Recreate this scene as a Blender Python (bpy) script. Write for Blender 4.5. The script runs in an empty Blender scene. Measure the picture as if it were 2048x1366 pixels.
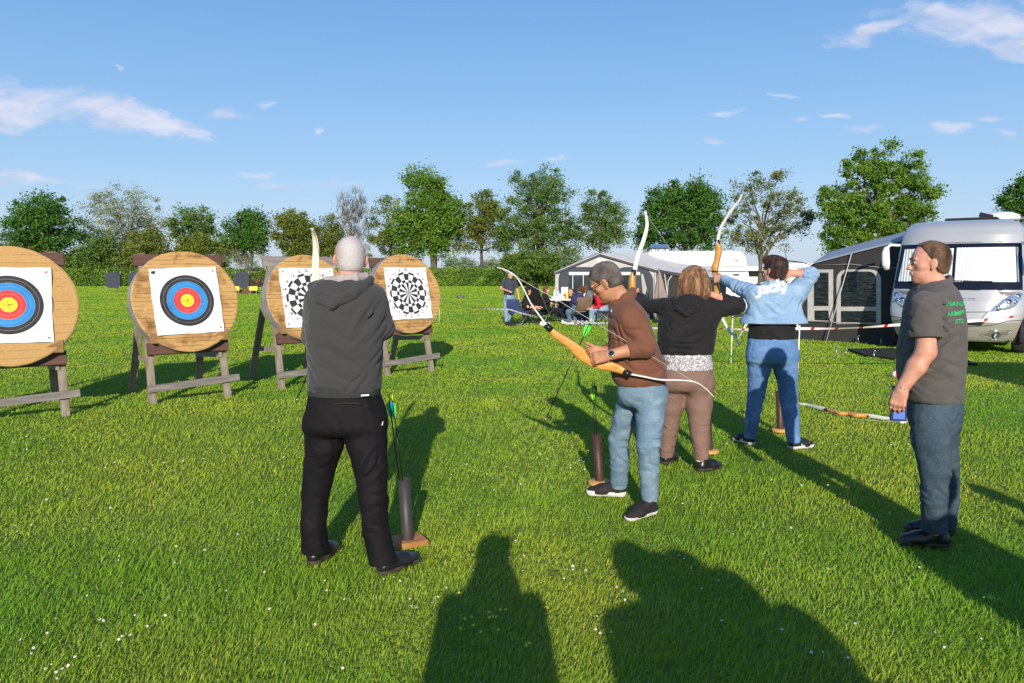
import bpy, bmesh, math, random
import numpy as np
from mathutils import Vector, Matrix
from mathutils.bvhtree import BVHTree

# ---------------------------------------------------------------- camera, sky, sun
FPX, CXP, CYP, CAMH = 1500.0, 1024.0, 683.0, 1.6
PITCH = math.atan((683 - 545) / FPX)
SC = bpy.context.scene
COL = SC.collection
cam_d = bpy.data.cameras.new("camera")
cam = bpy.data.objects.new("camera", cam_d)
COL.objects.link(cam)
cam.location = (0, 0, CAMH)
cam.rotation_euler = (math.pi / 2 - PITCH, 0, 0)
cam_d.sensor_fit = 'HORIZONTAL'
cam_d.sensor_width = 36.0
cam_d.lens = FPX / 2048 * 36.0
cam_d.clip_start = 0.02
cam_d.clip_end = 3000
SC.camera = cam
SC.view_settings.view_transform = 'Standard'
SC.view_settings.look = 'None'
SC.view_settings.gamma = 1.0
SC.view_settings.exposure = 0.25
SC.cycles.max_bounces = 6
SC.cycles.diffuse_bounces = 3
SC.cycles.glossy_bounces = 3
SC.cycles.transparent_max_bounces = 12

SUN_EL = math.radians(20.0)
SUN_AZ_OFF = math.radians(1.0)          # shadows run straight away from the camera, a touch to the left
sun_d = bpy.data.lights.new("sun", 'SUN')
sun_d.energy = 4.6
sun_d.angle = math.radians(0.5)
sun_d.color = (1.0, 0.90, 0.76)
sun = bpy.data.objects.new("sun", sun_d)
COL.objects.link(sun)
ldir = Vector((-math.sin(SUN_AZ_OFF) * math.cos(SUN_EL), math.cos(SUN_AZ_OFF) * math.cos(SUN_EL), -math.sin(SUN_EL)))
sun.rotation_euler = ldir.to_track_quat('-Z', 'Y').to_euler()
sun.location = (0, -20, 12)


def PX(px, py, Y):
    """world point on the ray of photograph pixel (px, py) at world depth Y"""
    x = (px - CXP) / FPX
    y = (CYP - py) / FPX
    c, s = math.cos(PITCH), math.sin(PITCH)
    d = Vector((x, c + y * s, -s + y * c))
    t = Y / d.y
    return Vector((d.x * t, Y, CAMH + d.z * t))


def GR(px, py, z=0.0):
    x = (px - CXP) / FPX
    y = (CYP - py) / FPX
    c, s = math.cos(PITCH), math.sin(PITCH)
    d = Vector((x, c + y * s, -s + y * c))
    t = (z - CAMH) / d.z
    return Vector((d.x * t, d.y * t, z))


# world -----------------------------------------------------------
W = bpy.data.worlds.new("World")
SC.world = W
W.use_nodes = True
wn, wl = W.node_tree.nodes, W.node_tree.links
wn.clear()


def wnode(t, **kw):
    n = wn.new(t)
    for k, v in kw.items():
        setattr(n, k, v)
    return n


def wmath(op, a, b=None, c=None, clamp=False):
    n = wn.new('ShaderNodeMath')
    n.operation = op
    n.use_clamp = clamp
    for i, v in enumerate((a, b, c)):
        if v is None:
            continue
        if isinstance(v, (int, float)):
            n.inputs[i].default_value = v
        else:
            wl.new(v, n.inputs[i])
    return n.outputs[0]


sky = wnode('ShaderNodeTexSky', sky_type='NISHITA', sun_disc=False, sun_elevation=SUN_EL,
            sun_rotation=math.pi + SUN_AZ_OFF, altitude=0, air_density=1.0, dust_density=0.6, ozone_density=2.6)
bg = wnode('ShaderNodeBackground')
bg.inputs['Strength'].default_value = 0.135
wout = wnode('ShaderNodeOutputWorld')
tc = wnode('ShaderNodeTexCoord')
sep = wnode('ShaderNodeSeparateXYZ')
wl.new(tc.outputs['Generated'], sep.inputs[0])
yy = wmath('MAXIMUM', sep.outputs['Y'], 0.02)
u0 = wmath('DIVIDE', sep.outputs['X'], yy)
v0 = wmath('DIVIDE', sep.outputs['Z'], yy)
wc = wnode('ShaderNodeCombineXYZ')
wl.new(u0, wc.inputs[0])
wl.new(wmath('MULTIPLY', v0, 2.2), wc.inputs[1])
wz = wnode('ShaderNodeTexNoise')
wz.inputs['Scale'].default_value = 14.0
wz.inputs['Detail'].default_value = 5.0
wl.new(wc.outputs[0], wz.inputs['Vector'])
wsep = wnode('ShaderNodeSeparateColor')
wl.new(wz.outputs['Color'], wsep.inputs[0])
uu = wmath('ADD', u0, wmath('MULTIPLY', wmath('SUBTRACT', wsep.outputs[0], .5), .11))
vv = wmath('ADD', v0, wmath('MULTIPLY', wmath('SUBTRACT', wsep.outputs[1], .5), .035))
# clouds: soft patches at fixed directions of the sky, broken up by noise
CL = [(60, 215, 150, 48, -.10), (250, 235, 190, 48, .22), (380, 262, 75, 14, .2), (70, 358, 190, 20, .08), (465, 230, 40, 16, 0), (540, 205, 45, 13, 0),
      (622, 263, 25, 9, 0), (229, 142, 18, 9, 0), (620, 365, 170, 16, .05), (520, 345, 70, 10, 0), (1000, 328, 60, 10, -.1), (1110, 312, 30, 9, 0),
      (1428, 283, 46, 12, .1), (1438, 232, 32, 8, -.1), (1600, 240, 40, 8, 0), (1662, 230, 34, 8, 0), (1720, 258, 72, 13, -.12), (1915, 256, 60, 14, 0),
      (1975, 238, 50, 9, -.1), (2030, 265, 60, 18, 0), (1960, 45, 250, 52, .08), (1760, 58, 130, 24, -.28), (2050, 95, 120, 34, .1), (2120, 20, 140, 60, 0),
      (-120, 190, 200, 70, 0), (1560, 195, 60, 6, 0)]
cur = None
for (px, py, rx, ry, sl) in CL:
    d = PX(px, py, 1.0)
    cu, cv = d.x, d.z - CAMH
    a = wmath('SUBTRACT', uu, cu)
    b = wmath('SUBTRACT', vv, cv)
    b = wmath('ADD', b, wmath('MULTIPLY', a, sl))
    a = wmath('MULTIPLY', a, FPX / rx)
    b = wmath('MULTIPLY', b, FPX / ry)
    r2 = wmath('ADD', wmath('MULTIPLY', a, a), wmath('MULTIPLY', b, b))
    m = wmath('SUBTRACT', 1.0, wmath('SQRT', r2))
    wgt = 1.0 if (ry > 20) else 0.60
    m = wmath('MULTIPLY', wmath('MAXIMUM', m, 0.0), wgt)
    cur = m if cur is None else wmath('MAXIMUM', cur, m)
cmb = wnode('ShaderNodeCombineXYZ')
wl.new(uu, cmb.inputs[0])
wl.new(wmath('MULTIPLY', vv, 2.6), cmb.inputs[1])
nz = wnode('ShaderNodeTexNoise')
nz.inputs['Scale'].default_value = 13.0
nz.inputs['Detail'].default_value = 7.0
nz.inputs['Roughness'].default_value = 0.6
nz.inputs['Distortion'].default_value = 0.35
wl.new(cmb.outputs[0], nz.inputs['Vector'])
nn = wmath('SUBTRACT', nz.outputs['Fac'], 0.5)
dens = wmath('ADD', wmath('MULTIPLY', cur, 1.5), wmath('MULTIPLY', nn, 2.3))
dens = wmath('MULTIPLY', dens, wmath('MINIMUM', wmath('MULTIPLY', cur, 8.0), 1.0))
mr = wnode('ShaderNodeMapRange', interpolation_type='SMOOTHSTEP')
mr.inputs['From Min'].default_value = 0.08
mr.inputs['From Max'].default_value = 1.2
wl.new(dens, mr.inputs['Value'])
cfac = wmath('MULTIPLY', mr.outputs['Result'], 0.74)
# lighter and greyer cloud parts, mixed by noise
nz2 = wnode('ShaderNodeTexNoise')
nz2.inputs['Scale'].default_value = 14.0
nz2.inputs['Detail'].default_value = 3.0
wl.new(cmb.outputs[0], nz2.inputs['Vector'])
cr = wnode('ShaderNodeMix', data_type='RGBA')
cr.inputs[6].default_value = (3.6, 4.0, 5.2, 1)
cr.inputs[7].default_value = (5.5, 5.3, 5.9, 1)
mrx = wnode('ShaderNodeMapRange')
mrx.inputs['From Min'].default_value = 0.35
mrx.inputs['From Max'].default_value = 0.62
wl.new(nz2.outputs['Fac'], mrx.inputs['Value'])
wl.new(mrx.outputs['Result'], cr.inputs[0])
mixc = wnode('ShaderNodeMix', data_type='RGBA')
wl.new(cfac, mixc.inputs[0])
# the air near the horizon is paler and bluer than the plain model gives for a low sun behind the viewer
el = wmath('ARCSINE', wmath('MAXIMUM', sep.outputs['Z'], 0.0))
hz = wnode('ShaderNodeValToRGB')
KS = 1.0 / (0.135 * 2 ** 0.25)
hz.color_ramp.interpolation = 'B_SPLINE'
_st = [(0.0, (.53, .64, .83)), (.05, (.47, .62, .85)), (.12, (.36, .58, .87)), (.22, (.25, .49, .84)), (.34, (.165, .395, .78)), (.60, (.09, .26, .62)), (1.0, (.06, .19, .50))]
_e = hz.color_ramp.elements
_e[0].position, _e[1].position = 0.0, 1.0
_e[0].color = (*[c * KS / 8 for c in _st[0][1]], 1)
_e[1].color = (*[c * KS / 8 for c in _st[-1][1]], 1)
for _p, _c in _st[1:-1]:
    _q = _e.new(_p)
    _q.color = (*[c * KS / 8 for c in _c], 1)
wl.new(el, hz.inputs[0])
hs = wnode('ShaderNodeVectorMath', operation='SCALE')
wl.new(hz.outputs[0], hs.inputs[0])
hs.inputs['Scale'].default_value = 8.0
air = wnode('ShaderNodeMix', data_type='RGBA')
air.inputs[0].default_value = 0.8
wl.new(sky.outputs[0], air.inputs[6])
wl.new(hs.outputs[0], air.inputs[7])
wl.new(air.outputs[2], mixc.inputs[6])
wl.new(cr.outputs[2], mixc.inputs[7])
wl.new(mixc.outputs[2], bg.inputs['Color'])
wl.new(bg.outputs[0], wout.inputs['Surface'])

# ---------------------------------------------------------------- helpers
rng = np.random.default_rng(7)
random.seed(7)


def tag(o, label=None, cat=None, group=None, kind=None):
    if label: o['label'] = label
    if cat: o['category'] = cat
    if group: o['group'] = group
    if kind: o['kind'] = kind
    return o


def empty(name, loc, label=None, cat=None, group=None, rz=0.0):
    o = bpy.data.objects.new(name, None)
    COL.objects.link(o)
    o.location = loc
    o.rotation_euler = (0, 0, rz)
    o.empty_display_size = 0.1
    return tag(o, label, cat, group)


def root_loc(o):
    while o.parent is not None:
        o = o.parent
    return np.array(o.location)


def link(name, me, mats, parent=None, world=True, smooth=None):
    """mesh -> object; world=True: vertices are in world space and are moved into the thing's own space"""
    for m in (mats if isinstance(mats, (list, tuple)) else [mats]):
        me.materials.append(m)
    o = bpy.data.objects.new(name, me)
    COL.objects.link(o)
    me.name = name
    if parent is not None:
        o.parent = parent
        if world:
            L = root_loc(parent)
            me.transform(Matrix.Translation(Vector(-L)))
    if smooth is not None:
        me.polygons.foreach_set('use_smooth', np.full(len(me.polygons), smooth, dtype=bool))
    me.update()
    return o


def mesh_np(V, Fq, smooth=True, name='m', F3=None):
    """numpy verts (n,3), quads (m,4) and optional tris"""
    me = bpy.data.meshes.new(name)
    V = np.ascontiguousarray(V, dtype=np.float32)
    nq = 0 if Fq is None else len(Fq)
    nt = 0 if F3 is None else len(F3)
    me.vertices.add(len(V))
    me.vertices.foreach_set('co', V.ravel())
    loops = []
    if nq: loops.append(np.asarray(Fq, dtype=np.int32).ravel())
    if nt: loops.append(np.asarray(F3, dtype=np.int32).ravel())
    lp = np.concatenate(loops)
    me.loops.add(len(lp))
    me.loops.foreach_set('vertex_index', lp)
    me.polygons.add(nq + nt)
    st = np.concatenate([np.arange(nq) * 4, nq * 4 + np.arange(nt) * 3]).astype(np.int32)
    me.polygons.foreach_set('loop_start', st)
    me.polygons.foreach_set('use_smooth', np.full(nq + nt, smooth, dtype=bool))
    me.update(calc_edges=True)
    return me


# ---------------------------------------------------------------- materials
def nmat(name):
    m = bpy.data.materials.new(name)
    m.use_nodes = True
    nt = m.node_tree
    b = nt.nodes['Principled BSDF']
    return m, nt, b


def MAT(name, col, rough=0.6, col2=None, vs=6.0, bump=0.0, bs=80.0, metal=0.0, spec=0.4, stretch=(1, 1, 1), bstretch=None,
        detail=5.0, lo=0.35, hi=0.65, trans=0.0, coat=0.0, sheen=0.0, alpha=1.0, sss=0.0):
    m, nt, b = nmat(name)
    N, L = nt.nodes, nt.links
    tcn = N.new('ShaderNodeTexCoord')
    mp = N.new('ShaderNodeMapping')
    mp.inputs['Scale'].default_value = stretch
    L.new(tcn.outputs['Object'], mp.inputs[0])
    nz = N.new('ShaderNodeTexNoise')
    nz.inputs['Scale'].default_value = vs
    nz.inputs['Detail'].default_value = detail
    L.new(mp.outputs[0], nz.inputs['Vector'])
    r = N.new('ShaderNodeMapRange')
    r.inputs['From Min'].default_value = lo
    r.inputs['From Max'].default_value = hi
    L.new(nz.outputs['Fac'], r.inputs['Value'])
    mx = N.new('ShaderNodeMix')
    mx.data_type = 'RGBA'
    mx.inputs[6].default_value = (*col, 1)
    c2 = col2 if col2 is not None else tuple(min(1, c * 0.82) for c in col)
    mx.inputs[7].default_value = (*c2, 1)
    L.new(r.outputs[0], mx.inputs[0])
    L.new(mx.outputs[2], b.inputs['Base Color'])
    b.inputs['Roughness'].default_value = rough
    b.inputs['Metallic'].default_value = metal
    b.inputs['Specular IOR Level'].default_value = spec
    b.inputs['Transmission Weight'].default_value = trans
    b.inputs['Coat Weight'].default_value = coat
    b.inputs['Alpha'].default_value = alpha
    if sheen:
        b.inputs['Sheen Weight'].default_value = sheen
        b.inputs['Sheen Roughness'].default_value = 0.5
    if sss:
        b.inputs['Subsurface Weight'].default_value = sss
        b.inputs['Subsurface Radius'].default_value = (0.012, 0.005, 0.003)
        b.inputs['Subsurface Scale'].default_value = 0.6
    if bump:
        mp2 = N.new('ShaderNodeMapping')
        mp2.inputs['Scale'].default_value = bstretch or stretch
        L.new(tcn.outputs['Object'], mp2.inputs[0])
        n2 = N.new('ShaderNodeTexNoise')
        n2.inputs['Scale'].default_value = bs
        n2.inputs['Detail'].default_value = 3.0
        L.new(mp2.outputs[0], n2.inputs['Vector'])
        bp = N.new('ShaderNodeBump')
        bp.inputs['Strength'].default_value = 1.0
        bp.inputs['Distance'].default_value = bump
        L.new(n2.outputs['Fac'], bp.inputs['Height'])
        L.new(bp.outputs[0], b.inputs['Normal'])
    return m


# ---------------------------------------------------------------- polygon builder
class MB:
    """collects shapes in one mesh; mat index per face"""

    def __init__(s, M=None):
        s.v, s.f, s.mi, s.sm = [], [], [], []
        s.M = M or Matrix()
        s.cm = 0
        s.cs = False

    def add(s, vs, fs, mi=None, sm=None):
        o = len(s.v)
        s.v += [s.M @ Vector(p) for p in vs]
        s.f += [tuple(i + o for i in f) for f in fs]
        s.mi += [s.cm if mi is None else mi] * len(fs)
        s.sm += [s.cs if sm is None else sm] * len(fs)
        return s

    def box(s, c, d, R=None, mi=None, taper=1.0):
        c = Vector(c)
        R = R or Matrix.Identity(3)
        vs = []
        for z in (-1, 1):
            k = taper if z > 0 else 1.0
            for x, y in ((-1, -1), (1, -1), (1, 1), (-1, 1)):
                vs.append(c + R @ Vector((x * d[0] / 2 * k, y * d[1] / 2 * k, z * d[2] / 2)))
        return s.add(vs, [(3, 2, 1, 0), (4, 5, 6, 7), (0, 1, 5, 4), (1, 2, 6, 5), (2, 3, 7, 6), (3, 0, 4, 7)], mi, False)

    def bar(s, a, b, w, h, up=(0, 0, 1), mi=None):
        """rectangular beam a->b, w across, h along up"""
        a, b = Vector(a), Vector(b)
        t = (b - a).normalized()
        u = Vector(up)
        x = t.cross(u).normalized()
        u = x.cross(t).normalized()
        vs = []
        for p in (a, b):
            for i, j in ((-1, -1), (1, -1), (1, 1), (-1, 1)):
                vs.append(p + x * i * w / 2 + u * j * h / 2)
        return s.add(vs, [(0, 1, 2, 3), (7, 6, 5, 4), (4, 5, 1, 0), (5, 6, 2, 1), (6, 7, 3, 2), (7, 4, 0, 3)], mi, False)

    def tube(s, pts, rs, n=10, mi=None, caps=True, sm=True, flat=None):
        """tube along points; rs radius or list; flat=(dir, factor) squashes"""
        pts = [Vector(p) for p in pts]
        if not isinstance(rs, (list, tuple)): rs = [rs] * len(pts)
        vs, fs = [], []
        prev = None
        for i, p in enumerate(pts):
            t = (pts[min(i + 1, len(pts) - 1)] - pts[max(i - 1, 0)]).normalized()
            if prev is None:
                a = t.orthogonal().normalized()
            else:
                a = (prev - t * prev.dot(t)).normalized()
            prev = a
            b = t.cross(a)
            for k in range(n):
                an = 2 * math.pi * k / n
                o = (a * math.cos(an) + b * math.sin(an)) * rs[i]
                if flat:
                    fd = Vector(flat[0])
                    o = o + fd * (o.dot(fd)) * (flat[1] - 1)
                vs.append(p + o)
        for i in range(len(pts) - 1):
            for k in range(n):
                k2 = (k + 1) % n
                fs.append((i * n + k, i * n + k2, (i + 1) * n + k2, (i + 1) * n + k))
        s.add(vs, fs, mi, sm)
        if caps:
            o = len(s.v) - len(vs)
            s.f += [tuple(o + k for k in reversed(range(n))), tuple(o + (len(pts) - 1) * n + k for k in range(n))]
            s.mi += [s.cm if mi is None else mi] * 2
            s.sm += [False] * 2
        return s

    def cyl(s, c, r, h, n=24, r2=None, mi=None, sm=True):
        c = Vector(c)
        return s.tube([c, c + Vector((0, 0, h))], [r, r if r2 is None else r2], n, mi, True, sm)

    def lathe(s, prof, c=(0, 0, 0), n=24, mi=None):
        """prof: list of (r,z)"""
        c = Vector(c)
        vs, fs = [], []
        for r, z in prof:
            for k in range(n):
                a = 2 * math.pi * k / n
                vs.append(c + Vector((r * math.cos(a), r * math.sin(a), z)))
        for i in range(len(prof) - 1):
            for k in range(n):
                k2 = (k + 1) % n
                fs.append((i * n + k, i * n + k2, (i + 1) * n + k2, (i + 1) * n + k))
        fs.append(tuple(reversed(range(n))))
        fs.append(tuple((len(prof) - 1) * n + k for k in range(n)))
        return s.add(vs, fs, mi, True)

    def prism(s, poly, d, mi=None):
        """poly: 3D points (planar), extruded by vector d"""
        n = len(poly)
        d = Vector(d)
        vs = [Vector(p) for p in poly] + [Vector(p) + d for p in poly]
        fs = [tuple(reversed(range(n))), tuple(range(n, 2 * n))]
        fs += [(i, (i + 1) % n, n + (i + 1) % n, n + i) for i in range(n)]
        return s.add(vs, fs, mi, False)

    def grid(s, fn, nu, nv, mi=None, sm=True, flip=False):
        vs = [fn(i / nu, j / nv) for j in range(nv + 1) for i in range(nu + 1)]
        fs = []
        for j in range(nv):
            for i in range(nu):
                a = j * (nu + 1) + i
                q = (a, a + 1, a + nu + 2, a + nu + 1)
                fs.append(tuple(reversed(q)) if flip else q)
        return s.add(vs, fs, mi, sm)

    def build(s, name, mats, parent=None, world=True, bevel=0.0):
        me = bpy.data.meshes.new(name)
        me.from_pydata([tuple(p) for p in s.v], [], s.f)
        o = link(name, me, mats, parent, world)
        if len(s.mi):
            me.polygons.foreach_set('material_index', np.array(s.mi, dtype=np.int32))
            me.polygons.foreach_set('use_smooth', np.array(s.sm, dtype=bool))
        if bevel:
            bm = bmesh.new()
            bm.from_mesh(me)
            bmesh.ops.bevel(bm, geom=[e for e in bm.edges if len(e.link_faces) == 2 and e.calc_face_angle(0) > 0.6],
                            offset=bevel, segments=2, affect='EDGES', clamp_overlap=True)
            bm.to_mesh(me)
            bm.free()
        me.update()
        return o


def text_mesh(txt, size, shear=0.0, offset=0.0, extrude=0.0, spacing=1.0):
    cu = bpy.data.curves.new('lettering', 'FONT')
    cu.body = txt
    cu.size = size
    cu.shear = shear
    cu.offset = offset
    cu.extrude = extrude
    cu.space_character = spacing
    cu.align_x = 'CENTER'
    cu.align_y = 'CENTER'
    cu.resolution_u = 3
    o = bpy.data.objects.new('lettering', cu)
    COL.objects.link(o)
    dg = bpy.context.evaluated_depsgraph_get()
    me = bpy.data.meshes.new_from_object(o.evaluated_get(dg))
    COL.objects.unlink(o)
    bpy.data.objects.remove(o)
    bpy.data.curves.remove(cu)
    me.materials.clear()
    return me


def subdivide_long(me, maxlen):
    bm = bmesh.new()
    bm.from_mesh(me)
    for _ in range(4):
        es = [e for e in bm.edges if e.calc_length() > maxlen]
        if not es: break
        bmesh.ops.subdivide_edges(bm, edges=es, cuts=1)
        bmesh.ops.triangulate(bm, faces=bm.faces[:])
    bm.to_mesh(me)
    bm.free()


def text_into(mb, txt, size, M, mi, **kw):
    me = text_mesh(txt, size, **kw)
    mb.add([M @ v.co for v in me.vertices], [tuple(p.vertices) for p in me.polygons], mi, False)
    bpy.data.meshes.remove(me)


# ---------------------------------------------------------------- implicit surfaces
def _v(p): return np.array(p, dtype=np.float32)


class SDF:
    def __init__(s, lo, hi, res):
        s.res = res
        s.lo = _v(lo)
        n = np.ceil((np.array(hi) - np.array(lo)) / res).astype(int) + 1
        s.n = n
        s.f = np.full(tuple(n), 0.3, dtype=np.float32)

    def box(s, lo, hi):
        i0 = np.maximum(0, np.floor((np.array(lo) - s.lo) / s.res).astype(int))
        i1 = np.minimum(s.n, np.ceil((np.array(hi) - s.lo) / s.res).astype(int) + 1)
        if np.any(i1 <= i0): return None
        sl = tuple(slice(a, b) for a, b in zip(i0, i1))
        X = (s.lo[0] + s.res * np.arange(i0[0], i1[0], dtype=np.float32))[:, None, None]
        Y = (s.lo[1] + s.res * np.arange(i0[1], i1[1], dtype=np.float32))[None, :, None]
        Z = (s.lo[2] + s.res * np.arange(i0[2], i1[2], dtype=np.float32))[None, None, :]
        return sl, X, Y, Z

    def comb(s, sl, d, k, mode):
        a = s.f[sl]
        if mode == 'u':
            if k > 0:
                h = np.maximum(k - np.abs(a - d), 0) / k
                s.f[sl] = np.minimum(a, d) - h * h * k * 0.25
            else:
                s.f[sl] = np.minimum(a, d)
        elif mode == 's':
            d = -d
            if k > 0:
                h = np.maximum(k - np.abs(a - d), 0) / k
                s.f[sl] = np.maximum(a, d) + h * h * k * 0.25
            else:
                s.f[sl] = np.maximum(a, d)

    def cap(s, a, b, ra, rb=None, k=0.02, flat=None, mode='u', cut=None, cuta=False):
        """tapered capsule; flat=(dir,factor); cut=True trims it flat at b, cuta at a"""
        rb = ra if rb is None else rb
        a, b = _v(a), _v(b)
        R = max(ra, rb) * (max(1, flat[1]) if flat else 1) + k + 3 * s.res
        g = s.box(np.minimum(a, b) - R, np.maximum(a, b) + R)
        if g is None: return s
        sl, X, Y, Z = g
        d = b - a
        L2 = max(float(d @ d), 1e-9)
        x, y, z = X - a[0], Y - a[1], Z - a[2]
        pr = (x * d[0] + y * d[1] + z * d[2]) / L2
        t = np.clip(pr, 0, 1)
        qx, qy, qz = x - t * d[0], y - t * d[1], z - t * d[2]
        q2 = qx * qx + qy * qy + qz * qz
        sc = 1.0
        if flat:
            n = _v(flat[0])
            n = n / np.linalg.norm(n)
            qn = qx * n[0] + qy * n[1] + qz * n[2]
            q2 = q2 - qn * qn + (qn / flat[1]) ** 2
            sc = min(1.0, flat[1])
        D = (np.sqrt(np.maximum(q2, 0)) - (ra + (rb - ra) * t)) * sc
        if cut: D = np.maximum(D, (pr - 1) * math.sqrt(L2))
        if cuta: D = np.maximum(D, -pr * math.sqrt(L2))
        s.comb(sl, D, k, mode)
        return s

    def ell(s, c, r, R=None, k=0.02, mode='u'):
        """ellipsoid; R: three axis vectors (rows)"""
        c = _v(c)
        r = _v(r)
        Rm = np.eye(3, dtype=np.float32) if R is None else np.array([list(a) for a in R], dtype=np.float32)
        m = float(max(r)) + k + 3 * s.res
        g = s.box(c - m, c + m)
        if g is None: return s
        sl, X, Y, Z = g
        x, y, z = X - c[0], Y - c[1], Z - c[2]
        k0 = 0
        k1 = 0
        for i in range(3):
            u = (x * Rm[i, 0] + y * Rm[i, 1] + z * Rm[i, 2]) / r[i]
            k0 = k0 + u * u
            k1 = k1 + (u / r[i]) ** 2
        k0 = np.sqrt(k0)
        k1 = np.sqrt(k1) + 1e-6
        s.comb(sl, k0 * (k0 - 1) / k1, k, mode)
        return s

    def loft(s, lev, k=0.03, e=2.3, yaw=0.0, rnd=0.02, shrink=0.0, smooth=True):
        """lev: list of (z,cx,cy,a,b) from any order"""
        lev = sorted(lev)
        A = np.array(lev, dtype=np.float32)
        z0, z1 = A[0, 0], A[-1, 0]
        m = max(A[:, 3].max(), A[:, 4].max()) + k + 0.03
        g = s.box((A[:, 1].min() - m, A[:, 2].min() - m, z0 - k - 0.03), (A[:, 1].max() + m, A[:, 2].max() + m, z1 + k + 0.03))
        if g is None: return s
        sl, X, Y, Z = g
        zz = Z.ravel()
        cols = []
        for i in range(1, 5):
            c = np.interp(zz, A[:, 0], A[:, i])
            if smooth:
                w = max(1, int(0.025 / s.res))
                ker = np.hanning(2 * w + 3)[1:-1]
                ker /= ker.sum()
                cp = np.concatenate([np.full(w, c[0]), c, np.full(w, c[-1])])
                c = np.convolve(cp, ker, 'valid')[:len(zz)]
            cols.append(c.astype(np.float32)[None, None, :])
        cx, cy, a, b = cols
        a = np.maximum(a - shrink, 0.01)
        b = np.maximum(b - shrink, 0.01)
        x, y = X - cx, Y - cy
        if yaw:
            c_, s_ = math.cos(yaw), math.sin(yaw)
            x, y = x * c_ + y * s_, -x * s_ + y * c_
        D = ((np.abs(x / a) ** e + np.abs(y / b) ** e) ** (1 / e) - 1) * np.minimum(a, b)
        h = np.maximum(Z - z1, z0 - Z) + rnd
        D = np.maximum(D + rnd, 0) ** 2 + np.maximum(h, 0) ** 2
        D = np.sqrt(D) - rnd
        s.comb(sl, D, k, 'u')
        return s

    def fold(s, c, d, lam, amp, rad, seed=0):
        """wavy cloth folds around c, crests perpendicular to d"""
        c = _v(c)
        d = _v(d)
        d = d / (np.linalg.norm(d) + 1e-9)
        g = s.box(c - rad * 1.6, c + rad * 1.6)
        if g is None: return s
        sl, X, Y, Z = g
        x, y, z = X - c[0], Y - c[1], Z - c[2]
        r = random.Random(seed)
        w = [r.uniform(-1, 1) for _ in range(9)]
        t = x * d[0] + y * d[1] + z * d[2]
        lam = lam * 1.45
        q = 1.8 / lam
        wob = lam * (.55 * np.sin((x * w[0] + y * w[1] + z * w[2]) * q + w[3] * 6) + .35 * np.sin((x * w[4] - z * w[1] + y * w[5]) * q * 1.9 + w[2] * 6))
        ph = math.pi * (t + wob) / lam
        # sharp valleys between broad rounded folds, fading in and out along their length
        wave = np.exp(-(np.sin(ph) / .62) ** 2) - .45
        mod = .55 + .45 * np.sin((x * w[6] + y * w[7] + z * w[8]) * q * 1.3 + w[0] * 9)
        s.f[sl] += (amp * 2.5 * wave * mod * np.exp(-(x * x + y * y + z * z) / (rad * rad * 0.55))).astype(np.float32)
        return s

    def noise(s, amp, lam, seed=0, zs=1.0, box=None):
        g = s.box(s.lo, s.lo + s.n * s.res) if box is None else s.box(*box)
        sl, X, Y, Z = g
        Z = Z * zs
        r = random.Random(seed)
        acc = 0
        for o in range(3):
            kk = 2 * math.pi / lam * (1.0, 1.7, 2.9)[o]
            v = np.array([r.gauss(0, 1) for _ in range(3)])
            v /= np.linalg.norm(v)
            w = np.array([r.gauss(0, 1) for _ in range(3)])
            w /= np.linalg.norm(w)
            acc = acc + np.sin(kk * (X * v[0] + Y * v[1] + Z * v[2]) + 1.6 * np.sin(kk * .6 * (X * w[0] + Y * w[1] + Z * w[2]) + o)) * (1, .6, .35)[o]
        s.f[sl] += (amp * acc / 1.4).astype(np.float32)
        return s

    def groove(s, a, b, w=0.006, depth=0.006):
        a, b = _v(a), _v(b)
        R = w * 3 + s.res
        g = s.box(np.minimum(a, b) - R, np.maximum(a, b) + R)
        if g is None: return s
        sl, X, Y, Z = g
        d = b - a
        x, y, z = X - a[0], Y - a[1], Z - a[2]
        t = np.clip((x * d[0] + y * d[1] + z * d[2]) / max(float(d @ d), 1e-9), 0, 1)
        q = (x - t * d[0]) ** 2 + (y - t * d[1]) ** 2 + (z - t * d[2]) ** 2
        s.f[sl] += (depth * np.exp(-q / (w * w))).astype(np.float32)
        return s

    def plane(s, p, n, box=None):
        """keep the side where (x-p).n < 0"""
        g = s.box(s.lo, s.lo + s.n * s.res) if box is None else s.box(*box)
        if g is None: return s
        sl, X, Y, Z = g
        n = _v(n)
        n = n / np.linalg.norm(n)
        s.f[sl] = np.maximum(s.f[sl], (X - p[0]) * n[0] + (Y - p[1]) * n[1] + (Z - p[2]) * n[2])
        return s

    def mesh(s):
        f = s.f
        f[0], f[-1], f[:, 0], f[:, -1], f[:, :, 0], f[:, :, -1] = .1, .1, .1, .1, .1, .1
        S = f < 0
        cnt = np.zeros(tuple(s.n - 1), dtype=np.uint8)
        cs = [(i, j, k) for i in (0, 1) for j in (0, 1) for k in (0, 1)]
        for i, j, k in cs:
            cnt += S[i:S.shape[0] - 1 + i, j:S.shape[1] - 1 + j, k:S.shape[2] - 1 + k]
        act = (cnt > 0) & (cnt < 8)
        ii = np.argwhere(act)
        idx = np.full(act.shape, -1, dtype=np.int32)
        idx[act] = np.arange(len(ii))
        acc = np.zeros((len(ii), 3), dtype=np.float32)
        num = np.zeros(len(ii), dtype=np.float32)
        val = {c: f[ii[:, 0] + c[0], ii[:, 1] + c[1], ii[:, 2] + c[2]] for c in cs}
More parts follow.
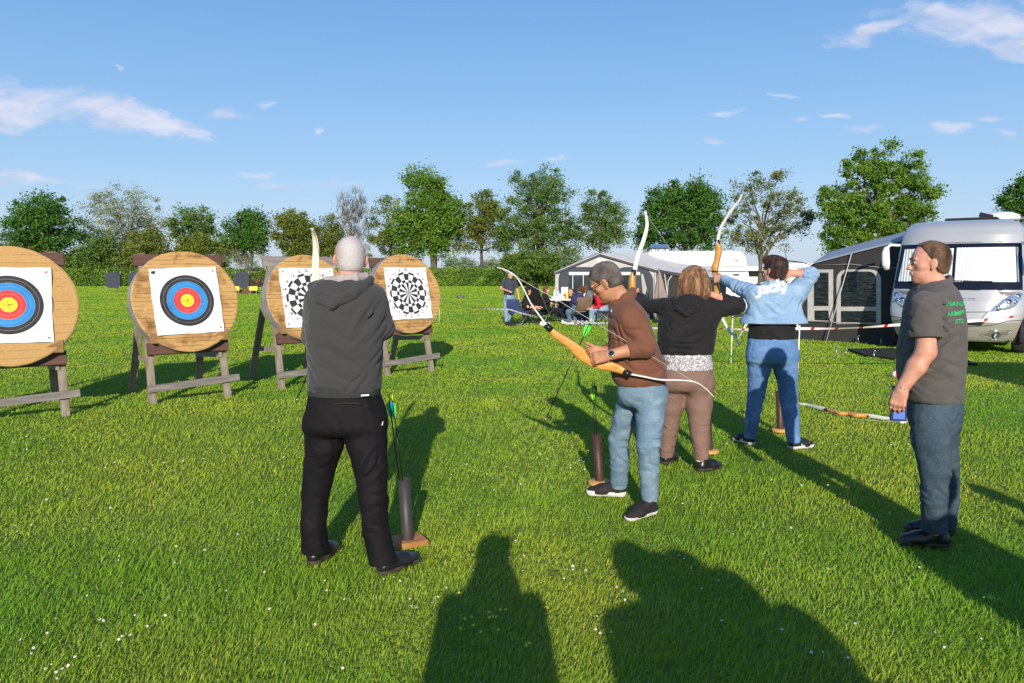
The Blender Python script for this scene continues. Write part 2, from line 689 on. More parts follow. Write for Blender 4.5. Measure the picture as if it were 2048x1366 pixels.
        for a in cs:
            for ax in range(3):
                if a[ax]: continue
                b = list(a)
                b[ax] = 1
                b = tuple(b)
                fa, fb = val[a], val[b]
                m = (fa < 0) != (fb < 0)
                t = np.zeros_like(fa)
                t[m] = fa[m] / (fa[m] - fb[m])
                p = np.tile(np.array(a, dtype=np.float32), (len(ii), 1))
                p[:, ax] += t
                acc[m] += p[m]
                num[m] += 1
        V = s.lo + (ii + acc / num[:, None]) * s.res
        Q = []
        for ax in range(3):
            b, c = (ax + 1) % 3, (ax + 2) % 3
            A0 = [slice(None)] * 3
            A1 = [slice(None)] * 3
            A0[ax] = slice(0, -1)
            A1[ax] = slice(1, None)
            e = np.argwhere(S[tuple(A0)] != S[tuple(A1)])
            e = e[(e[:, b] > 0) & (e[:, c] > 0) & (e[:, b] < s.n[b] - 1) & (e[:, c] < s.n[c] - 1)]
            ins = S[e[:, 0], e[:, 1], e[:, 2]]
            def cell(db, dc):
                q = e.copy()
                q[:, b] += db
                q[:, c] += dc
                return idx[q[:, 0], q[:, 1], q[:, 2]]
            q = np.stack([cell(-1, -1), cell(0, -1), cell(0, 0), cell(-1, 0)], 1)
            q[~ins] = q[~ins][:, ::-1]
            Q.append(q)
        return V, np.concatenate(Q)

    def obj(s, name, mats, parent=None):
        V, Q = s.mesh()
        s.f = None
        me = mesh_np(V, Q, True)
        return link(name, me, mats, parent)


def tri_strands(me_obj, n, length, width, lean, mat, name, parent, filt=None, jitter=0.4, seed=1):
    """short strands standing on a mesh surface (hair, beard)"""
    me = me_obj.data
    nv = len(me.vertices)
    co = np.empty(nv * 3, dtype=np.float32)
    me.vertices.foreach_get('co', co)
    co = co.reshape(-1, 3)
    no = np.empty(nv * 3, dtype=np.float32)
    me.vertices.foreach_get('normal', no)
    no = no.reshape(-1, 3)
    r = np.random.default_rng(seed)
    idx = r.integers(0, nv, n)
    p, nn = co[idx], no[idx]
    ln = np.array(lean, dtype=np.float32)
    d = nn * 0.6 + ln + r.normal(0, jitter, (n, 3))
    d /= np.linalg.norm(d, axis=1)[:, None]
    L = length * r.uniform(.5, 1.2, (n, 1))
    side = np.cross(d, nn + r.normal(0, .3, (n, 3)))
    side /= np.linalg.norm(side, axis=1)[:, None] + 1e-6
    a = p + side * width / 2
    b = p - side * width / 2
    t = p + d * L
    V = np.concatenate([a, b, t])
    F = np.stack([np.arange(n), np.arange(n) + n, np.arange(n) + 2 * n], 1)
    m = mesh_np(V, None, False, name, F)
    return link(name, m, mat, parent, world=False)
# ================================================================ people
def nrm(v): return Vector(v).normalized()


def frame(f, u):
    f = nrm(f)
    u = Vector(u)
    u = (u - f * u.dot(f)).normalized()
    r = f.cross(u).normalized()      # the person's right
    return r, f, u


def pxw(px, py, Y, w):
    """half-width in metres of w photo pixels at that place"""
    return (PX(px + w / 2, py, Y) - PX(px - w / 2, py, Y)).length / 2


def levels(rows):
    out = []
    for (py, L, R, Y, b) in rows:
        c = PX((L + R) / 2, py, Y)
        out.append((c.z, c.x, c.y, pxw((L + R) / 2, py, Y, R - L), b))
    return out


def add_head(S, c, f, u, s=1.0, jaw=1.0, nose=1.0, k=0.014):
    r, f, u = frame(f, u)
    c = Vector(c)
    R = (r, f, u)
    def P(x, y, z): return c + (r * x + f * y + u * z) * s
    S.ell(P(0, -.012, .030), (.0755 * s, .098 * s, .088 * s), R, k=.01)
    S.ell(P(0, .010, -.035), (.064 * s, .078 * s, .080 * s), R, k=.03)
    S.ell(P(0, .030, -.078), (.046 * s * jaw, .050 * s, .036 * s), R, k=.03)
    S.ell(P(0, .066, -.098), (.024 * s, .017 * s, .017 * s), R, k=.022)
    for sx in (-1, 1):
        S.ell(P(sx * .045, .050, -.018), (.021 * s, .022 * s, .018 * s), R, k=.02)
        S.ell(P(sx * .033, .096, .004), (.019 * s, .015 * s, .013 * s), R, k=.012, mode='s')
        S.ell(P(sx * .031, .073, .003), (.016 * s, .013 * s, .011 * s), R, k=.003)
        S.ell(P(sx * .030, .080, .024), (.026 * s, .011 * s, .007 * s), R, k=.010)
        # ears: rim, hollow, lobe
        e = P(sx * .082, -.008, -.004)
        er = (nrm(r * sx + f * .5), nrm(f - r * sx * .5), u)
        S.ell(e, (.009 * s, .019 * s, .031 * s), er, k=.006)
        S.ell(P(sx * .091, -.001, .002), (.006 * s, .010 * s, .018 * s), er, k=.004, mode='s')
        S.ell(P(sx * .078, .000, -.032), (.007 * s, .010 * s, .010 * s), er, k=.006)
    S.cap(P(0, .082, .012), P(0, .100 * nose, -.026), .0075 * s, .0115 * s, k=.012)
    for sx in (-1, 1):
        S.ell(P(sx * .011, .098, -.030), (.009 * s, .011 * s, .007 * s), R, k=.006)
    S.ell(P(0, .0905, -.0530), (.023 * s, .008 * s, .0055 * s), R, k=.005)
    S.ell(P(0, .0875, -.0650), (.020 * s, .009 * s, .0060 * s), R, k=.005)
    S.ell(P(0, .0985, -.0592), (.026 * s, .007 * s, .0022 * s), R, k=.003, mode='s')
    return P


def add_hand(S, w, d, n, side=1, curl=(20, 25, 18), s=1.0, thumb=(.55, .62, .35), spread=1.0, thumb_curl=25, k=.006):
    """w wrist, d towards the fingers, n the way the palm faces, side +1/-1 thumb side along d x n"""
    w = Vector(w)
    d = nrm(d)
    n = Vector(n)
    n = (n - d * n.dot(d)).normalized()
    l = d.cross(n).normalized() * side
    kn = w + d * .088 * s
    # palm: overlapping flattened capsules that fan towards the knuckles
    offs = (.031, .0105, -.0105, -.030)
    for o in offs:
        S.cap(w + d * .012 * s + l * o * .62 * s, kn + l * o * s - d * (.003 + abs(o) * .12) * s, .0155 * s, .0125 * s, k=.012, flat=(n, .95))
    S.cap(w - d * .02 * s, w + d * .03 * s, .026 * s, .024 * s, k=.02, flat=(n, .72))
    S.ell(w + d * .034 * s + l * .027 * s + n * .010 * s, (.017 * s, .026 * s, .014 * s), (l, d, n), k=.014)
    S.ell(w + d * .036 * s - l * .024 * s + n * .009 * s, (.013 * s, .030 * s, .011 * s), (l, d, n), k=.012)
    lens = (.074, .083, .077, .060)
    for i, o in enumerate(offs):
        p = kn + l * o * s - d * (.004 + abs(o) * .14) * s
        ang = 0
        rad = (.0096, .0098, .0092, .0082)[i] * s
        for j, fr in enumerate((.44, .31, .25)):
            cj = curl[j] + (0, 2, 5, 9)[i] * .5
            ang += math.radians(cj)
            dd = d * math.cos(ang) + n * math.sin(ang)
            dd = (dd + l * o * 1.4 * spread * max(0, math.cos(ang))).normalized()
            q = p + dd * lens[i] * fr * s
            S.cap(p, q, rad, rad * .90, k=.004 if j else .010)
            p = q
            rad *= .92
    t0 = w + d * .026 * s + l * .026 * s + n * .006 * s
    td = nrm(d * thumb[0] + l * thumb[1] + n * thumb[2])
    t1 = t0 + td * .040 * s
    a = math.radians(thumb_curl)
    td2 = nrm(td * math.cos(a) + (n * .5 + d * .5 - l * .35).normalized() * math.sin(a))
    t2 = t1 + td2 * .032 * s
    td3 = nrm(td2 * math.cos(a * .6) + (n * .5 + d * .4 - l * .4).normalized() * math.sin(a * .6))
    t3 = t2 + td3 * .026 * s
    S.cap(t0, t1, .0145 * s, .0122 * s, k=.012)
    S.cap(t1, t2, .0120 * s, .0108 * s, k=.005)
    S.cap(t2, t3, .0108 * s, .0085 * s, k=.004)


def bounds(pts, m):
    A = np.array([list(p) for p in pts])
    return A.min(0) - m, A.max(0) + m


def leg_points(sp):
    """leg joints in the world; the ankle is set straight above its shoe"""
    out = []
    for L, sh in zip(sp['legs'], sp['shoes']):
        l = [PX(x, y, Y) for x, y, Y, w in L]
        a, b = GR(*sh['heel']), GR(*sh['toe'])
        f = (b - a).normalized()
        ln = sh.get('L', (b - a).length)
        k = a + f * ln * .20
        if abs(k.x - l[-1].x) > .06: k.x = l[-1].x + math.copysign(.06, k.x - l[-1].x)
        l[-1].x, l[-1].y = k.x * .6 + l[-1].x * .4, k.y
        l[-2].y = l[-2].y * .5 + (k.y * .6 + l[0].y * .4) * .5
        out.append(l)
    return out


def torso_pts(lev):
    out = []
    for z, x, y, a, b in lev:
        out += [(x - a, y - b, z), (x + a, y + b, z)]
    return out


def make_body(root, sp, mats):
    """one continuous skin surface: head, neck, trunk, arms with hands, legs, feet"""
    hc = PX(*sp['head']['c'])
    nb = PX(*sp['neck'])
    T, Pv = levels(sp['torso']), levels(sp['pelvis'])
    arms = [[PX(*a['sh']), PX(*a['el']), PX(*a['wr'])] for a in sp['arms']]
    legs = leg_points(sp)
    pts = [hc + Vector((0, 0, .14)), hc + Vector((.13, .13, 0)), hc - Vector((.13, .13, 0))] + torso_pts(T) + torso_pts(Pv)
    for a in arms: pts += a
    for l in legs: pts += l + [Vector((l[-1].x, l[-1].y, 0))]
    for A, a in zip(arms, sp['arms']):
        if a.get('hand'): pts.append(A[2] + nrm(a['hand']['d']) * .19)
    lo, hi = bounds(pts, .07)
    S = SDF(lo, hi, sp.get('res', .0048))
    h = sp['head']
    r, f, u = frame(h['f'], h['u'])
    hs = h.get('s', 1.0)
    S.cap(nb, hc - u * .055 * hs - f * .022 * hs, sp.get('neck_r', .058), .054 * hs, k=.02)
    S.loft(T, k=.04, shrink=.022)
    S.loft(Pv, k=.04, shrink=.02)
    for A, a in zip(arms, sp['arms']):
        rs = a.get('skin', (.044, .040, .027))
        S.cap(A[0], A[1], rs[0], rs[1], k=.03)
        S.cap(A[1], A[1].lerp(A[2], .4), rs[1], rs[1] * .98, k=.02)
        S.cap(A[1].lerp(A[2], .4), A[2], rs[1] * .98, rs[2], k=.02)
        if a.get('hand'):
            add_hand(S, A[2], **a['hand'])
    for l, L in zip(legs, sp['legs']):
        for i in range(len(l) - 1):
            ls = sp.get('leg_s', .95)
            S.cap(l[i], l[i + 1], max(.03, pxw(*L[i]) * ls - .026), (max(.028, pxw(*L[i + 1]) * ls - .026) if i < len(l) - 2 else .034), k=.03)
    for sh in sp['shoes']:
        a, b = GR(*sh['heel']), GR(*sh['toe'])
        if sh.get('L'): b = a + (b - a).normalized() * sh['L']
        a.z = b.z = .045
        S.cap(a.lerp(b, .20), a.lerp(b, .72), .026, .020, k=.02)
    for l, sh in zip(legs, sp['shoes']):
        a, b = GR(*sh['heel']), GR(*sh['toe'])
        if sh.get('L'): b = a + (b - a).normalized() * sh['L']
        a.z = b.z = .06
        S.cap(l[-1], a.lerp(b, .22), .032, .028, k=.02)
    P = add_head(S, hc, h['f'], h['u'], hs, h.get('jaw', 1.0), h.get('nose', 1.0))
    o = S.obj('body', mats, root)
    return o, P, (r, f, u), hc


def make_top(root, sp, name, mat, res=None, folds=True):
    T = levels(sp['torso'])
    arms = [[PX(*a['sh']), PX(*a['el']), PX(*a['wr'])] for a in sp['arms']]
    pts = torso_pts(T)
    for a in arms: pts += a
    lo, hi = bounds(pts, .13)
    S = SDF(lo, hi, res or sp.get('res', .0048) * 1.1)
    S.loft(T, k=.03, e=sp.get('torso_e', 2.3))
    for i, (A, a) in enumerate(zip(arms, sp['arms'])):
        r0, r1, r2 = a['r']
        ks = a.get('k', .035)
        cf = a.get('cuff', .93)
        if cf < 0:      # short sleeve: ends part way down the upper arm
            q = A[0].lerp(A[1], -cf)
            S.cap(A[0], q, r0, r1, k=ks, cut=True)
            if folds:
                d = (A[1] - A[0]).normalized()
                S.fold(A[0].lerp(q, .5), d + Vector((.3, 0, .4)), .055, .005, .08, i)
        else:
            q = A[1].lerp(A[2], cf)
            S.cap(A[0], A[1], r0, r1, k=ks)
            S.cap(A[1], q, r1, r2, k=.02, cut=True)
            if folds:
                d1 = (A[1] - A[0]).normalized()
                d2 = (q - A[1]).normalized()
                S.fold(A[1], d1 + d2, .045, .010, .10, i + 3)
                S.fold(A[1].lerp(q, .75), d2, .034, .007, .08, i + 7)
                S.fold(A[0], d1, .055, .007, .12, i + 11)
    if folds:
        for (c, d, lam, amp, rad) in sp.get('top_folds', []):
            S.fold(PX(*c), d, lam, amp * 1.7, rad * 1.2, int(c[0]))
        S.noise(.0022, .13, seed=int(T[0][0] * 100) + 3, zs=1.3)
    for (a, b, w, dp) in sp.get('top_grooves', []):
        S.groove(PX(*a), PX(*b), w, dp)
    if 'extra_top' in sp: sp['extra_top'](S)
    return S.obj(name, mat, root)


def make_trousers(root, sp, name, mat, res=None, folds=True):
    Pv = levels(sp['pelvis'])
    legs = leg_points(sp)
    pts = torso_pts(Pv)
    for l in legs: pts += l
    lo, hi = bounds(pts, .11)
    S = SDF(lo, hi, res or sp.get('res', .0048) * 1.1)
    S.loft(Pv, k=.03, e=2.2, rnd=.035)
    for li, (l, L) in enumerate(zip(legs, sp['legs'])):
        for i in range(len(l) - 1):
            last = i == len(l) - 2
            fl = None
            if 'leg_flat' in sp: fl = sp['leg_flat']
            ls = sp.get('leg_s', .95)
            S.cap(l[i], l[i + 1], pxw(*L[i]) * ls, pxw(*L[i + 1]) * ls, k=(.045, .02, .012)[min(i, 2)], flat=fl)
        hd = (l[-1] - l[-2]).normalized()
        e_, rw = l[-1], pxw(*L[-1]) + .03
        S.plane(e_, (hd.x * .5, hd.y * .5, -1), box=((e_.x - rw, e_.y - .14, lo[2]), (e_.x + rw, e_.y + .14, e_.z + .06)))
        if folds:
            kn = l[len(l) // 2] if len(l) % 2 else l[len(l) // 2]
            fa = sp.get('leg_fold', 1.0)
            kn = l[sp.get('knee_i', 2)]
            S.fold(kn, (.1, 0, 1), .045, .0085 * fa, .12, li + 20)
            S.fold(kn - Vector((0, 0, .1)), (.5, 0, 1), .05, .006 * fa, .13, li + 27)
            S.fold(l[-1] + Vector((0, 0, .05)), (0, .1, 1), .036, .0075 * fa, .09, li + 31)
            S.fold(l[0].lerp(l[1], .6), (.6 if li else -.6, 0, 1), .06, .008 * fa, .14, li + 37)
            S.fold(l[0] + Vector((0, 0, .04)), (.25 if li else -.25, 0, 1), .05, .007 * fa, .13, li + 41)
    if folds:
        S.noise(.002, .11, seed=int(Pv[0][0] * 100) + 9, zs=.8)
        for (c, d, lam, amp, rad) in sp.get('leg_folds', []):
            S.fold(PX(*c), d, lam, amp, rad, int(c[0]))
    for (a, b, w, dp) in sp.get('leg_grooves', []):
        S.groove(PX(*a), PX(*b), w, dp)
    return S.obj(name, mat, root)


def make_shoe(root, sh, mu, ms, res=.005):
    a, b = GR(*sh['heel'], z=0.0), GR(*sh['toe'], z=0.0)
    z0 = sh.get('z', .008)
    a.z = b.z = z0
    f = (b - a).normalized()
    L = (b - a).length
    if sh.get('L'):
        L = sh['L']
        b = a + f * L
    r = f.cross(Vector((0, 0, 1)))
    up = Vector((0, 0, 1))
    H = sh.get('h', .10)
    lo, hi = bounds([a, b, a + up * (H + .03)], .075)
    S = SDF(lo, hi, res)
    P = lambda x, y, z: a + r * x + f * y * L + up * z
    S.cap(P(0, .16, .045), P(0, .62, .036), .038, .043, k=.02, flat=(r, .92))
    S.cap(P(0, .62, .036), P(-.004, .86, .030), .043, .033, k=.03, flat=(r, 1.06))
    S.cap(P(0, .17, .045), P(0, .23, H), .040, .043, k=.02, cut=True, flat=(r, .9))
    S.cap(P(0, .30, .085), P(0, .60, .050), .032, .030, k=.025)
    S.plane(P(0, 0, .018), -up)
    for i in range(4):
        y = .42 + i * .075
        zz = .105 - i * .014
        S.groove(P(-.026, y, zz - .012), P(.026, y, zz - .012), .004, .0035)
    S.fold(P(0, .66, .06), f, .02, .0015, .04, 5)
    o = S.obj('shoe', mu, root)
    S = SDF(lo, hi, res)
    S.cap(P(0, .145, .03), P(.003, .40, .03), .041, .036, k=.01)
    S.cap(P(.003, .40, .03), P(0, .84, .03), .037, .044, k=.02)
    S.plane(P(0, 0, sh.get('sole', .03)), up + f * .0)
    S.plane(P(0, 0, .001), -up)
    S.obj('sole', ms, o)
    return o


def hair_cap(root, P, R3, s, mat, thick=.010, front=.045, nape=-.055, noise=.0015, side=-.02, back=.0, res=.0045, name='hair', extra=None, cuts=True):
    """hair shell over the skull: P the head's local point function"""
    r, f, u = R3
    c = P(0, 0, 0)
    lo, hi = bounds([c], .19)
    S = SDF(lo, hi, res)
    S.ell(P(0, -.014, .032), ((.0755 + thick) * s, (.098 + thick) * s, (.088 + thick) * s), (r, f, u), k=.01)
    S.ell(P(0, -.038, -.030), ((.062 + thick) * s, (.060 + thick) * s, (.058 + thick * .6) * s), (r, f, u), k=.03)
    if cuts:
        # face opening: the hairline runs up from the ear to the forehead
        S.plane(P(0, front, .06), nrm(f * 1.0 - u * .55))
        S.plane(P(0, -.01, nape), nrm(-u + f * .25))
        # opening round each ear
        for sx in (-1, 1):
            S.ell(P(sx * .086, .004, -.012), (.030 * s, .026 * s, .036 * s), (r, f, u), k=.008, mode='s')
            S.ell(P(sx * .075, .055, -.045), (.045 * s, .055 * s, .060 * s), (r, f, u), k=.01, mode='s')
    if extra: extra(S, P)
    if noise: S.noise(noise, .022, 4)
    return S.obj(name, mat, root)


def eyes(root, P, mat_w, mat_i, s=1.0, R3=None):
    r, f, u = R3
    for sx in (-1, 1):
        mb = MB()
        c = P(sx * .032, .078, .003)
        M = Matrix.Translation(c)
        q = f.to_track_quat('Z', 'Y').to_matrix().to_4x4()
        mb.M = M @ q
        mb.lathe([(.0105 * s * math.sin(a), .0105 * s * math.cos(a)) for a in (3.1, 2.4, 1.8, 1.3, .9)], n=12, mi=0)
        mb.lathe([(.0105 * s * math.sin(a), .0107 * s * math.cos(a)) for a in (.62, .45, .25, .05)], n=12, mi=1)
        mb.build('eye', [mat_w, mat_i], root)


def eyebrow(root, P, mat, s=1.0):
    for sx in (-1, 1):
        mb = MB()
        mb.tube([P(sx * .014, .090, .026), P(sx * .030, .088, .031), P(sx * .047, .074, .025)], [.0035, .0042, .002], 6)
        mb.build('eyebrow', mat, root)


def glasses(root, P, mat, s=1.0, lens=None):
    mb = MB()
    for sx in (-1, 1):
        ring = []
        for k in range(17):
            a = 2 * math.pi * k / 16
            ring.append(P(sx * .033 + .023 * math.cos(a), .101 - .004 * abs(math.cos(a)), .001 + .0165 * math.sin(a)))
        mb.tube(ring, .0015, 5, caps=False)
        mb.tube([P(sx * .056, .097, .006), P(sx * .078, .060, .010), P(sx * .082, -.005, .010), P(sx * .083, -.022, -.006)], .0018, 5)
    mb.tube([P(-.010, .102, .004), P(0, .104, .007), P(.010, .102, .004)], .0014, 5)
    return mb.build('glasses', mat, root)


def person_root(label, sp, group=None):
    g = [GR(*s['heel']) for s in sp['shoes']]
    base = sum(g, Vector((0, 0, 0))) / len(g)
    return empty('person', base, label, 'person', group)


def project_text(parent_obj, root, txt, size, M, mats_layers, name='lettering', depth=3.0, pix=None, **kw):
    """lettering laid on a garment: every vertex is dropped on to the cloth along +Y
    M: 4x4 placing the flat text; mats_layers: [(mat, offset, lift)]"""
    me = parent_obj.data
    L = root_loc(parent_obj)
    vs = [Vector(v.co) + Vector(L) for v in me.vertices]
    bvh = BVHTree.FromPolygons(vs, [tuple(p.vertices) for p in me.polygons])
    if pix:
        o_ = Vector((0, 0, CAMH))
        h = bvh.ray_cast(o_, (PX(*pix, 1.0) - o_).normalized(), 30)
        if h[0] is not None: M = Matrix.Translation(h[0] - M.translation) @ M
    mb = MB()
    for mi, (mat, off, lift) in enumerate(mats_layers):
        t = text_mesh(txt, size, offset=off, **kw)
        subdivide_long(t, .012)
        ok = {}
        out = []
        dv = nrm(M.to_3x3() @ Vector((0, 0, -1)))
        for v in t.vertices:
            p = M @ v.co
            h = bvh.ray_cast(p - dv * .3, dv, depth)
            q = h[0] if h[0] is not None else p
            out.append(q - dv * lift)
        mb.add(out, [tuple(p.vertices) for p in t.polygons], mi, True)
        bpy.data.meshes.remove(t)
    return mb.build(name, [m[0] for m in mats_layers], root)
# ================================================================ ground, grass, trees, hedge
def ground_mat():
    m, nt, b = nmat('lawn_ground')
    N, L = nt.nodes, nt.links
    tcn = N.new('ShaderNodeTexCoord')
    def nz(sc, det=5):
        n = N.new('ShaderNodeTexNoise')
        n.inputs['Scale'].default_value = sc
        n.inputs['Detail'].default_value = det
        L.new(tcn.outputs['Object'], n.inputs['Vector'])
        return n.outputs['Fac']
    def mix(f, a, b_, lo=.4, hi=.6):
        r = N.new('ShaderNodeMapRange')
        r.inputs['From Min'].default_value = lo
        r.inputs['From Max'].default_value = hi
        L.new(f, r.inputs['Value'])
        x = N.new('ShaderNodeMix')
        x.data_type = 'RGBA'
        L.new(r.outputs[0], x.inputs[0])
        for i, v in ((6, a), (7, b_)):
            if isinstance(v, tuple): x.inputs[i].default_value = (*v, 1)
            else: L.new(v, x.inputs[i])
        return x.outputs[2]
    c = mix(nz(.5), (.15, .225, .030), (.19, .25, .038))
    c = mix(nz(28, 6), c, (.11, .165, .022), .45, .7)
    c = mix(nz(.13, 3), c, (.14, .24, .032), .5, .75)
    L.new(c, b.inputs['Base Color'])
    b.inputs['Roughness'].default_value = .9
    b.inputs['Specular IOR Level'].default_value = .15
    bp = N.new('ShaderNodeBump')
    bp.inputs['Distance'].default_value = .05
    L.new(nz(34, 6), bp.inputs['Height'])
    L.new(bp.outputs[0], b.inputs['Normal'])
    return m


def grass_mat():
    m, nt, b = nmat('grass_blades')
    N, L = nt.nodes, nt.links
    at = N.new('ShaderNodeAttribute')
    at.attribute_name = 'blade'
    cr = N.new('ShaderNodeValToRGB')
    e = cr.color_ramp.elements
    e[0].position, e[0].color = 0, (.13, .235, .022, 1)
    e[1].position, e[1].color = 1, (.50, .45, .20, 1)
    for p, c in ((.3, (.21, .31, .028)), (.6, (.29, .375, .042)), (.85, (.38, .43, .080)), (.95, (.36, .38, .11))):
        q = e.new(p)
        q.color = (*c, 1)
    L.new(at.outputs['Fac'], cr.inputs[0])
    tcn = N.new('ShaderNodeTexCoord')
    def patch(sc, det, lo, hi, a, b_, src):
        n = N.new('ShaderNodeTexNoise')
        n.inputs['Scale'].default_value = sc
        n.inputs['Detail'].default_value = det
        L.new(tcn.outputs['Object'], n.inputs['Vector'])
        r = N.new('ShaderNodeMapRange')
        r.inputs['From Min'].default_value = lo
        r.inputs['From Max'].default_value = hi
        L.new(n.outputs['Fac'], r.inputs['Value'])
        x = N.new('ShaderNodeMix')
        x.data_type = 'RGBA'
        x.inputs[6].default_value = a
        x.inputs[7].default_value = b_
        L.new(r.outputs[0], x.inputs[0])
        mu = N.new('ShaderNodeMix')
        mu.data_type = 'RGBA'
        mu.blend_type = 'MULTIPLY'
        mu.inputs[0].default_value = 1
        L.new(src, mu.inputs[6])
        L.new(x.outputs[2], mu.inputs[7])
        return mu.outputs[2]
    c = patch(.42, 4, .38, .62, (.70, 1.07, .66, 1), (1.36, 1.28, 1.05, 1), cr.outputs[0])
    c = patch(3.2, 4, .34, .66, (.93, .95, .95, 1), (1.14, 1.09, 1.05, 1), c)
    L.new(c, b.inputs['Base Color'])
    b.inputs['Roughness'].default_value = .7
    b.inputs['Specular IOR Level'].default_value = .10
    # thin blades let light through
    tr = N.new('ShaderNodeBsdfTranslucent')
    L.new(c, tr.inputs['Color'])
    ms = N.new('ShaderNodeMixShader')
    ms.inputs[0].default_value = .32
    L.new(b.outputs[0], ms.inputs[1])
    L.new(tr.outputs[0], ms.inputs[2])
    L.new(ms.outputs[0], nt.nodes['Material Output'].inputs['Surface'])
    return m


def build_ground():
    xs = sorted(set([-900, -400, -200, 200, 400, 900] + list(range(-100, 101, 4))))
    ys = sorted(set([-300, -100, 300, 600, 1500] + list(range(-20, 201, 4))))
    V, Q = [], []
    for y in ys:
        for x in xs:
            V.append((x, y, 0))
    n = len(xs)
    for j in range(len(ys) - 1):
        for i in range(n - 1):
            a = j * n + i
            Q.append((a, a + 1, a + n + 1, a + n))
    me = mesh_np(np.array(V), np.array(Q), True)
    o = link('ground', me, ground_mat())
    tag(o, kind='structure')


def fnoise(x, y, s, seed):
    r = np.random.default_rng(seed)
    a = 0
    for i in range(5):
        k = 2 * math.pi / s * (0.6 + .5 * i)
        an = r.uniform(0, 6.28, 3)
        a = a + np.sin(k * (x * math.cos(an[0]) + y * math.sin(an[0])) + an[1] + 1.5 * np.sin(k * .5 * (x * math.sin(an[2]) - y * math.cos(an[2])))) / (1 + .5 * i)
    return a / 2.2


def build_grass(N=560000):
    r = np.random.default_rng(3)
    u = r.uniform(0, 1, N)
    D0, D1 = 2.0, 92.0
    D = D0 * (D1 / D0) ** (u ** 0.98)
    X = D * r.uniform(-.80, .80, N)
    # clumps: pull blades together near the viewer
    cl = fnoise(X, D, .16, 5)
    keep = r.uniform(0, 1, N) < (.80 + .20 * np.clip(cl + .3, 0, 1))
    D, X = D[keep], X[keep]
    N = len(D)
    wpx = D / 800.0
    w = np.maximum(.0034, wpx * .85) * r.uniform(.6, 1.25, N)
    tall = fnoise(X, D, 1.1, 8)
    h = (.015 + .021 * r.uniform(0, 1, N) ** 1.6) * (1 + .25 * tall)
    h *= np.clip(1 + (D - 12) * .012, 1, 1.7)
    long_ = r.uniform(0, 1, N) < .03
    h[long_] *= 1.7
    # blades lean with their neighbours plus their own way
    la = .9 * fnoise(X, D, .5, 11) + r.normal(0, 1.1, N)
    lean = h * r.uniform(.25, 1.25, N)
    dx, dy = np.cos(la) * lean, np.sin(la) * lean
    # width direction: mostly across the line of sight, with scatter
    calm = np.clip(7.0 / D, .22, 1)
    wa = r.normal(0, .8, N) * calm
    sx, sy = np.cos(wa), np.sin(wa)
    b = np.stack([X, D, np.zeros(N)], 1)
    s = np.stack([sx * w / 2, sy * w / 2, np.zeros(N)], 1)
    mid = b + np.stack([dx * .35, dy * .35, h * .62], 1)
    tip = b + np.stack([dx, dy, h], 1)
    V = np.concatenate([b - s, b + s, mid - s * .8, mid + s * .8, tip]).astype(np.float32)
    i = np.arange(N)
    Q = np.stack([i, i + N, i + 3 * N, i + 2 * N], 1)
    T = np.stack([i + 2 * N, i + 3 * N, i + 4 * N], 1)
    me = mesh_np(V, Q, True, 'grass', T)
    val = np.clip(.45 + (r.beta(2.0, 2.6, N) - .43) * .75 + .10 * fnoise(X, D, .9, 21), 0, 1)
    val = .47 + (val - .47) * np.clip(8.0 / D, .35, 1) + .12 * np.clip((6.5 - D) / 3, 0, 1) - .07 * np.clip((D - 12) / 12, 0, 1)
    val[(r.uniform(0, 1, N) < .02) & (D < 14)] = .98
    at = me.attributes.new('blade', 'FLOAT', 'POINT')
    at.data.foreach_set('value', np.tile(val, 5).astype(np.float32))
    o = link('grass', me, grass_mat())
    tag(o, 'mown green lawn grass covering the whole field', kind='stuff')


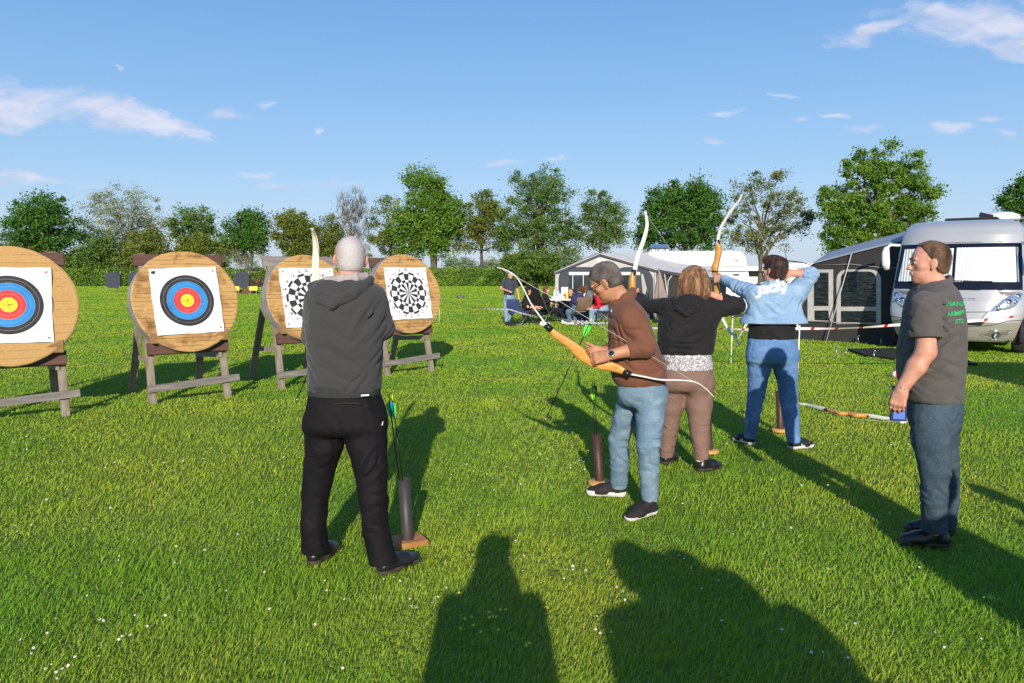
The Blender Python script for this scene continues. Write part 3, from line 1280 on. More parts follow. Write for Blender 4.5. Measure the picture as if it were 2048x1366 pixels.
def build_flowers():
    r = np.random.default_rng(17)
    mw = MAT('daisy_petals', (.80, .80, .78), .7)
    my = MAT('buttercup_petals', (.70, .55, .02), .6)
    md = MAT('daisy_centre', (.70, .42, .03), .7)
    mb = MB()
    pts = []
    for (px, py, n, sp) in [(880, 1180, 9, .25), (855, 1225, 5, .12), (1150, 1160, 5, .05), (1235, 1200, 4, .06), (1210, 1275, 4, .06), (965, 965, 9, .25), (1140, 940, 14, .22), (1130, 925, 8, .3), (70, 1320, 14, .25),
                            (120, 1345, 10, .2), (240, 1290, 4, .15), (440, 920, 7, .2), (300, 1185, 3, .2), (65, 1075, 3, .1), (610, 895, 5, .4), (250, 640, 40, 1.6), (330, 700, 12, .8), (560, 645, 16, 1.8), (900, 1010, 6, .5),
                            (1700, 900, 8, .5), (1850, 940, 8, .4), (1640, 990, 5, .3), (1390, 1165, 3, .1), (1480, 1250, 4, .2), (1800, 1290, 8, .5), (1990, 1190, 5, .3), (500, 1210, 8, .6), (180, 980, 10, .8), (760, 700, 8, .9), (930, 760, 14, 1.5),
                            (1120, 700, 14, 2.2), (1700, 780, 14, 1.2), (1950, 800, 10, .8), (400, 1040, 8, .7), (1010, 1120, 5, .3), (60, 900, 8, .6), (150, 700, 14, 1.5)]:
        g = GR(px, py)
        for _ in range(n):
            pts.append((g.x + r.normal(0, sp * .6), g.y + r.normal(0, sp), 0))
    for _ in range(110):
        D = 2.5 * (30 / 2.5) ** r.uniform()
        pts.append((D * r.uniform(-.75, .75), D, 0))
    for x, y, _ in pts:
        if y < 2: continue
        z = .045 + r.uniform(0, .03)
        rad = .0062 * r.uniform(.7, 1.2) * (1 + max(0, y - 7) * .04)
        t = Vector((r.normal(0, .35), -.5 + r.normal(0, .3), 1)).normalized()
        a = t.orthogonal().normalized()
        b = t.cross(a)
        c = Vector((x, y, z))
        n = 8
        mb.add([c + (a * math.cos(k * 2 * math.pi / n) + b * math.sin(k * 2 * math.pi / n)) * rad * (1 if k % 2 else .78) for k in range(n)] + [c - t * .002], [tuple(range(n))], 0, False)
        mb.add([c + t * .001 + (a * math.cos(k * 1.047) + b * math.sin(k * 1.047)) * rad * .32 for k in range(6)] + [c + t * .003], [(k, (k + 1) % 6, 6) for k in range(6)], 1, True)
        mb.tube([Vector((x, y, 0)), c], .0008, 3, mi=2, caps=False)
    mg = MAT('flower_stalk', (.10, .17, .03), .7)
    tag(mb.build('daisies', [mw, md, mg]), 'small white daisies dotted over the lawn', kind='stuff')
    mb = MB()
    for (px, py) in [(925, 1215), (935, 1265), (985, 1258), (990, 1292), (980, 1262), (1050, 1322), (1095, 1250), (943, 1275), (1010, 1240)]:
        g = GR(px, py)
        for q in range(2):
            c = g + Vector((r.normal(0, .02), r.normal(0, .02), .05 + r.uniform(0, .02)))
            t = Vector((r.normal(0, .3), -.4, 1)).normalized()
            a = t.orthogonal().normalized()
            b = t.cross(a)
            mb.add([c + (a * math.cos(k * 1.2566) + b * math.sin(k * 1.2566)) * .008 + t * .004 for k in range(5)] + [c], [(k, (k + 1) % 5, 5) for k in range(5)], 0, True)
            mb.tube([Vector((c.x, c.y, 0)), c], .0008, 3, mi=1, caps=False)
    tag(mb.build('buttercups', [my, mg]), 'yellow buttercups in the shaded grass at the front', kind='stuff')


# ---------------------------------------------------------------- foliage
def leaf_mat(name, c1, c2, c3, sc=.55):
    m, nt, b = nmat(name)
    N, L = nt.nodes, nt.links
    at = N.new('ShaderNodeAttribute')
    at.attribute_name = 'leafv'
    cr = N.new('ShaderNodeValToRGB')
    e = cr.color_ramp.elements
    e[0].position, e[0].color = 0, (*c1, 1)
    e[1].position, e[1].color = 1, (*c3, 1)
    q = e.new(.5)
    q.color = (*c2, 1)
    L.new(at.outputs['Fac'], cr.inputs[0])
    L.new(cr.outputs[0], b.inputs['Base Color'])
    b.inputs['Roughness'].default_value = .5
    b.inputs['Specular IOR Level'].default_value = .3
    tr = N.new('ShaderNodeBsdfTranslucent')
    L.new(cr.outputs[0], tr.inputs['Color'])
    ms = N.new('ShaderNodeMixShader')
    ms.inputs[0].default_value = .22
    L.new(b.outputs[0], ms.inputs[1])
    L.new(tr.outputs[0], ms.inputs[2])
    L.new(ms.outputs[0], nt.nodes['Material Output'].inputs['Surface'])
    return m


LM = dict(
    deep=leaf_mat('leaves_deep_green', (0.036, 0.105, 0.014), (0.062, 0.162, 0.019), (0.108, 0.228, 0.031)),
    mid=leaf_mat('leaves_mid_green', (0.054, 0.117, 0.017), (0.095, 0.176, 0.025), (0.158, 0.249, 0.039)),
    olive=leaf_mat('leaves_olive', (0.075, 0.114, 0.014), (0.130, 0.171, 0.019), (0.199, 0.228, 0.031)),
    pale=leaf_mat('leaves_grey_green', (0.160, 0.203, 0.103), (0.260, 0.306, 0.160), (0.385, 0.407, 0.226)),
    bright=leaf_mat('leaves_fresh_green', (0.066, 0.153, 0.014), (0.112, 0.225, 0.019), (0.190, 0.303, 0.033)),
    rust=leaf_mat('leaves_young_green', (.095, .130, .034), (.150, .185, .050), (.24, .25, .09)),
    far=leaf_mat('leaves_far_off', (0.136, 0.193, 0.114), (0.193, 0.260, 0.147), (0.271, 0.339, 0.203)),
)
bark = MAT('bark_grey_brown', (.105, .092, .070), .9, (.060, .050, .038), 5, .02, 14, stretch=(3, 3, .5))
bark_pale = MAT('bark_mossy', (.135, .130, .072), .9, (.085, .075, .045), 4, .02, 14, stretch=(3, 3, .5))
twig = MAT('twigs_grey', (.22, .175, .14), .9, (.14, .11, .09), 6)


def leaf_cloud(P, size, r, up=.5, front=.5, asp=.6):
    """quads at points P (n,3): random facing with a bias to the sky and the south"""
    n = len(P)
    nn = r.normal(0, 1, (n, 3)) + np.array([0, -front, up])
    nn /= np.linalg.norm(nn, axis=1)[:, None]
    a = np.cross(nn, r.normal(0, 1, (n, 3)))
    a /= np.linalg.norm(a, axis=1)[:, None] + 1e-9
    b = np.cross(nn, a)
    s = (size * 1.12 * r.uniform(.6, 1.3, n))[:, None]
    V = np.concatenate([P - a * s * .5, P - b * s * .5 * asp, P + a * s * .5, P + b * s * .5 * asp])
    i = np.arange(n)
    return V, np.stack([i, i + n, i + 2 * n, i + 3 * n], 1)


def leaf_object(name, P, size, mat, parent, r, val=None, **kw):
    V, Q = leaf_cloud(P, size, r, **kw)
    me = mesh_np(V, Q, False)
    n = len(P)
    v = r.uniform(0, 1, n) if val is None else np.clip(val + r.normal(0, .18, n), 0, 1)
    at = me.attributes.new('leafv', 'FLOAT', 'POINT')
    at.data.foreach_set('value', np.tile(v, 4).astype(np.float32))
    return link(name, me, mat, parent)


def make_tree(name, label, base, Y, blobs, leaf, nleaf, lsize, seed, trunk_top=None, tw=.22, nlimb=14, ntwig=150, group=None, stems=1,
              barkm=None, spread=.45, cat='tree', bare=False, stemlean=0.0, twr=.022, dz=.9, clump=None, fork=None):
    """base: photo x of the trunk; blobs: list of (px,py,rx,ry) crown lobes in photo pixels at depth Y; dz depth of crown relative to width"""
    r = np.random.default_rng(seed)
    sc = Y / FPX
    b0 = PX(base, 560, Y)
    b0.z = 0
    root = empty(name, b0, label, cat, group)
    B = []
    for (px, py, rx, ry) in blobs:
        c = PX(px, py, Y)
        rx, ry = rx * 1.10, ry * 1.08
        B.append((np.array([c.x, c.y, c.z]), np.array([rx * sc, (rx + ry) / 2 * sc * dz, ry * sc])))
    vol = np.array([b[1].prod() ** .75 for b in B])
    vol /= vol.sum()
    ztop = max(b[0][2] + b[1][2] for b in B)
    zbot = min(b[0][2] - b[1][2] for b in B)
    # clump centres
    nc = clump or max(30, nleaf // 34)
    which = r.choice(len(B), nc, p=vol)
    d = r.normal(0, 1, (nc, 3))
    d /= np.linalg.norm(d, axis=1)[:, None]
    rad = r.uniform(0, 1, nc) ** (1 / 2.6)
    C = np.array([B[w][0] for w in which]) + d * rad[:, None] * np.array([B[w][1] for w in which])
    C = C[C[:, 2] > .4]
    nc = len(C)
    # limbs
    forkz = fork if fork is not None else max(zbot * .9, ztop * .22)
    tips = C[r.choice(nc, min(nc, nlimb), replace=False)]
    mb = MB()
    samples = []
    bs = []
    for sidx in range(stems):
        off = (sidx - (stems - 1) / 2) * .35
        tt = Vector((b0.x + stemlean * (forkz) + off * 1.4, Y + r.normal(0, .2), forkz * (1 if stems == 1 else 1.4)))
        p0 = Vector((b0.x + off, Y, -.05))
        mid = p0.lerp(tt, .5) + Vector((r.normal(0, .06), 0, 0))
        t2 = tt + Vector((stemlean * 1.0 + r.normal(0, .15), r.normal(0, .2), (ztop - forkz) * .55))
        mb.tube([p0, p0 + Vector((0, 0, .35)), mid, tt, tt.lerp(t2, .5), t2], [tw * 1.35, tw * 1.05, tw * .9, tw * .8, tw * .5, tw * .2], 9, caps=False)
        bs.append((tt, t2))
        for f in np.linspace(0, 1, 6): samples.append((tt.lerp(t2, f), tw * (.7 - .5 * f)))
    for i, t in enumerate(tips):
        st, t2 = bs[i % stems]
        f = r.uniform(0, .8)
        s = st.lerp(t2, f)
        e = Vector(t)
        if e.z < s.z - 1.5: s = st
        m1 = s.lerp(e, .45) + Vector((0, 0, (e - s).length * .10 * r.uniform(-.2, 1)))
        m1 += Vector((r.normal(0, .2), r.normal(0, .2), 0))
        w0 = tw * (.48 - .25 * f)
        pts = [s, s.lerp(m1, .5) + Vector((0, 0, .05)), m1, m1.lerp(e, .5) + Vector((r.normal(0, .1), 0, r.normal(0, .1))), e]
        ws = [w0, w0 * .8, w0 * .62, w0 * .42, w0 * .18]
        mb.tube(pts, ws, 6, caps=False)
        for k in (1, 2, 3, 4): samples.append((pts[k], ws[k]))
        samples.append((m1.lerp(e, .25), ws[2] * .9))
    SP = np.array([list(p) for p, _ in samples])
    tb = mb
    tb.cm = 1 if bare else 0
    for i in r.permutation(nc)[:ntwig]:
        e = C[i]
        dd = np.linalg.norm((SP - e) * np.array([1, 1, 1.0]), axis=1) + np.maximum(0, SP[:, 2] - e[2]) * 1.5
        j = int(dd.argmin())
        s = Vector(SP[j])
        w = min(samples[j][1] * .6, twr * 2)
        ev = Vector(e)
        mid = s.lerp(ev, .5) + Vector((r.normal(0, .08), r.normal(0, .08), r.uniform(-.05, .18)))
        tb.tube([s, mid, ev], [w, w * .7, twr * .35], 4, caps=False)
        if bare:
            for _ in range(5):
                q = mid.lerp(ev, r.uniform(0, 1))
                q2 = q + Vector((r.normal(0, .22), r.normal(0, .22), r.uniform(.35, .95)))
                tb.tube([q, q.lerp(q2, .5) + Vector((r.normal(0, .04), 0, 0)), q2], [twr * .55, twr * .45, twr * .3], 3, caps=False)
    trunk = mb.build('trunk', [barkm or bark, twig], root)
    if nleaf:
        per = int(nleaf * 2.9) // nc + 1
        sig = spread * (.5 + r.uniform(0, 1, nc) ** 1.5)
        P = np.repeat(C, per, 0) + r.normal(0, 1, (nc * per, 3)) * np.repeat(sig, per)[:, None] * np.array([1, 1, .72])
        cv = np.repeat(r.uniform(.15, .85, nc), per)
        # extra single sprays beyond the outline keep it ragged
        leaf_object('crown', P, lsize * .74, LM[leaf], root, r, cv)
    return root
# ================================================================ the field and what grows round it
build_ground()
build_grass()
build_flowers()
YR = 92.0
row = 'trees in the row behind the hedge'
make_tree('tree', 'round dense dark green tree at the far left of the tree row', 85, YR, [(88, 445, 68, 52), (60, 480, 45, 45), (125, 480, 42, 45), (85, 425, 40, 36), (90, 520, 70, 30)], 'deep', 9000, .36, 101, tw=.24, group=row)
make_tree('tree', 'wide airy grey green tree with a pale thin crown, second big crown from the left', 262, YR + 6, [(250, 440, 78, 62), (215, 465, 45, 45), (295, 460, 38, 55), (250, 405, 50, 30)], 'pale', 5200, .26, 102, tw=.26, group=row, ntwig=260, spread=.5, nlimb=20)
make_tree('bush', 'dark rounded bush between the dense tree and the airy grey green tree', 205, YR - 2, [(205, 515, 42, 42), (180, 525, 30, 35)], 'mid', 4200, .34, 103, tw=.10, cat='bush', group='bushes at the foot of the tree row')
make_tree('bush', 'yellowish olive bush in front of the airy grey green tree', 290, YR - 2.5, [(288, 505, 44, 45), (312, 520, 30, 35), (262, 530, 30, 30)], 'olive', 4600, .33, 104, tw=.12, cat='bush', group='bushes at the foot of the tree row')
make_tree('bush', 'low mixed green bush left of the light green tree', 348, YR + 1, [(350, 530, 40, 32), (335, 545, 40, 25)], 'mid', 2600, .33, 105, tw=.10, cat='bush', group='bushes at the foot of the tree row')
make_tree('tree', 'small light green tree with a loose top rising over the second target', 386, YR + 2, [(386, 448, 42, 34), (372, 468, 32, 26), (405, 470, 28, 28)], 'mid', 3000, .30, 106, tw=.16, group=row, spread=.4)
make_tree('bush', 'olive green bush spreading below the light green tree', 410, YR - 2, [(405, 505, 42, 32), (435, 512, 34, 34), (380, 520, 36, 30), (400, 540, 60, 25)], 'olive', 5200, .33, 107, tw=.12, cat='bush', group='bushes at the foot of the tree row')
make_tree('tree', 'dark green tree with a leaning trunk between the second and third targets', 508, YR, [(495, 460, 44, 38), (478, 490, 30, 34), (520, 480, 26, 34), (492, 436, 26, 18)], 'deep', 4600, .32, 108, tw=.22, group=row, stemlean=-.12, barkm=bark_pale, nlimb=18, fork=2.4)
make_tree('tree', 'olive green tree behind the third target', 598, YR, [(588, 470, 42, 44), (612, 478, 34, 40), (585, 440, 26, 20), (600, 510, 40, 26)], 'olive', 5000, .32, 109, tw=.2, group=row)
make_tree('tree', 'thin olive tree right beside the raised bow limb', 655, YR + 1, [(652, 475, 34, 44), (668, 490, 28, 40)], 'olive', 2200, .28, 110, tw=.16, group=row, ntwig=200, spread=.45)
make_tree('tree', 'bare grey tree without leaves above the white haired archer', 704, YR + 4, [(703, 435, 40, 52), (700, 480, 46, 50), (712, 415, 28, 32)], 'pale', 260, .2, 111, tw=.16, group=row, ntwig=330, nlimb=26, bare=True, twr=.030, barkm=twig, clump=340)
make_tree('tree', 'slender sparse tree between the bare tree and the tallest dense tree', 783, YR + 1, [(775, 450, 34, 50), (760, 490, 34, 30), (795, 470, 26, 42), (780, 415, 20, 22)], 'olive', 2700, .27, 112, tw=.20, group=row, ntwig=260, barkm=bark, nlimb=20, spread=.42, fork=4.6)
make_tree('tree', 'tallest dense bright green tree in the middle of the row', 868, YR - 1, [(850, 385, 42, 46), (848, 435, 62, 52), (880, 440, 42, 60), (820, 470, 40, 50), (868, 480, 55, 34), (838, 355, 22, 24), (868, 365, 20, 28), (898, 430, 28, 46)], 'bright', 13000, .33, 113, tw=.30, group=row, nlimb=26, stems=2, fork=3.6, barkm=bark_pale, spread=.42)
make_tree('tree', 'medium tree with yellow green leaves right of the tallest dense tree', 963, YR, [(962, 435, 36, 48), (935, 470, 34, 34), (988, 460, 30, 44), (965, 400, 22, 22), (1005, 478, 22, 26)], 'olive', 5200, .27, 114, tw=.22, group=row, ntwig=280, nlimb=22, fork=4.2, spread=.46)
make_tree('tree', 'tall many stemmed tree with an open crown between the medium trees', 1075, YR - 2, [(1060, 375, 42, 42), (1095, 380, 42, 44), (1045, 430, 44, 52), (1110, 430, 48, 56), (1080, 470, 70, 36), (1140, 460, 34, 44), (1030, 470, 30, 36)], 'mid', 9000, .27, 115, tw=.24, group=row, nlimb=34, ntwig=420, stems=3, fork=3.0, barkm=bark_pale, spread=.46)
make_tree('tree', 'airy tree with a straight trunk rising behind the awning peak', 1200, YR - 1, [(1205, 415, 36, 38), (1185, 450, 34, 38), (1230, 445, 30, 42), (1205, 480, 48, 20)], 'mid', 4300, .27, 116, tw=.24, group=row, nlimb=24, ntwig=260, fork=5.0, barkm=bark_pale, spread=.46)
make_tree('tree', 'broad dense dark green tree behind the caravan roof', 1368, 62.0, [(1365, 400, 60, 44), (1320, 420, 42, 38), (1405, 420, 42, 44), (1345, 460, 70, 34), (1400, 465, 44, 34), (1290, 470, 24, 26)], 'deep', 12000, .24, 117, tw=.26, nlimb=24, spread=.30)
make_tree('tree', 'open young leaved tree above the denim jacket archer', 1520, 46.0, [(1535, 385, 56, 46), (1485, 425, 40, 42), (1570, 435, 54, 54), (1475, 375, 14, 14), (1510, 470, 56, 32), (1605, 430, 26, 36), (1470, 470, 20, 26), (1625, 545, 26, 14)], 'rust', 4300, .15, 118, tw=.15, nlimb=30, ntwig=420, barkm=bark_pale, spread=.22, twr=.014, fork=1.9)
make_tree('tree', 'large fresh green tree with an uneven top beside the motorhome', 1765, 42.0, [(1768, 308, 20, 36), (1822, 335, 24, 40), (1708, 335, 20, 34), (1765, 370, 44, 40), (1825, 390, 36, 46), (1685, 395, 38, 38), (1740, 430, 72, 44), (1830, 440, 32, 40), (1658, 400, 18, 18), (1672, 450, 34, 40), (1700, 490, 50, 34), (1780, 480, 60, 34), (1865, 388, 14, 10), (1740, 350, 24, 30)], 'bright', 17000, .17, 119, tw=.24, nlimb=34, ntwig=260, spread=.17, fork=1.8)
make_tree('tree', 'dark tree at the right edge behind the motorhome roof', 2075, 44.0, [(2065, 400, 55, 42), (2090, 370, 50, 40), (2030, 408, 24, 24)], 'deep', 5000, .18, 120, tw=.2, nlimb=18, spread=.22)
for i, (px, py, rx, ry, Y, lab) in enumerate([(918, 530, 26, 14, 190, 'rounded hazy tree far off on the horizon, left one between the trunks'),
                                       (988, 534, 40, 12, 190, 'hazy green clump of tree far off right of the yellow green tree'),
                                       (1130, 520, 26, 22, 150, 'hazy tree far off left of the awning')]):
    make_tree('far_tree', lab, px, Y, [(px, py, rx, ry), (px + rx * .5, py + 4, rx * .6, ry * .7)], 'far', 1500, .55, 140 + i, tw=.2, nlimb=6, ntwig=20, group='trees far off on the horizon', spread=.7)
make_tree('bush', 'broad leafy green shrub behind the standing man by the hedge', 1062, 86.0, [(1055, 530, 48, 26), (1092, 528, 26, 30), (1025, 540, 30, 20), (1040, 522, 20, 14)], 'mid', 5200, .30, 150, tw=.10, cat='bush')
make_tree('bush', 'grey brown bare shrub behind the far dark target on the right', 500, 87.5, [(505, 525, 26, 24), (470, 515, 26, 22)], 'pale', 500, .2, 151, tw=.08, cat='bush', bare=True, barkm=twig, ntwig=90, twr=.03, nlimb=10)
make_tree('bush', 'dusky mixed shrub left edge under the dense dark green tree', 35, YR - 2, [(30, 520, 46, 34), (-20, 520, 40, 40), (110, 535, 46, 26)], 'olive', 3600, .33, 152, tw=.10, cat='bush')
# hedge
r = np.random.default_rng(55)
YH = 88.0
hx0, hx1 = PX(-260, 560, YH).x, PX(1900, 560, YH).x
hroot = empty('hedge', ((hx0 + hx1) / 2, YH, 0), 'long clipped green hedge along the far side of the field', 'hedge')
N = 74000
x = r.uniform(hx0, hx1, N)
top = 1.95 + .16 * fnoise(x, x * 0, 3.1, 4) + .14 * fnoise(x, x * 0, .9, 6) + r.normal(0, .08, N)
z = top * r.uniform(0, 1, N) ** .8
bul = .22 * fnoise(x, z * 1.3, 1.3, 9) + .12 * fnoise(x * 1.0, z, .5, 3)
y = YH - .55 + bul + r.normal(0, .08, N)
m = r.uniform(0, 1, N) < .25
y[m] = YH + r.uniform(-.6, .6, m.sum())
z[m] = top[m] * r.uniform(.93, 1.03, m.sum())
vv_ = .5 + .45 * fnoise(x, z, 2.4, 31)
leaf_object('foliage', np.stack([x, y, z], 1), .20, LM['bright'], hroot, r, vv_, up=.4, front=.9)
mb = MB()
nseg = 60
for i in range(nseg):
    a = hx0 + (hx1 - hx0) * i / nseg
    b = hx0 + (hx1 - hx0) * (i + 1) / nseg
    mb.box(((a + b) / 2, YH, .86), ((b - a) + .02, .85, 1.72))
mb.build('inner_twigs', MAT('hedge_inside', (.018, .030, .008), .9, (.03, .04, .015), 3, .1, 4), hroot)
# ================================================================ the five archers and the instructor
skin_a = MAT('skin_fair', (.64, .32, .22), .55, (.60, .24, .16), 22, .0012, 160, sss=.12)
skin_b = MAT('skin_tan', (.50, .25, .14), .55, (.42, .19, .10), 20, .0012, 160, sss=.10)
skin_c = MAT('skin_pink', (.62, .33, .23), .55, (.55, .24, .16), 24, .0012, 160, sss=.10)
hair_grey = MAT('hair_short_grey', (.53, .50, .50), .8, (.58, .40, .35), 8, .002, 300, lo=.40, hi=.70)
hair_salt = MAT('hair_salt_and_pepper', (.050, .040, .038), .8, (.20, .17, .16), 10, .003, 260)
hair_auburn = MAT('hair_copper_brown', (.12, .050, .022), .38, (.42, .225, .11), 5, .006, 120, stretch=(5, 5, .6), lo=.36, hi=.60, spec=.6)
hair_dark = MAT('hair_dark_brown', (.032, .013, .008), .42, (.085, .036, .020), 10, .002, 130, stretch=(3, 3, 1), spec=.6)
hair_brown = MAT('hair_mid_brown', (.075, .040, .022), .5, (.21, .125, .070), 14, .003, 200, stretch=(1.6, 1.6, .5))
cl_greymel = MAT('cloth_dark_grey_melange', (.034, .034, .036), .9, (.049, .049, .051), 240, .0016, 420, stretch=(1, 1, 3), sheen=.15)
cl_rib = MAT('cloth_grey_rib', (.036, .035, .038), .9, (.026, .026, .028), 60, .003, 260, stretch=(1, 1, .05))
cl_lining = MAT('cloth_pale_lining', (.40, .35, .34), .9, (.34, .29, .28), 60, .0015, 200)
cl_blacktr = MAT('cloth_black_chino', (.0062, .0048, .0066), .75, (.0095, .0072, .0098), 7, .0015, 300, spec=.2)
cl_brown = MAT('cloth_brown_jersey', (.165, .066, .036), .9, (.145, .056, .030), 14, .0010, 330, sheen=.08)
cl_black = MAT('cloth_black_sweat', (.0060, .0055, .0065), .85, (.0095, .009, .0105), 12, .0015, 300, sheen=.06)
cl_mauve = MAT('cloth_mauve_brown', (.215, .130, .102), .85, (.19, .114, .09), 14, .0012, 260)
cl_polo = MAT('cloth_grey_polo', (.100, .090, .086), .88, (.084, .076, .073), 16, .0020, 520, sheen=.1)
m_leather = MAT('black_leather', (.008, .008, .010), .32, (.014, .013, .015), 12, .0015, 60, spec=.6)
m_shoeblack = MAT('black_knit_shoe', (.014, .011, .012), .75, (.022, .019, .020), 60, .002, 300)
m_solewhite = MAT('white_sole', (.72, .68, .64), .6, (.60, .56, .52), 20, .001, 100)
m_soledark = MAT('dark_sole', (.040, .032, .026), .8, (.065, .055, .04), 20, .001, 100)
m_steel = MAT('steel', (.55, .55, .56), .3, (.45, .45, .47), 20, metal=.9)
m_blackplastic = MAT('black_plastic', (.010, .010, .012), .35, (.015, .015, .017), 20)
m_eyew = MAT('eye_white', (.65, .60, .57), .3)
m_eyei = MAT('eye_iris', (.04, .03, .02), .2)
m_whitepaint = MAT('white_print', (.78, .78, .76), .7, (.70, .70, .68), 30)


def denim(name, c1, c2, fade):
    """jeans: worn light areas follow the cloth, fine twill and short white threads"""
    m, nt, b = nmat(name)
    N, L = nt.nodes, nt.links
    tcn = N.new('ShaderNodeTexCoord')
    def nz(scale, st, det=4):
        mp = N.new('ShaderNodeMapping')
        mp.inputs['Scale'].default_value = st
        L.new(tcn.outputs['Object'], mp.inputs[0])
        n = N.new('ShaderNodeTexNoise')
        n.inputs['Scale'].default_value = scale
        n.inputs['Detail'].default_value = det
        L.new(mp.outputs[0], n.inputs['Vector'])
        return n.outputs['Fac']
    def rng_(v, a, b_):
        r = N.new('ShaderNodeMapRange')
        r.inputs['From Min'].default_value = a
        r.inputs['From Max'].default_value = b_
        L.new(v, r.inputs['Value'])
        return r.outputs[0]
    def mix(f, a, b_):
        x = N.new('ShaderNodeMix')
        x.data_type = 'RGBA'
        L.new(f, x.inputs[0])
        for i, v in ((6, a), (7, b_)):
            if isinstance(v, tuple): x.inputs[i].default_value = (*v, 1)
            else: L.new(v, x.inputs[i])
        return x.outputs[2]
    big = rng_(nz(3.2, (1, 1, .7)), .38, .62)
    c = mix(big, c1, c2)
    whisk = rng_(nz(9, (1, 1, 1.6), 6), .50, .85)
    c = mix(whisk, c, fade)
    twill = rng_(nz(300, (1, 1, .35), 2), .5, .8)
    c = mix(twill, c, tuple(min(1, x * 1.25 + .02) for x in c2))
    L.new(c, b.inputs['Base Color'])
    b.inputs['Roughness'].default_value = .9
    b.inputs['Specular IOR Level'].default_value = .15
    bp = N.new('ShaderNodeBump')
    bp.inputs['Distance'].default_value = .0025
    L.new(nz(70, (1, 1, 1.6), 4), bp.inputs['Height'])
    L.new(bp.outputs[0], b.inputs['Normal'])
    return m


dn_light = denim('denim_light', (.120, .190, .265), (.165, .250, .33), (.30, .39, .46))
dn_mid = denim('denim_mid_blue', (.075, .16, .335), (.11, .22, .42), (.20, .33, .54))
dn_dark = denim('denim_dark', (.036, .058, .085), (.055, .085, .115), (.095, .125, .14))
dn_jacket = denim('denim_jacket', (.19, .31, .48), (.24, .37, .53), (.34, .46, .60))


def seam(mb, pts, r=.0018, n=5):
    mb.tube(pts, r, n)


# ---- archer in the dark grey hoodie ---------------------------------------------------------
Y1 = 3.92
sp1 = dict(
    head=dict(c=(701, 519, Y1 + .03), f=(-.22, 1, -.10), u=(0, .08, 1), s=.96),
    neck=(697, 582, Y1), neck_r=.066,
    torso=[(562, 655, 738, Y1, .07), (574, 634, 760, Y1, .10), (588, 620, 768, Y1, .125), (620, 612, 768, Y1, .145), (665, 613, 766, Y1, .15), (715, 617, 764, Y1, .145), (760, 618, 762, Y1, .15), (783, 616, 760, Y1, .15)],
    pelvis=[(778, 620, 758, Y1, .135), (810, 613, 768, Y1, .145), (850, 609, 772, Y1, .15), (868, 614, 768, Y1, .12)],
    arms=[dict(sh=(636, 600, Y1), el=(626, 672, Y1 + .05), wr=(648, 640, Y1 + .38), r=(.066, .058, .042), cuff=.92, hand=dict(d=(.15, 1, .35), n=(1, 0, 0), side=-1, curl=(60, 80, 50), thumb_curl=55)),
          dict(sh=(748, 600, Y1), el=(768, 655, Y1 + .04), wr=(722, 628, Y1 + .36), r=(.066, .054, .042), cuff=.92, hand=dict(d=(-.3, 1, .25), n=(-1, 0, .1), side=1, curl=(65, 75, 50), thumb_curl=45))],
    legs=[[(649, 845, Y1 + .02, 76), (649, 885, Y1 + .03, 76), (640, 930, Y1 + .05, 66), (631, 990, Y1 + .06, 56), (626, 1050, Y1 + .04, 50), (625, 1108, Y1 + .02, 57)],
          [(733, 845, Y1, 78), (733, 885, Y1 - .01, 80), (741, 930, Y1 - .04, 70), (747, 1000, Y1 - .07, 58), (749, 1060, Y1 - .09, 54), (754, 1130, Y1 - .11, 58)]],
    knee_i=3, leg_fold=.75, leg_s=.98,
    shoes=[dict(heel=(620, 1137), toe=(672, 1103), h=.09, L=.28), dict(heel=(756, 1157), toe=(830, 1128), h=.09, L=.29)],
    top_folds=[((690, 700, Y1 - .14), (-.35, 0, 1), .11, .005, .16), ((740, 640, Y1 - .12), (-.7, 0, .7), .07, .005, .11), ((735, 735, Y1 - .12), (-.6, 0, .8), .06, .005, .13), ((640, 740, Y1 - .12), (.5, 0, .8), .07, .004, .12)],
    leg_folds=[((655, 925, Y1 - .06), (.8, 0, 1), .05, .005, .10), ((740, 930, Y1 - .12), (-.6, 0, 1), .05, .006, .11), ((690, 860, Y1 - .12), (1, 0, .3), .07, .005, .11)],
)
pr1 = person_root('archer with short white hair in a dark grey hoodie and black trousers, seen from behind', sp1)
ob, P, R3, hc = make_body(pr1, sp1, skin_a)
hg = hair_cap(pr1, P, R3, .96, hair_grey, thick=.004, nape=-.052, noise=.0004)
tri_strands(hg, 14000, .007, .0007, (0, 0, -.5), hair_grey, 'stubble', hg, seed=3, jitter=.2)
hood = make_top(pr1, sp1, 'hoodie', cl_greymel)


def ribband(root, row0, row1, mat, name='hem_band', e=2.3):
    S_l = levels([row0, row1])
    lo, hi = bounds(torso_pts(S_l), .05)
    S = SDF(lo, hi, .005)
    S.loft(S_l, k=.0, e=e, rnd=.008, smooth=False)
    return S.obj(name, mat, root)


ribband(pr1, (766, 616, 761, Y1, .153), (789, 618, 760, Y1, .150), cl_rib)
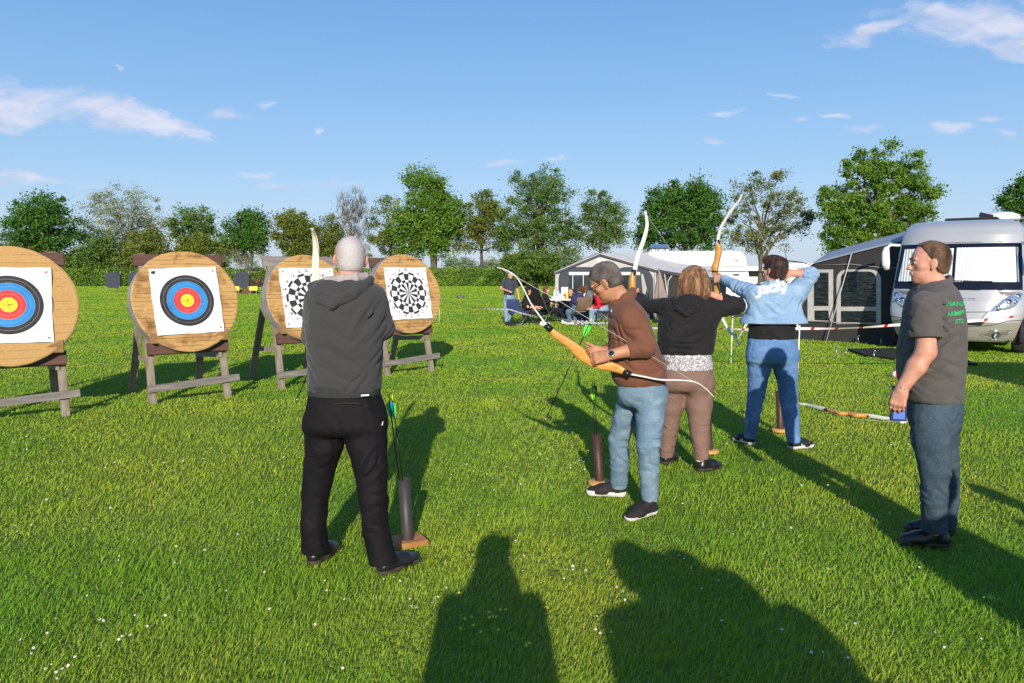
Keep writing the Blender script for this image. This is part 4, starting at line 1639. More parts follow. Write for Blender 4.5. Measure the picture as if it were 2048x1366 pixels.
# hood hanging down the back, the pale lining turned out round the neck
lo, hi = bounds([PX(680, 585, Y1)], .36)
S = SDF(lo, hi, .005)
S.ell(PX(676, 586, Y1 - .085), (.150, .055, .080), (nrm((1, 0, .20)), (0, 1, 0), nrm((-.20, 0, 1))), k=.02)
for i, (xa, ya, xb, yb, xc, yc, rr) in enumerate([(622, 572, 664, 611, 740, 562, .019), (632, 567, 672, 595, 742, 557, .016)]):
    pts = [PX(xa, ya, Y1 - .05), PX((xa * 2 + xb) / 3, (ya + yb * 2) / 3 - 2, Y1 - .115), PX(xb, yb, Y1 - .150 + i * .012), PX((xb + xc) / 2 + 4, (yb + yc) / 2 + 4, Y1 - .125), PX(xc, yc, Y1 - .04)]
    for a, b in zip(pts, pts[1:]): S.cap(a, b, rr, k=.018)
S.cap(PX(652, 566, Y1 - .02), PX(645, 573, Y1 - .09), .03, k=.03)
S.fold(PX(672, 588, Y1 - .15), (.15, 0, 1), .05, .006, .12, 9)
S.obj('hood', cl_greymel, pr1)
S = SDF(*bounds([PX(690, 560, Y1)], .2), .005)
pts = [PX(641, 568, Y1 - .02), PX(653, 563, Y1 - .085), PX(680, 559, Y1 - .110), PX(712, 555, Y1 - .095), PX(732, 554, Y1 - .04), PX(727, 555, Y1 + .05), PX(690, 557, Y1 + .09), PX(655, 562, Y1 + .05), PX(641, 568, Y1 - .02)]
for a, b in zip(pts, pts[1:]): S.cap(a, b, .015, k=.01, flat=((0, 0, 1), 1.5))
S.noise(.0015, .05, 2)
S.obj('collar', cl_lining, pr1)
tr1 = make_trousers(pr1, sp1, 'trousers', cl_blacktr)
for s_ in sp1['shoes']: make_shoe(pr1, s_, m_leather, m_soledark)
mb = MB()
mb.bar(PX(722, 791, Y1 - .150), PX(738, 790, Y1 - .148), .003, .008, up=(0, 0, 1))
mb.build('label', m_whitepaint, pr1)
mb = MB()
seam(mb, [PX(666, 809, Y1 - .146), PX(690, 806, Y1 - .152), PX(722, 808, Y1 - .148)], .0022)
mb.build('back_pocket', m_soledark, pr1)
mb = MB()
mb.tube([PX(766, 843, Y1 - .072), PX(764, 851, Y1 - .082)], .003, 6)
mb.build('zip', m_whitepaint, pr1)

# ---- archer in the brown jacket, bent over his bow --------------------------------------------
Y2 = 4.95
sp2 = dict(
    head=dict(c=(1211, 564, Y2 - .01), f=(-.80, .28, -.56), u=(-.52, .05, .85), s=1.04, jaw=1.12),
    neck=(1245, 606, Y2), neck_r=.076,
    torso=[(594, 1238, 1262, Y2, .08), (606, 1228, 1276, Y2, .16), (625, 1219, 1292, Y2, .20), (655, 1217, 1303, Y2, .19), (700, 1217, 1318, Y2, .165), (735, 1220, 1330, Y2, .165), (757, 1224, 1334, Y2, .165), (771, 1234, 1328, Y2, .15)],
    pelvis=[(760, 1236, 1330, Y2, .145), (783, 1234, 1334, Y2, .155), (800, 1236, 1330, Y2, .14), (812, 1244, 1322, Y2, .10)],
    arms=[dict(sh=(1262, 637, Y2 - .15), el=(1292, 693, Y2 - .20), wr=(1216, 711, Y2 - .22), r=(.080, .068, .050), cuff=.45, k=.05, skin=(.046, .044, .030),
               hand=dict(d=(-.93, .05, -.22), n=(.10, .80, -.55), side=-1, curl=(38, 55, 35), s=.98, thumb=(.75, .45, .35), thumb_curl=20)),
          dict(sh=(1250, 637, Y2 + .16), el=(1255, 690, Y2 + .22), wr=(1204, 703, Y2 + .02), r=(.072, .060, .044), cuff=.88, skin=(.044, .042, .028),
               hand=dict(d=(-.90, -.22, -.12), n=(.05, -.75, .45), side=1, curl=(30, 45, 30), s=.95, thumb=(.72, .55, .10), thumb_curl=8))],
    legs=[[(1261, 795, Y2 + .10, 52), (1250, 835, Y2 + .14, 50), (1237, 880, Y2 + .19, 43), (1238, 930, Y2 + .23, 38), (1240, 975, Y2 + .25, 36)],
          [(1303, 795, Y2 - .07, 64), (1300, 840, Y2 - .12, 58), (1297, 890, Y2 - .16, 51), (1301, 945, Y2 - .20, 42), (1303, 1010, Y2 - .24, 36)]],
    knee_i=2, leg_fold=1.2, leg_s=.93,
    shoes=[dict(heel=(1253, 997), toe=(1176, 993), h=.10, L=.29, z=.012, sole=.042), dict(heel=(1312, 1028), toe=(1248, 1047), h=.10, L=.29, sole=.026)],
    top_folds=[((1285, 660, Y2 - .19), (.4, 0, .9), .06, .006, .12), ((1300, 735, Y2 - .15), (.2, 0, 1), .07, .005, .13), ((1235, 660, Y2 - .12), (.9, 0, .3), .05, .006, .13), ((1250, 745, Y2 - .15), (.8, 0, .5), .07, .006, .13)],
    leg_folds=[((1300, 800, Y2 - .15), (-.5, 0, 1), .045, .004, .10)],
    leg_grooves=[((1304, 787, Y2 - .17), (1328, 787, Y2 - .13), .004, .007), ((1304, 787, Y2 - .17), (1306, 818, Y2 - .17), .004, .007), ((1306, 818, Y2 - .17), (1318, 824, Y2 - .15), .004, .007), ((1300, 780, Y2 - .17), (1296, 860, Y2 - .19), .003, .005), ((1296, 860, Y2 - .19), (1305, 1000, Y2 - .28), .003, .004)],
)
pr2 = person_root('archer in a brown fleece jacket and light jeans bowing his head over a bow', sp2)
ob, P, R3, hc = make_body(pr2, sp2, skin_b)
hg = hair_cap(pr2, P, R3, 1.04, hair_salt, thick=.006, nape=-.048, front=.052)
tri_strands(hg, 8000, .006, .0009, (0, 0, 0), hair_salt, 'stubble', hg, seed=5, jitter=.2)
eyes(pr2, P, m_eyew, m_eyei, 1.04, R3)
eyebrow(pr2, P, hair_salt)
glasses(pr2, P, m_blackplastic)


def collar2(S):
    c = PX(1245, 600, Y2)
    ring = []
    for k in range(9):
        a = 2 * math.pi * k / 8
        ring.append(c + Vector((math.cos(a) * .066, math.sin(a) * .070, math.cos(a) * .040 + .004)))
    for a, b in zip(ring, ring[1:]): S.cap(a, b, .024, k=.016, flat=((0, 0, 1), 1.5))
    # rolled sleeve bunching above the forearm
    q = PX(1292, 693, Y2 - .20).lerp(PX(1216, 711, Y2 - .22), .40)
    d = (PX(1216, 711, Y2 - .22) - PX(1292, 693, Y2 - .20)).normalized()
    S.cap(q - d * .012, q + d * .02, .056, .054, k=.008, cut=True)


sp2['extra_top'] = collar2
j2 = make_top(pr2, sp2, 'jacket', cl_brown)
mb = MB()
mb.tube([PX(1225, 612, Y2 - .12), PX(1222, 625, Y2 - .15)], .004, 6)
mb.build('zip', m_steel, pr2)
make_trousers(pr2, sp2, 'jeans', dn_light)
sh2 = [make_shoe(pr2, s_, m_shoeblack, m_solewhite) for s_ in sp2['shoes']]
# back pocket of the jeans
wc = PX(1216, 711, Y2 - .22)
el = PX(1292, 693, Y2 - .20)
ad = (wc - el).normalized()
mb = MB()
mb.tube([wc - ad * .030, wc - ad * .008], [.0335, .0325], 20)
o = mb.build('wristwatch', m_blackplastic, pr2)
mb = MB()
fc = wc - ad * .019 + Vector((0, -.032, .010))
q = Vector((-.15, -.92, .35)).normalized().to_track_quat('Z', 'Y').to_matrix().to_4x4()
mb.M = Matrix.Translation(fc) @ q
mb.lathe([(.021, -.006), (.021, .006), (.018, .008)], n=20, mi=0)
mb.lathe([(.0155, .0082), (.0155, .0088)], n=20, mi=1)
mb.build('watch_face', [m_steel, m_blackplastic], o)

# ---- woman in the black hoodie drawing her bow -------------------------------------------------
Y3 = 6.02
sp3 = dict(
    head=dict(c=(1388, 560, Y3), f=(-.75, .66, 0), u=(0, 0, 1), s=.95),
    neck=(1385, 604, Y3), neck_r=.052,
    torso=[(588, 1366, 1412, Y3, .07), (596, 1345, 1424, Y3, .10), (612, 1326, 1436, Y3, .13), (640, 1318, 1434, Y3, .15), (670, 1316, 1431, Y3, .15), (698, 1317, 1428, Y3, .15), (709, 1320, 1425, Y3, .15)],
    pelvis=[(712, 1322, 1422, Y3, .140), (740, 1318, 1425, Y3, .155), (765, 1316, 1428, Y3, .165), (782, 1319, 1426, Y3, .13)],
    arms=[dict(sh=(1336, 612, Y3), el=(1296, 612, Y3 + .16), wr=(1276, 592, Y3 + .36), r=(.068, .058, .044), cuff=.9, hand=dict(d=(-.35, .9, .1), n=(.8, .3, 0), side=-1, curl=(65, 80, 50), s=.9, thumb_curl=50)),
          dict(sh=(1424, 618, Y3), el=(1474, 611, Y3 + .02), wr=(1428, 592, Y3 - .02), r=(.085, .066, .050), cuff=.72, k=.05, hand=dict(d=(-1, .25, .05), n=(-.1, .95, -.2), side=1, curl=(35, 85, 50), s=.9, thumb_curl=40))],
    legs=[[(1347, 770, Y3 + .04, 58), (1343, 812, Y3 + .06, 48), (1337, 860, Y3 + .10, 38), (1332, 912, Y3 + .14, 27)],
          [(1398, 770, Y3, 60), (1398, 812, Y3 - .02, 53), (1398, 860, Y3 - .05, 40), (1400, 918, Y3 - .10, 28)]],
    knee_i=2, leg_fold=.6, leg_s=.96,
    shoes=[dict(heel=(1327, 932), toe=(1345, 924), h=.115, L=.24), dict(heel=(1396, 946), toe=(1442, 938), h=.12, L=.25)],
    top_folds=[((1370, 680, Y3 - .15), (.2, 0, 1), .06, .005, .14), ((1440, 630, Y3 - .06), (-.4, 0, 1), .06, .006, .11), ((1345, 640, Y3 - .14), (.6, 0, .8), .06, .004, .12), ((1375, 610, Y3 - .15), (0, 0, 1), .05, .006, .12)],
)
pr3 = person_root('woman with copper brown hair drawing a bow, black hoodie and mauve brown trousers', sp3)
ob, P, R3, hc = make_body(pr3, sp3, skin_a)
# long bob: a full shell with strand grooves hanging to the collar
lo, hi = bounds([PX(1388, 565, Y3)], .24)
S = SDF(lo, hi, .0045)
S.ell(PX(1388, 560, Y3), (.106, .110, .122), None, k=.03)
rows = [(559, 1361, 1417, .108), (572, 1356, 1421, .115), (583, 1357, 1421, .112), (592, 1361, 1420, .10)]
S.loft([(PX(1388, py, Y3).z, PX((a + b) / 2, py, Y3).x, Y3 - .005, pxw((a + b) / 2, py, Y3, b - a), bb) for py, a, b, bb in rows], e=2.0, rnd=.012)
g = S.box(S.lo, S.lo + S.n * S.res)
sl, X, Yg, Z = g
ang = np.arctan2(Yg - (Y3 - .0), X - PX(1388, 560, Y3).x)
ang = ang + .25 * np.sin(Z * 22 + ang * 2)
S.f += (.0030 * np.sin(ang * 31) + .0022 * np.sin(ang * 51 + Z * 18) + .004 * np.sin(ang * 9 + Z * 30)).astype(np.float32) * np.clip((PX(0, 536, Y3).z - Z) * 14, 0, 1)
hw = S.obj('hair', hair_auburn, pr3)
# loose strands
r_ = np.random.default_rng(12)
nS = 500
mbh = MB()
hc3 = PX(1388, 545, Y3)
for i in range(nS):
    a = r_.uniform(math.pi * 1.0, math.pi * 2.0) if i % 4 else r_.uniform(0, 6.28)
    rx, ry = .119, .114
    top = hc3 + Vector((math.cos(a) * rx * .70, math.sin(a) * ry * .72, r_.uniform(.0, .035)))
    mid = hc3 + Vector((math.cos(a) * rx * 1.06, math.sin(a) * ry * 1.04, -.05))
    a2 = a + r_.normal(0, .22)
    end = hc3 + Vector((math.cos(a2) * rx * r_.uniform(.85, 1.16), math.sin(a2) * ry * r_.uniform(.85, 1.15), -r_.uniform(.165, .235)))
    mbh.tube([top, mid, mid.lerp(end, .5) + Vector((r_.normal(0, .004), r_.normal(0, .004), 0)), end], [.0006, .0012, .0011, .0004], 3, caps=False)
mbh.build('hair_strands', hair_auburn, hw)
make_top(pr3, sp3, 'hoodie', cl_black)
lo, hi = bounds([PX(1385, 608, Y3)], .30)
S = SDF(lo, hi, .005)
S.ell(PX(1380, 606, Y3 - .09), (.125, .070, .075), None, k=.02)
for i, (xa, ya, xb, yb, xc, yc, rr) in enumerate([(1346, 598, 1372, 628, 1416, 600, .020), (1354, 600, 1376, 617, 1412, 598, .017)]):
    pts = [PX(xa, ya, Y3 - .05), PX((xa * 2 + xb) / 3, (ya + yb * 2) / 3 - 1, Y3 - .125), PX(xb, yb, Y3 - .158 + i * .012), PX((xb + xc) / 2 + 3, (yb + yc) / 2 + 3, Y3 - .13), PX(xc, yc, Y3 - .05)]
    for a, b in zip(pts, pts[1:]): S.cap(a, b, rr, k=.015)
S.fold(PX(1378, 616, Y3 - .16), (0, 0, 1), .045, .006, .10, 9)
S.obj('hood', cl_black, pr3)
m_pat = MAT('printed_blouse', (.56, .56, .60), .8, (.24, .20, .22), 85, 0, 80, lo=.46, hi=.54, detail=3)
S = SDF(*bounds(torso_pts(levels([(700, 1318, 1424, Y3, .15), (738, 1316, 1426, Y3, .165)])), .04), .0052)
S.loft(levels([(700, 1324, 1420, Y3, .143), (722, 1323, 1423, Y3, .155), (738, 1321, 1425, Y3, .163)]), e=2.3, rnd=.008)
S.fold(PX(1372, 728, Y3 - .16), (1, 0, .2), .05, .004, .16, 4)
S.obj('blouse', m_pat, pr3)
make_trousers(pr3, sp3, 'trousers', cl_mauve)
for s_ in sp3['shoes']: make_shoe(pr3, s_, m_leather, m_soledark)
for L, s_ in zip(sp3['legs'], sp3['shoes']):
    mb = MB()
    a = PX(*L[-1][:3])
    h_ = GR(*s_['heel'], z=.06)
    mb.tube([a + Vector((0, 0, .01)), Vector((a.x, a.y, .09))], [.0385, .037], 14)
    mb.build('sock', m_solewhite, pr3)

# ---- archer in the denim jacket ----------------------------------------------------------------
Y4 = 6.75
sp4 = dict(
    head=dict(c=(1547, 540, Y4 + .02), f=(-.62, .78, 0), u=(.03, 0, 1), s=.98),
    neck=(1546, 578, Y4), neck_r=.055,
    torso=[(564, 1530, 1564, Y4, .07), (571, 1516, 1584, Y4, .10), (583, 1504, 1596, Y4, .13), (605, 1499, 1597, Y4, .145), (628, 1491, 1605, Y4, .16), (643, 1480, 1613, Y4, .180)],
    pelvis=[(668, 1498, 1590, Y4, .135), (690, 1495, 1592, Y4, .15), (712, 1493, 1595, Y4, .155), (728, 1497, 1591, Y4, .12)],
    arms=[dict(sh=(1510, 588, Y4 + .02), el=(1474, 573, Y4 + .24), wr=(1446, 557, Y4 + .46), r=(.088, .060, .042), cuff=.94, k=.06,
               hand=dict(d=(-.72, .55, -.05), n=(-.3, .75, -.1), side=-1, curl=(62, 75, 50), s=.95, thumb_curl=40)),
          dict(sh=(1592, 585, Y4), el=(1622, 549, Y4 - .04), wr=(1582, 546, Y4 - .03), r=(.100, .066, .048), cuff=.46, k=.06, skin=(.044, .040, .028),
               hand=dict(d=(-1, .15, -.05), n=(-.15, .9, -.35), side=1, curl=(35, 90, 45), s=.95, thumb_curl=45))],
    legs=[[(1521, 712, Y4 + .02, 52), (1518, 740, Y4 + .03, 45), (1511, 795, Y4 + .07, 35), (1504, 840, Y4 + .08, 29), (1502, 877, Y4 + .08, 24)],
          [(1570, 712, Y4, 52), (1572, 740, Y4 - .01, 46), (1577, 795, Y4 - .03, 36), (1584, 845, Y4 - .06, 32), (1587, 886, Y4 - .09, 26)]],
    knee_i=2, leg_fold=.9,
    shoes=[dict(heel=(1508, 893), toe=(1484, 886), h=.085, L=.27, sole=.03), dict(heel=(1578, 901), toe=(1620, 896), h=.09, L=.28, sole=.032)],
    torso_e=2.4,
    top_folds=[((1545, 625, Y4 - .15), (.15, 0, 1), .06, .004, .15), ((1590, 600, Y4 - .12), (-.8, 0, .7), .05, .006, .10), ((1500, 610, Y4 - .10), (.7, 0, .7), .055, .007, .11), ((1610, 565, Y4 - .06), (.6, 0, .8), .05, .006, .10), ((1480, 582, Y4 + .14), (1, -.5, .6), .05, .005, .10)],
    leg_grooves=[((1496, 686, Y4 - .15), (1543, 698, Y4 - .17), .004, .007), ((1543, 698, Y4 - .17), (1592, 686, Y4 - .15), .004, .007), ((1544, 680, Y4 - .17), (1544, 722, Y4 - .16), .004, .008), ((1506, 696, Y4 - .155), (1508, 722, Y4 - .16), .004, .006), ((1532, 700, Y4 - .16), (1530, 724, Y4 - .16), .004, .006), ((1556, 700, Y4 - .16), (1558, 724, Y4 - .16), .004, .006), ((1582, 696, Y4 - .155), (1580, 722, Y4 - .16), .004, .006)],
    leg_folds=[((1505, 745, Y4 - .08), (.4, 0, 1), .035, .004, .09), ((1585, 745, Y4 - .08), (-.4, 0, 1), .035, .004, .09)],
    top_grooves=[((1513, 592, Y4 - .14), (1513, 637, Y4 - .17), .004, .005), ((1576, 596, Y4 - .13), (1575, 637, Y4 - .17), .004, .005), ((1498, 633, Y4 - .16), (1600, 632, Y4 - .16), .004, .005)],
)


def collar4(S):
    c = PX(1549, 570, Y4 - .01)
    ring = []
    for k in range(9):
        a = 2 * math.pi * k / 8
        ring.append(c + Vector((math.cos(a) * .082, math.sin(a) * .078, -math.sin(a) * .012)))
    for a, b in zip(ring, ring[1:]): S.cap(a, b, .016, k=.01, flat=((0, 0, 1), 2.0))
    # hem band of the jacket
    S.loft(levels([(637, 1483, 1610, Y4, .180), (646, 1479, 1614, Y4, .185)]), k=.003, e=2.4, rnd=.006, smooth=False)


sp4['extra_top'] = collar4
pr4 = person_root('archer at full draw in a light denim jacket with white lettering, blue jeans', sp4)
ob, P, R3, hc = make_body(pr4, sp4, skin_c)
def quiff(S, P):
    S.ell(P(0, .03, .100), (.066, .07, .035), R3, k=.03)
    S.ell(P(0, -.075, .045), (.062, .045, .06), R3, k=.03)
hg = hair_cap(pr4, P, R3, .98, hair_dark, thick=.015, nape=-.072, front=.058, noise=.0008, extra=quiff)
tri_strands(hg, 16000, .022, .0012, (.3, 0, -.9), hair_dark, 'hair_strands', hg, seed=6, jitter=.2)
glasses(pr4, P, m_blackplastic)
j4 = make_top(pr4, sp4, 'denim_jacket', dn_jacket)
S = SDF(*bounds(torso_pts(levels([(640, 1498, 1590, Y4, .15), (682, 1496, 1592, Y4, .15)])), .05), .0052)
S.loft(levels([(638, 1500, 1588, Y4, .138), (660, 1499, 1589, Y4, .142), (677, 1496, 1593, Y4, .148)]), e=2.3, rnd=.008)
S.fold(PX(1545, 668, Y4 - .15), (.1, 0, 1), .04, .004, .16, 4)
S.obj('t_shirt', cl_black, pr4)
make_trousers(pr4, sp4, 'jeans', dn_mid)
m_sneak = MAT('black_running_shoe', (.010, .010, .012), .6, (.018, .018, .020), 50, .001, 200)
for s_ in sp4['shoes']:
    so = make_shoe(pr4, s_, m_sneak, m_solewhite)
    a, b = GR(*s_['heel']), GR(*s_['toe'])
    a.z = b.z = .055
    f_ = (b - a).normalized()
    side = f_.cross(Vector((0, 0, 1)))
    if side.y > 0: side = -side
    mb = MB()
    o0 = a + side * .040 + f_ * .05
    up = Vector((0, 0, 1))
    sw = [(.060, .012), (.085, -.008), (.11, -.012), (.15, .006), (.205, .036), (.15, -.012 + .010), (.11, -.022 + .0), (.075, -.020)]
    poly = [o0 + f_ * x + up * (z - .008) for x, z in [(.055, .018), (.070, -.002), (.095, -.004), (.12, .006), (.15, .018), (.12, -.010), (.11, -.022), (.075, -.022), (.055, -.006)]]
    mb.prism(poly, side * .004)
    mb.build('side_mark', m_whitepaint, so)
mb = MB()
w4, e4 = PX(1582, 546, Y4 - .03), PX(1622, 549, Y4 - .04)
dd = (w4 - e4).normalized()
mb.tube([w4 - dd * .055, w4 - dd * .035], [.0335, .0325], 16)
mb.build('wristband', m_blackplastic, pr4)
# the lettering across the shoulders
sl4 = math.atan2(-(547 - 563), (1573 - 1513))
cpt = PX(1545, 577, Y4 - .14)
q = Matrix.Translation(cpt) @ Matrix(((math.cos(.21), -math.sin(.21), 0, 0), (0, 0, -1, 0), (math.sin(.21), math.cos(.21), 0, 0), (0, 0, 0, 1)))
m_patch = MAT('felt_letter_edge', (.62, .66, .70), .9)
project_text(j4, pr4, 'Jacky', .132, q, [(m_whitepaint, .0085, .004), (dn_jacket, .0040, .0055), (m_whitepaint, .0, .0070)], shear=.35, spacing=1.0, pix=(1544, 574))

# ---- instructor in the grey polo ----------------------------------------------------------------
Y5 = 4.28
sp5 = dict(
    head=dict(c=(1856, 526, Y5), f=(-1, .22, -.04), u=(-.04, 0, 1), s=.98, jaw=1.1, nose=1.04),
    neck=(1868, 580, Y5), neck_r=.070,
    torso=[(560, 1850, 1888, Y5, .08), (570, 1840, 1898, Y5, .13), (585, 1830, 1905, Y5, .175), (615, 1819, 1914, Y5, .19), (655, 1812, 1920, Y5, .185), (700, 1803, 1922, Y5, .175), (745, 1801, 1920, Y5, .17), (785, 1808, 1917, Y5, .16), (802, 1813, 1916, Y5, .16)],
    pelvis=[(785, 1822, 1912, Y5, .145), (812, 1819, 1917, Y5, .155), (845, 1823, 1915, Y5, .145), (870, 1832, 1908, Y5, .11)],
    arms=[dict(sh=(1850, 612, Y5 - .17), el=(1852, 703, Y5 - .22), wr=(1803, 779, Y5 - .20), r=(.082, .080, .05), cuff=-.66, k=.04, skin=(.056, .051, .031),
               hand=dict(d=(-.20, .02, -1), n=(.62, .78, 0), side=-1, curl=(22, 32, 24), s=1.0, thumb=(.7, .3, .5), thumb_curl=12)),
          dict(sh=(1862, 612, Y5 + .18), el=(1866, 703, Y5 + .24), wr=(1838, 770, Y5 + .20), r=(.080, .078, .05), cuff=-.66, k=.04, skin=(.056, .050, .031),
               hand=dict(d=(-.20, .02, -1), n=(.5, -.85, 0), side=1, curl=(22, 30, 24), s=1.0))],
    legs=[[(1862, 845, Y5 - .08, 86), (1862, 880, Y5 - .09, 80), (1870, 935, Y5 - .10, 66), (1874, 1000, Y5 - .11, 56), (1873, 1070, Y5 - .12, 54)],
          [(1880, 845, Y5 + .09, 74), (1884, 880, Y5 + .10, 66), (1892, 935, Y5 + .12, 54), (1896, 1000, Y5 + .13, 46), (1894, 1058, Y5 + .14, 44)]],
    knee_i=2, leg_fold=1.15, leg_s=.88,
    shoes=[dict(heel=(1902, 1098), toe=(1800, 1090), h=.09, L=.29), dict(heel=(1912, 1074), toe=(1824, 1066), h=.09, L=.29)],
    top_folds=[((1835, 650, Y5 - .20), (.6, 0, .8), .05, .006, .12), ((1885, 700, Y5 - .15), (-.5, 0, .8), .07, .009, .17), ((1890, 640, Y5 - .18), (.9, 0, .4), .06, .006, .10), ((1900, 770, Y5 - .15), (-.3, 0, 1), .07, .006, .13), ((1830, 740, Y5 - .15), (.4, 0, 1), .07, .006, .12), ((1876, 620, Y5 - .19), (.9, 0, .35), .05, .006, .07)],
    leg_grooves=[((1866, 808, Y5 - .16), (1866, 836, Y5 - .165), .004, .007), ((1866, 836, Y5 - .165), (1880, 842, Y5 - .155), .004, .007), ((1880, 842, Y5 - .155), (1893, 836, Y5 - .14), .004, .007), ((1838, 830, Y5 - .20), (1868, 930, Y5 - .215), .0028, .004), ((1868, 930, Y5 - .215), (1872, 1060, Y5 - .225), .0028, .004)],
    leg_folds=[((1850, 940, Y5 - .18), (.5, 0, 1), .06, .006, .10), ((1895, 830, Y5 - .15), (-.2, 0, 1), .05, .006, .09)],
)


def collar5(S):
    c = PX(1868, 571, Y5)
    ring = []
    for k in range(9):
        a = 2 * math.pi * k / 8
        ring.append(c + Vector((math.cos(a) * .084, math.sin(a) * .080, math.cos(a) * .030 + .004)))
    for a, b in zip(ring, ring[1:]): S.cap(a, b, .014, k=.008, flat=((0, 0, 1), 1.9))
    # sleeve hem
    A, B = PX(1850, 612, Y5 - .17), PX(1852, 703, Y5 - .22)
    q = A.lerp(B, .60)
    d = (B - A).normalized()
    S.cap(q, q + d * .028, .085, .084, k=.004, cut=True, cuta=True)
    S.groove(PX(1845, 805, Y5 - .19), PX(1845, 780, Y5 - .20), .006, .02)


sp5['extra_top'] = collar5
pr5 = person_root('man in a grey polo shirt and dark jeans standing in profile at the right', sp5)
ob, P, R3, hc = make_body(pr5, sp5, skin_c)
hg = hair_cap(pr5, P, R3, .99, hair_brown, thick=.007, nape=-.042, front=.024, noise=.0005)
tri_strands(hg, 20000, .011, .0013, (.45, 0, -.8), hair_brown, 'hair_strands', hg, seed=8, jitter=.3)
eyes(pr5, P, m_eyew, m_eyei, .99, R3)
eyebrow(pr5, P, hair_brown)
p5 = make_top(pr5, sp5, 'polo_shirt', cl_polo)
make_trousers(pr5, sp5, 'jeans', dn_dark)
for s_ in sp5['shoes']: make_shoe(pr5, s_, m_leather, m_soledark)
mb = MB()
w5, e5 = PX(1803, 779, Y5 - .20), PX(1852, 703, Y5 - .22)
dd = (w5 - e5).normalized()
mb.tube([w5 - dd * .012, w5 - dd * .004], [.0335, .033], 18)
mb.build('bracelet', m_steel, pr5)
m_green = MAT('green_print', (.02, .42, .13), .7, (.02, .36, .11), 30)
for (tx, px, py, rot) in (('HANDB', 1916, 608, 0.0), ('ARMPF', 1911, 627, .12), ('STE', 1919, 643, .03)):
    c = PX(px, py, Y5 - .10)
    a = math.radians(26)
    M = Matrix.Translation(c) @ Matrix.Rotation(a, 4, 'Z') @ Matrix(((math.cos(rot), -math.sin(rot), 0, 0), (0, 0, -1, 0), (math.sin(rot), math.cos(rot), 0, 0), (0, 0, 0, 1)))
    project_text(p5, pr5, tx, .033, M, [(m_green, .0012, .003)], spacing=1.0, pix=(px, py))
# ================================================================ archery gear
m_leg = MAT('weathered_grey_wood', (.30, .255, .205), .85, (.20, .16, .12), 6, .003, 40, stretch=(4, 4, .6))
m_bar = MAT('weathered_bar_wood', (.27, .245, .225), .85, (.17, .15, .135), 6, .003, 40, stretch=(.6, 4, 4))
m_redwood = MAT('red_brown_board', (.125, .066, .050), .8, (.10, .045, .035), 7, .002, 40, stretch=(.6, 4, 4))
m_rim = MAT('grey_rim_tape', (.30, .30, .31), .6, (.22, .20, .18), 9, .001, 40)
m_wedge = MAT('wedge_wood', (.34, .20, .09), .8, (.22, .12, .05), 9)


def strip_mat(name, c1, c2, dark, stain, pitch=.052, lines=.8, slo=.50, shi=.68):
    """stacked straw/foam strips: horizontal joints, tan variation and brown weather stains"""
    m, nt, b = nmat(name)
    N, L = nt.nodes, nt.links
    tcn = N.new('ShaderNodeTexCoord')
    sp = N.new('ShaderNodeSeparateXYZ')
    L.new(tcn.outputs['Object'], sp.inputs[0])
    def nz(sc, st, det=4, dist=0):
        mp = N.new('ShaderNodeMapping')
        mp.inputs['Scale'].default_value = st
        L.new(tcn.outputs['Object'], mp.inputs[0])
        n = N.new('ShaderNodeTexNoise')
        n.inputs['Scale'].default_value = sc
        n.inputs['Detail'].default_value = det
        n.inputs['Distortion'].default_value = dist
        L.new(mp.outputs[0], n.inputs['Vector'])
        return n.outputs['Fac']
    def mth(op, a, b_=None):
        n = N.new('ShaderNodeMath')
        n.operation = op
        for i, v in enumerate((a, b_)):
            if v is None: continue
            if isinstance(v, (int, float)): n.inputs[i].default_value = v
            else: L.new(v, n.inputs[i])
        return n.outputs[0]
    def mix(f, a, b_, lo=None, hi=None):
        if lo is not None:
            r = N.new('ShaderNodeMapRange')
            r.inputs['From Min'].default_value = lo
            r.inputs['From Max'].default_value = hi
            L.new(f, r.inputs['Value'])
            f = r.outputs[0]
        x = N.new('ShaderNodeMix')
        x.data_type = 'RGBA'
        L.new(f, x.inputs[0])
        for i, v in ((6, a), (7, b_)):
            if isinstance(v, tuple): x.inputs[i].default_value = (*v, 1)
            else: L.new(v, x.inputs[i])
        return x.outputs[2]
    wob = mth('MULTIPLY', mth('SUBTRACT', nz(3, (1, 1, 1), 2), .5), .02)
    zz = mth('DIVIDE', mth('ADD', sp.outputs['Z'], wob), pitch)
    fr = mth('FRACT', zz)
    ln = mth('LESS_THAN', fr, .09)
    brk = mth('GREATER_THAN', nz(9, (1, 1, 2.5), 3), .47)
    ln = mth('MULTIPLY', mth('MULTIPLY', ln, brk), lines)
    cell = N.new('ShaderNodeTexWhiteNoise')
    cell.noise_dimensions = '1D'
    L.new(mth('FLOOR', zz), cell.inputs['W'])
    c = mix(cell.outputs['Value'], c1, c2)
    c = mix(nz(60, (.8, 1, 1.4), 5), c, tuple(x * .86 for x in c1), .42, .72)
    c = mix(nz(3.4, (1, 1, 1.3), 6, .8), c, stain, slo, shi)
    c = mix(ln, c, dark)
    L.new(c, b.inputs['Base Color'])
    b.inputs['Roughness'].default_value = .9
    b.inputs['Specular IOR Level'].default_value = .15
    bp = N.new('ShaderNodeBump')
    bp.inputs['Distance'].default_value = .006
    L.new(mth('SUBTRACT', nz(90, (.3, 1, 1.5), 4), mth('MULTIPLY', ln, .8)), bp.inputs['Height'])
    L.new(bp.outputs[0], b.inputs['Normal'])
    return m


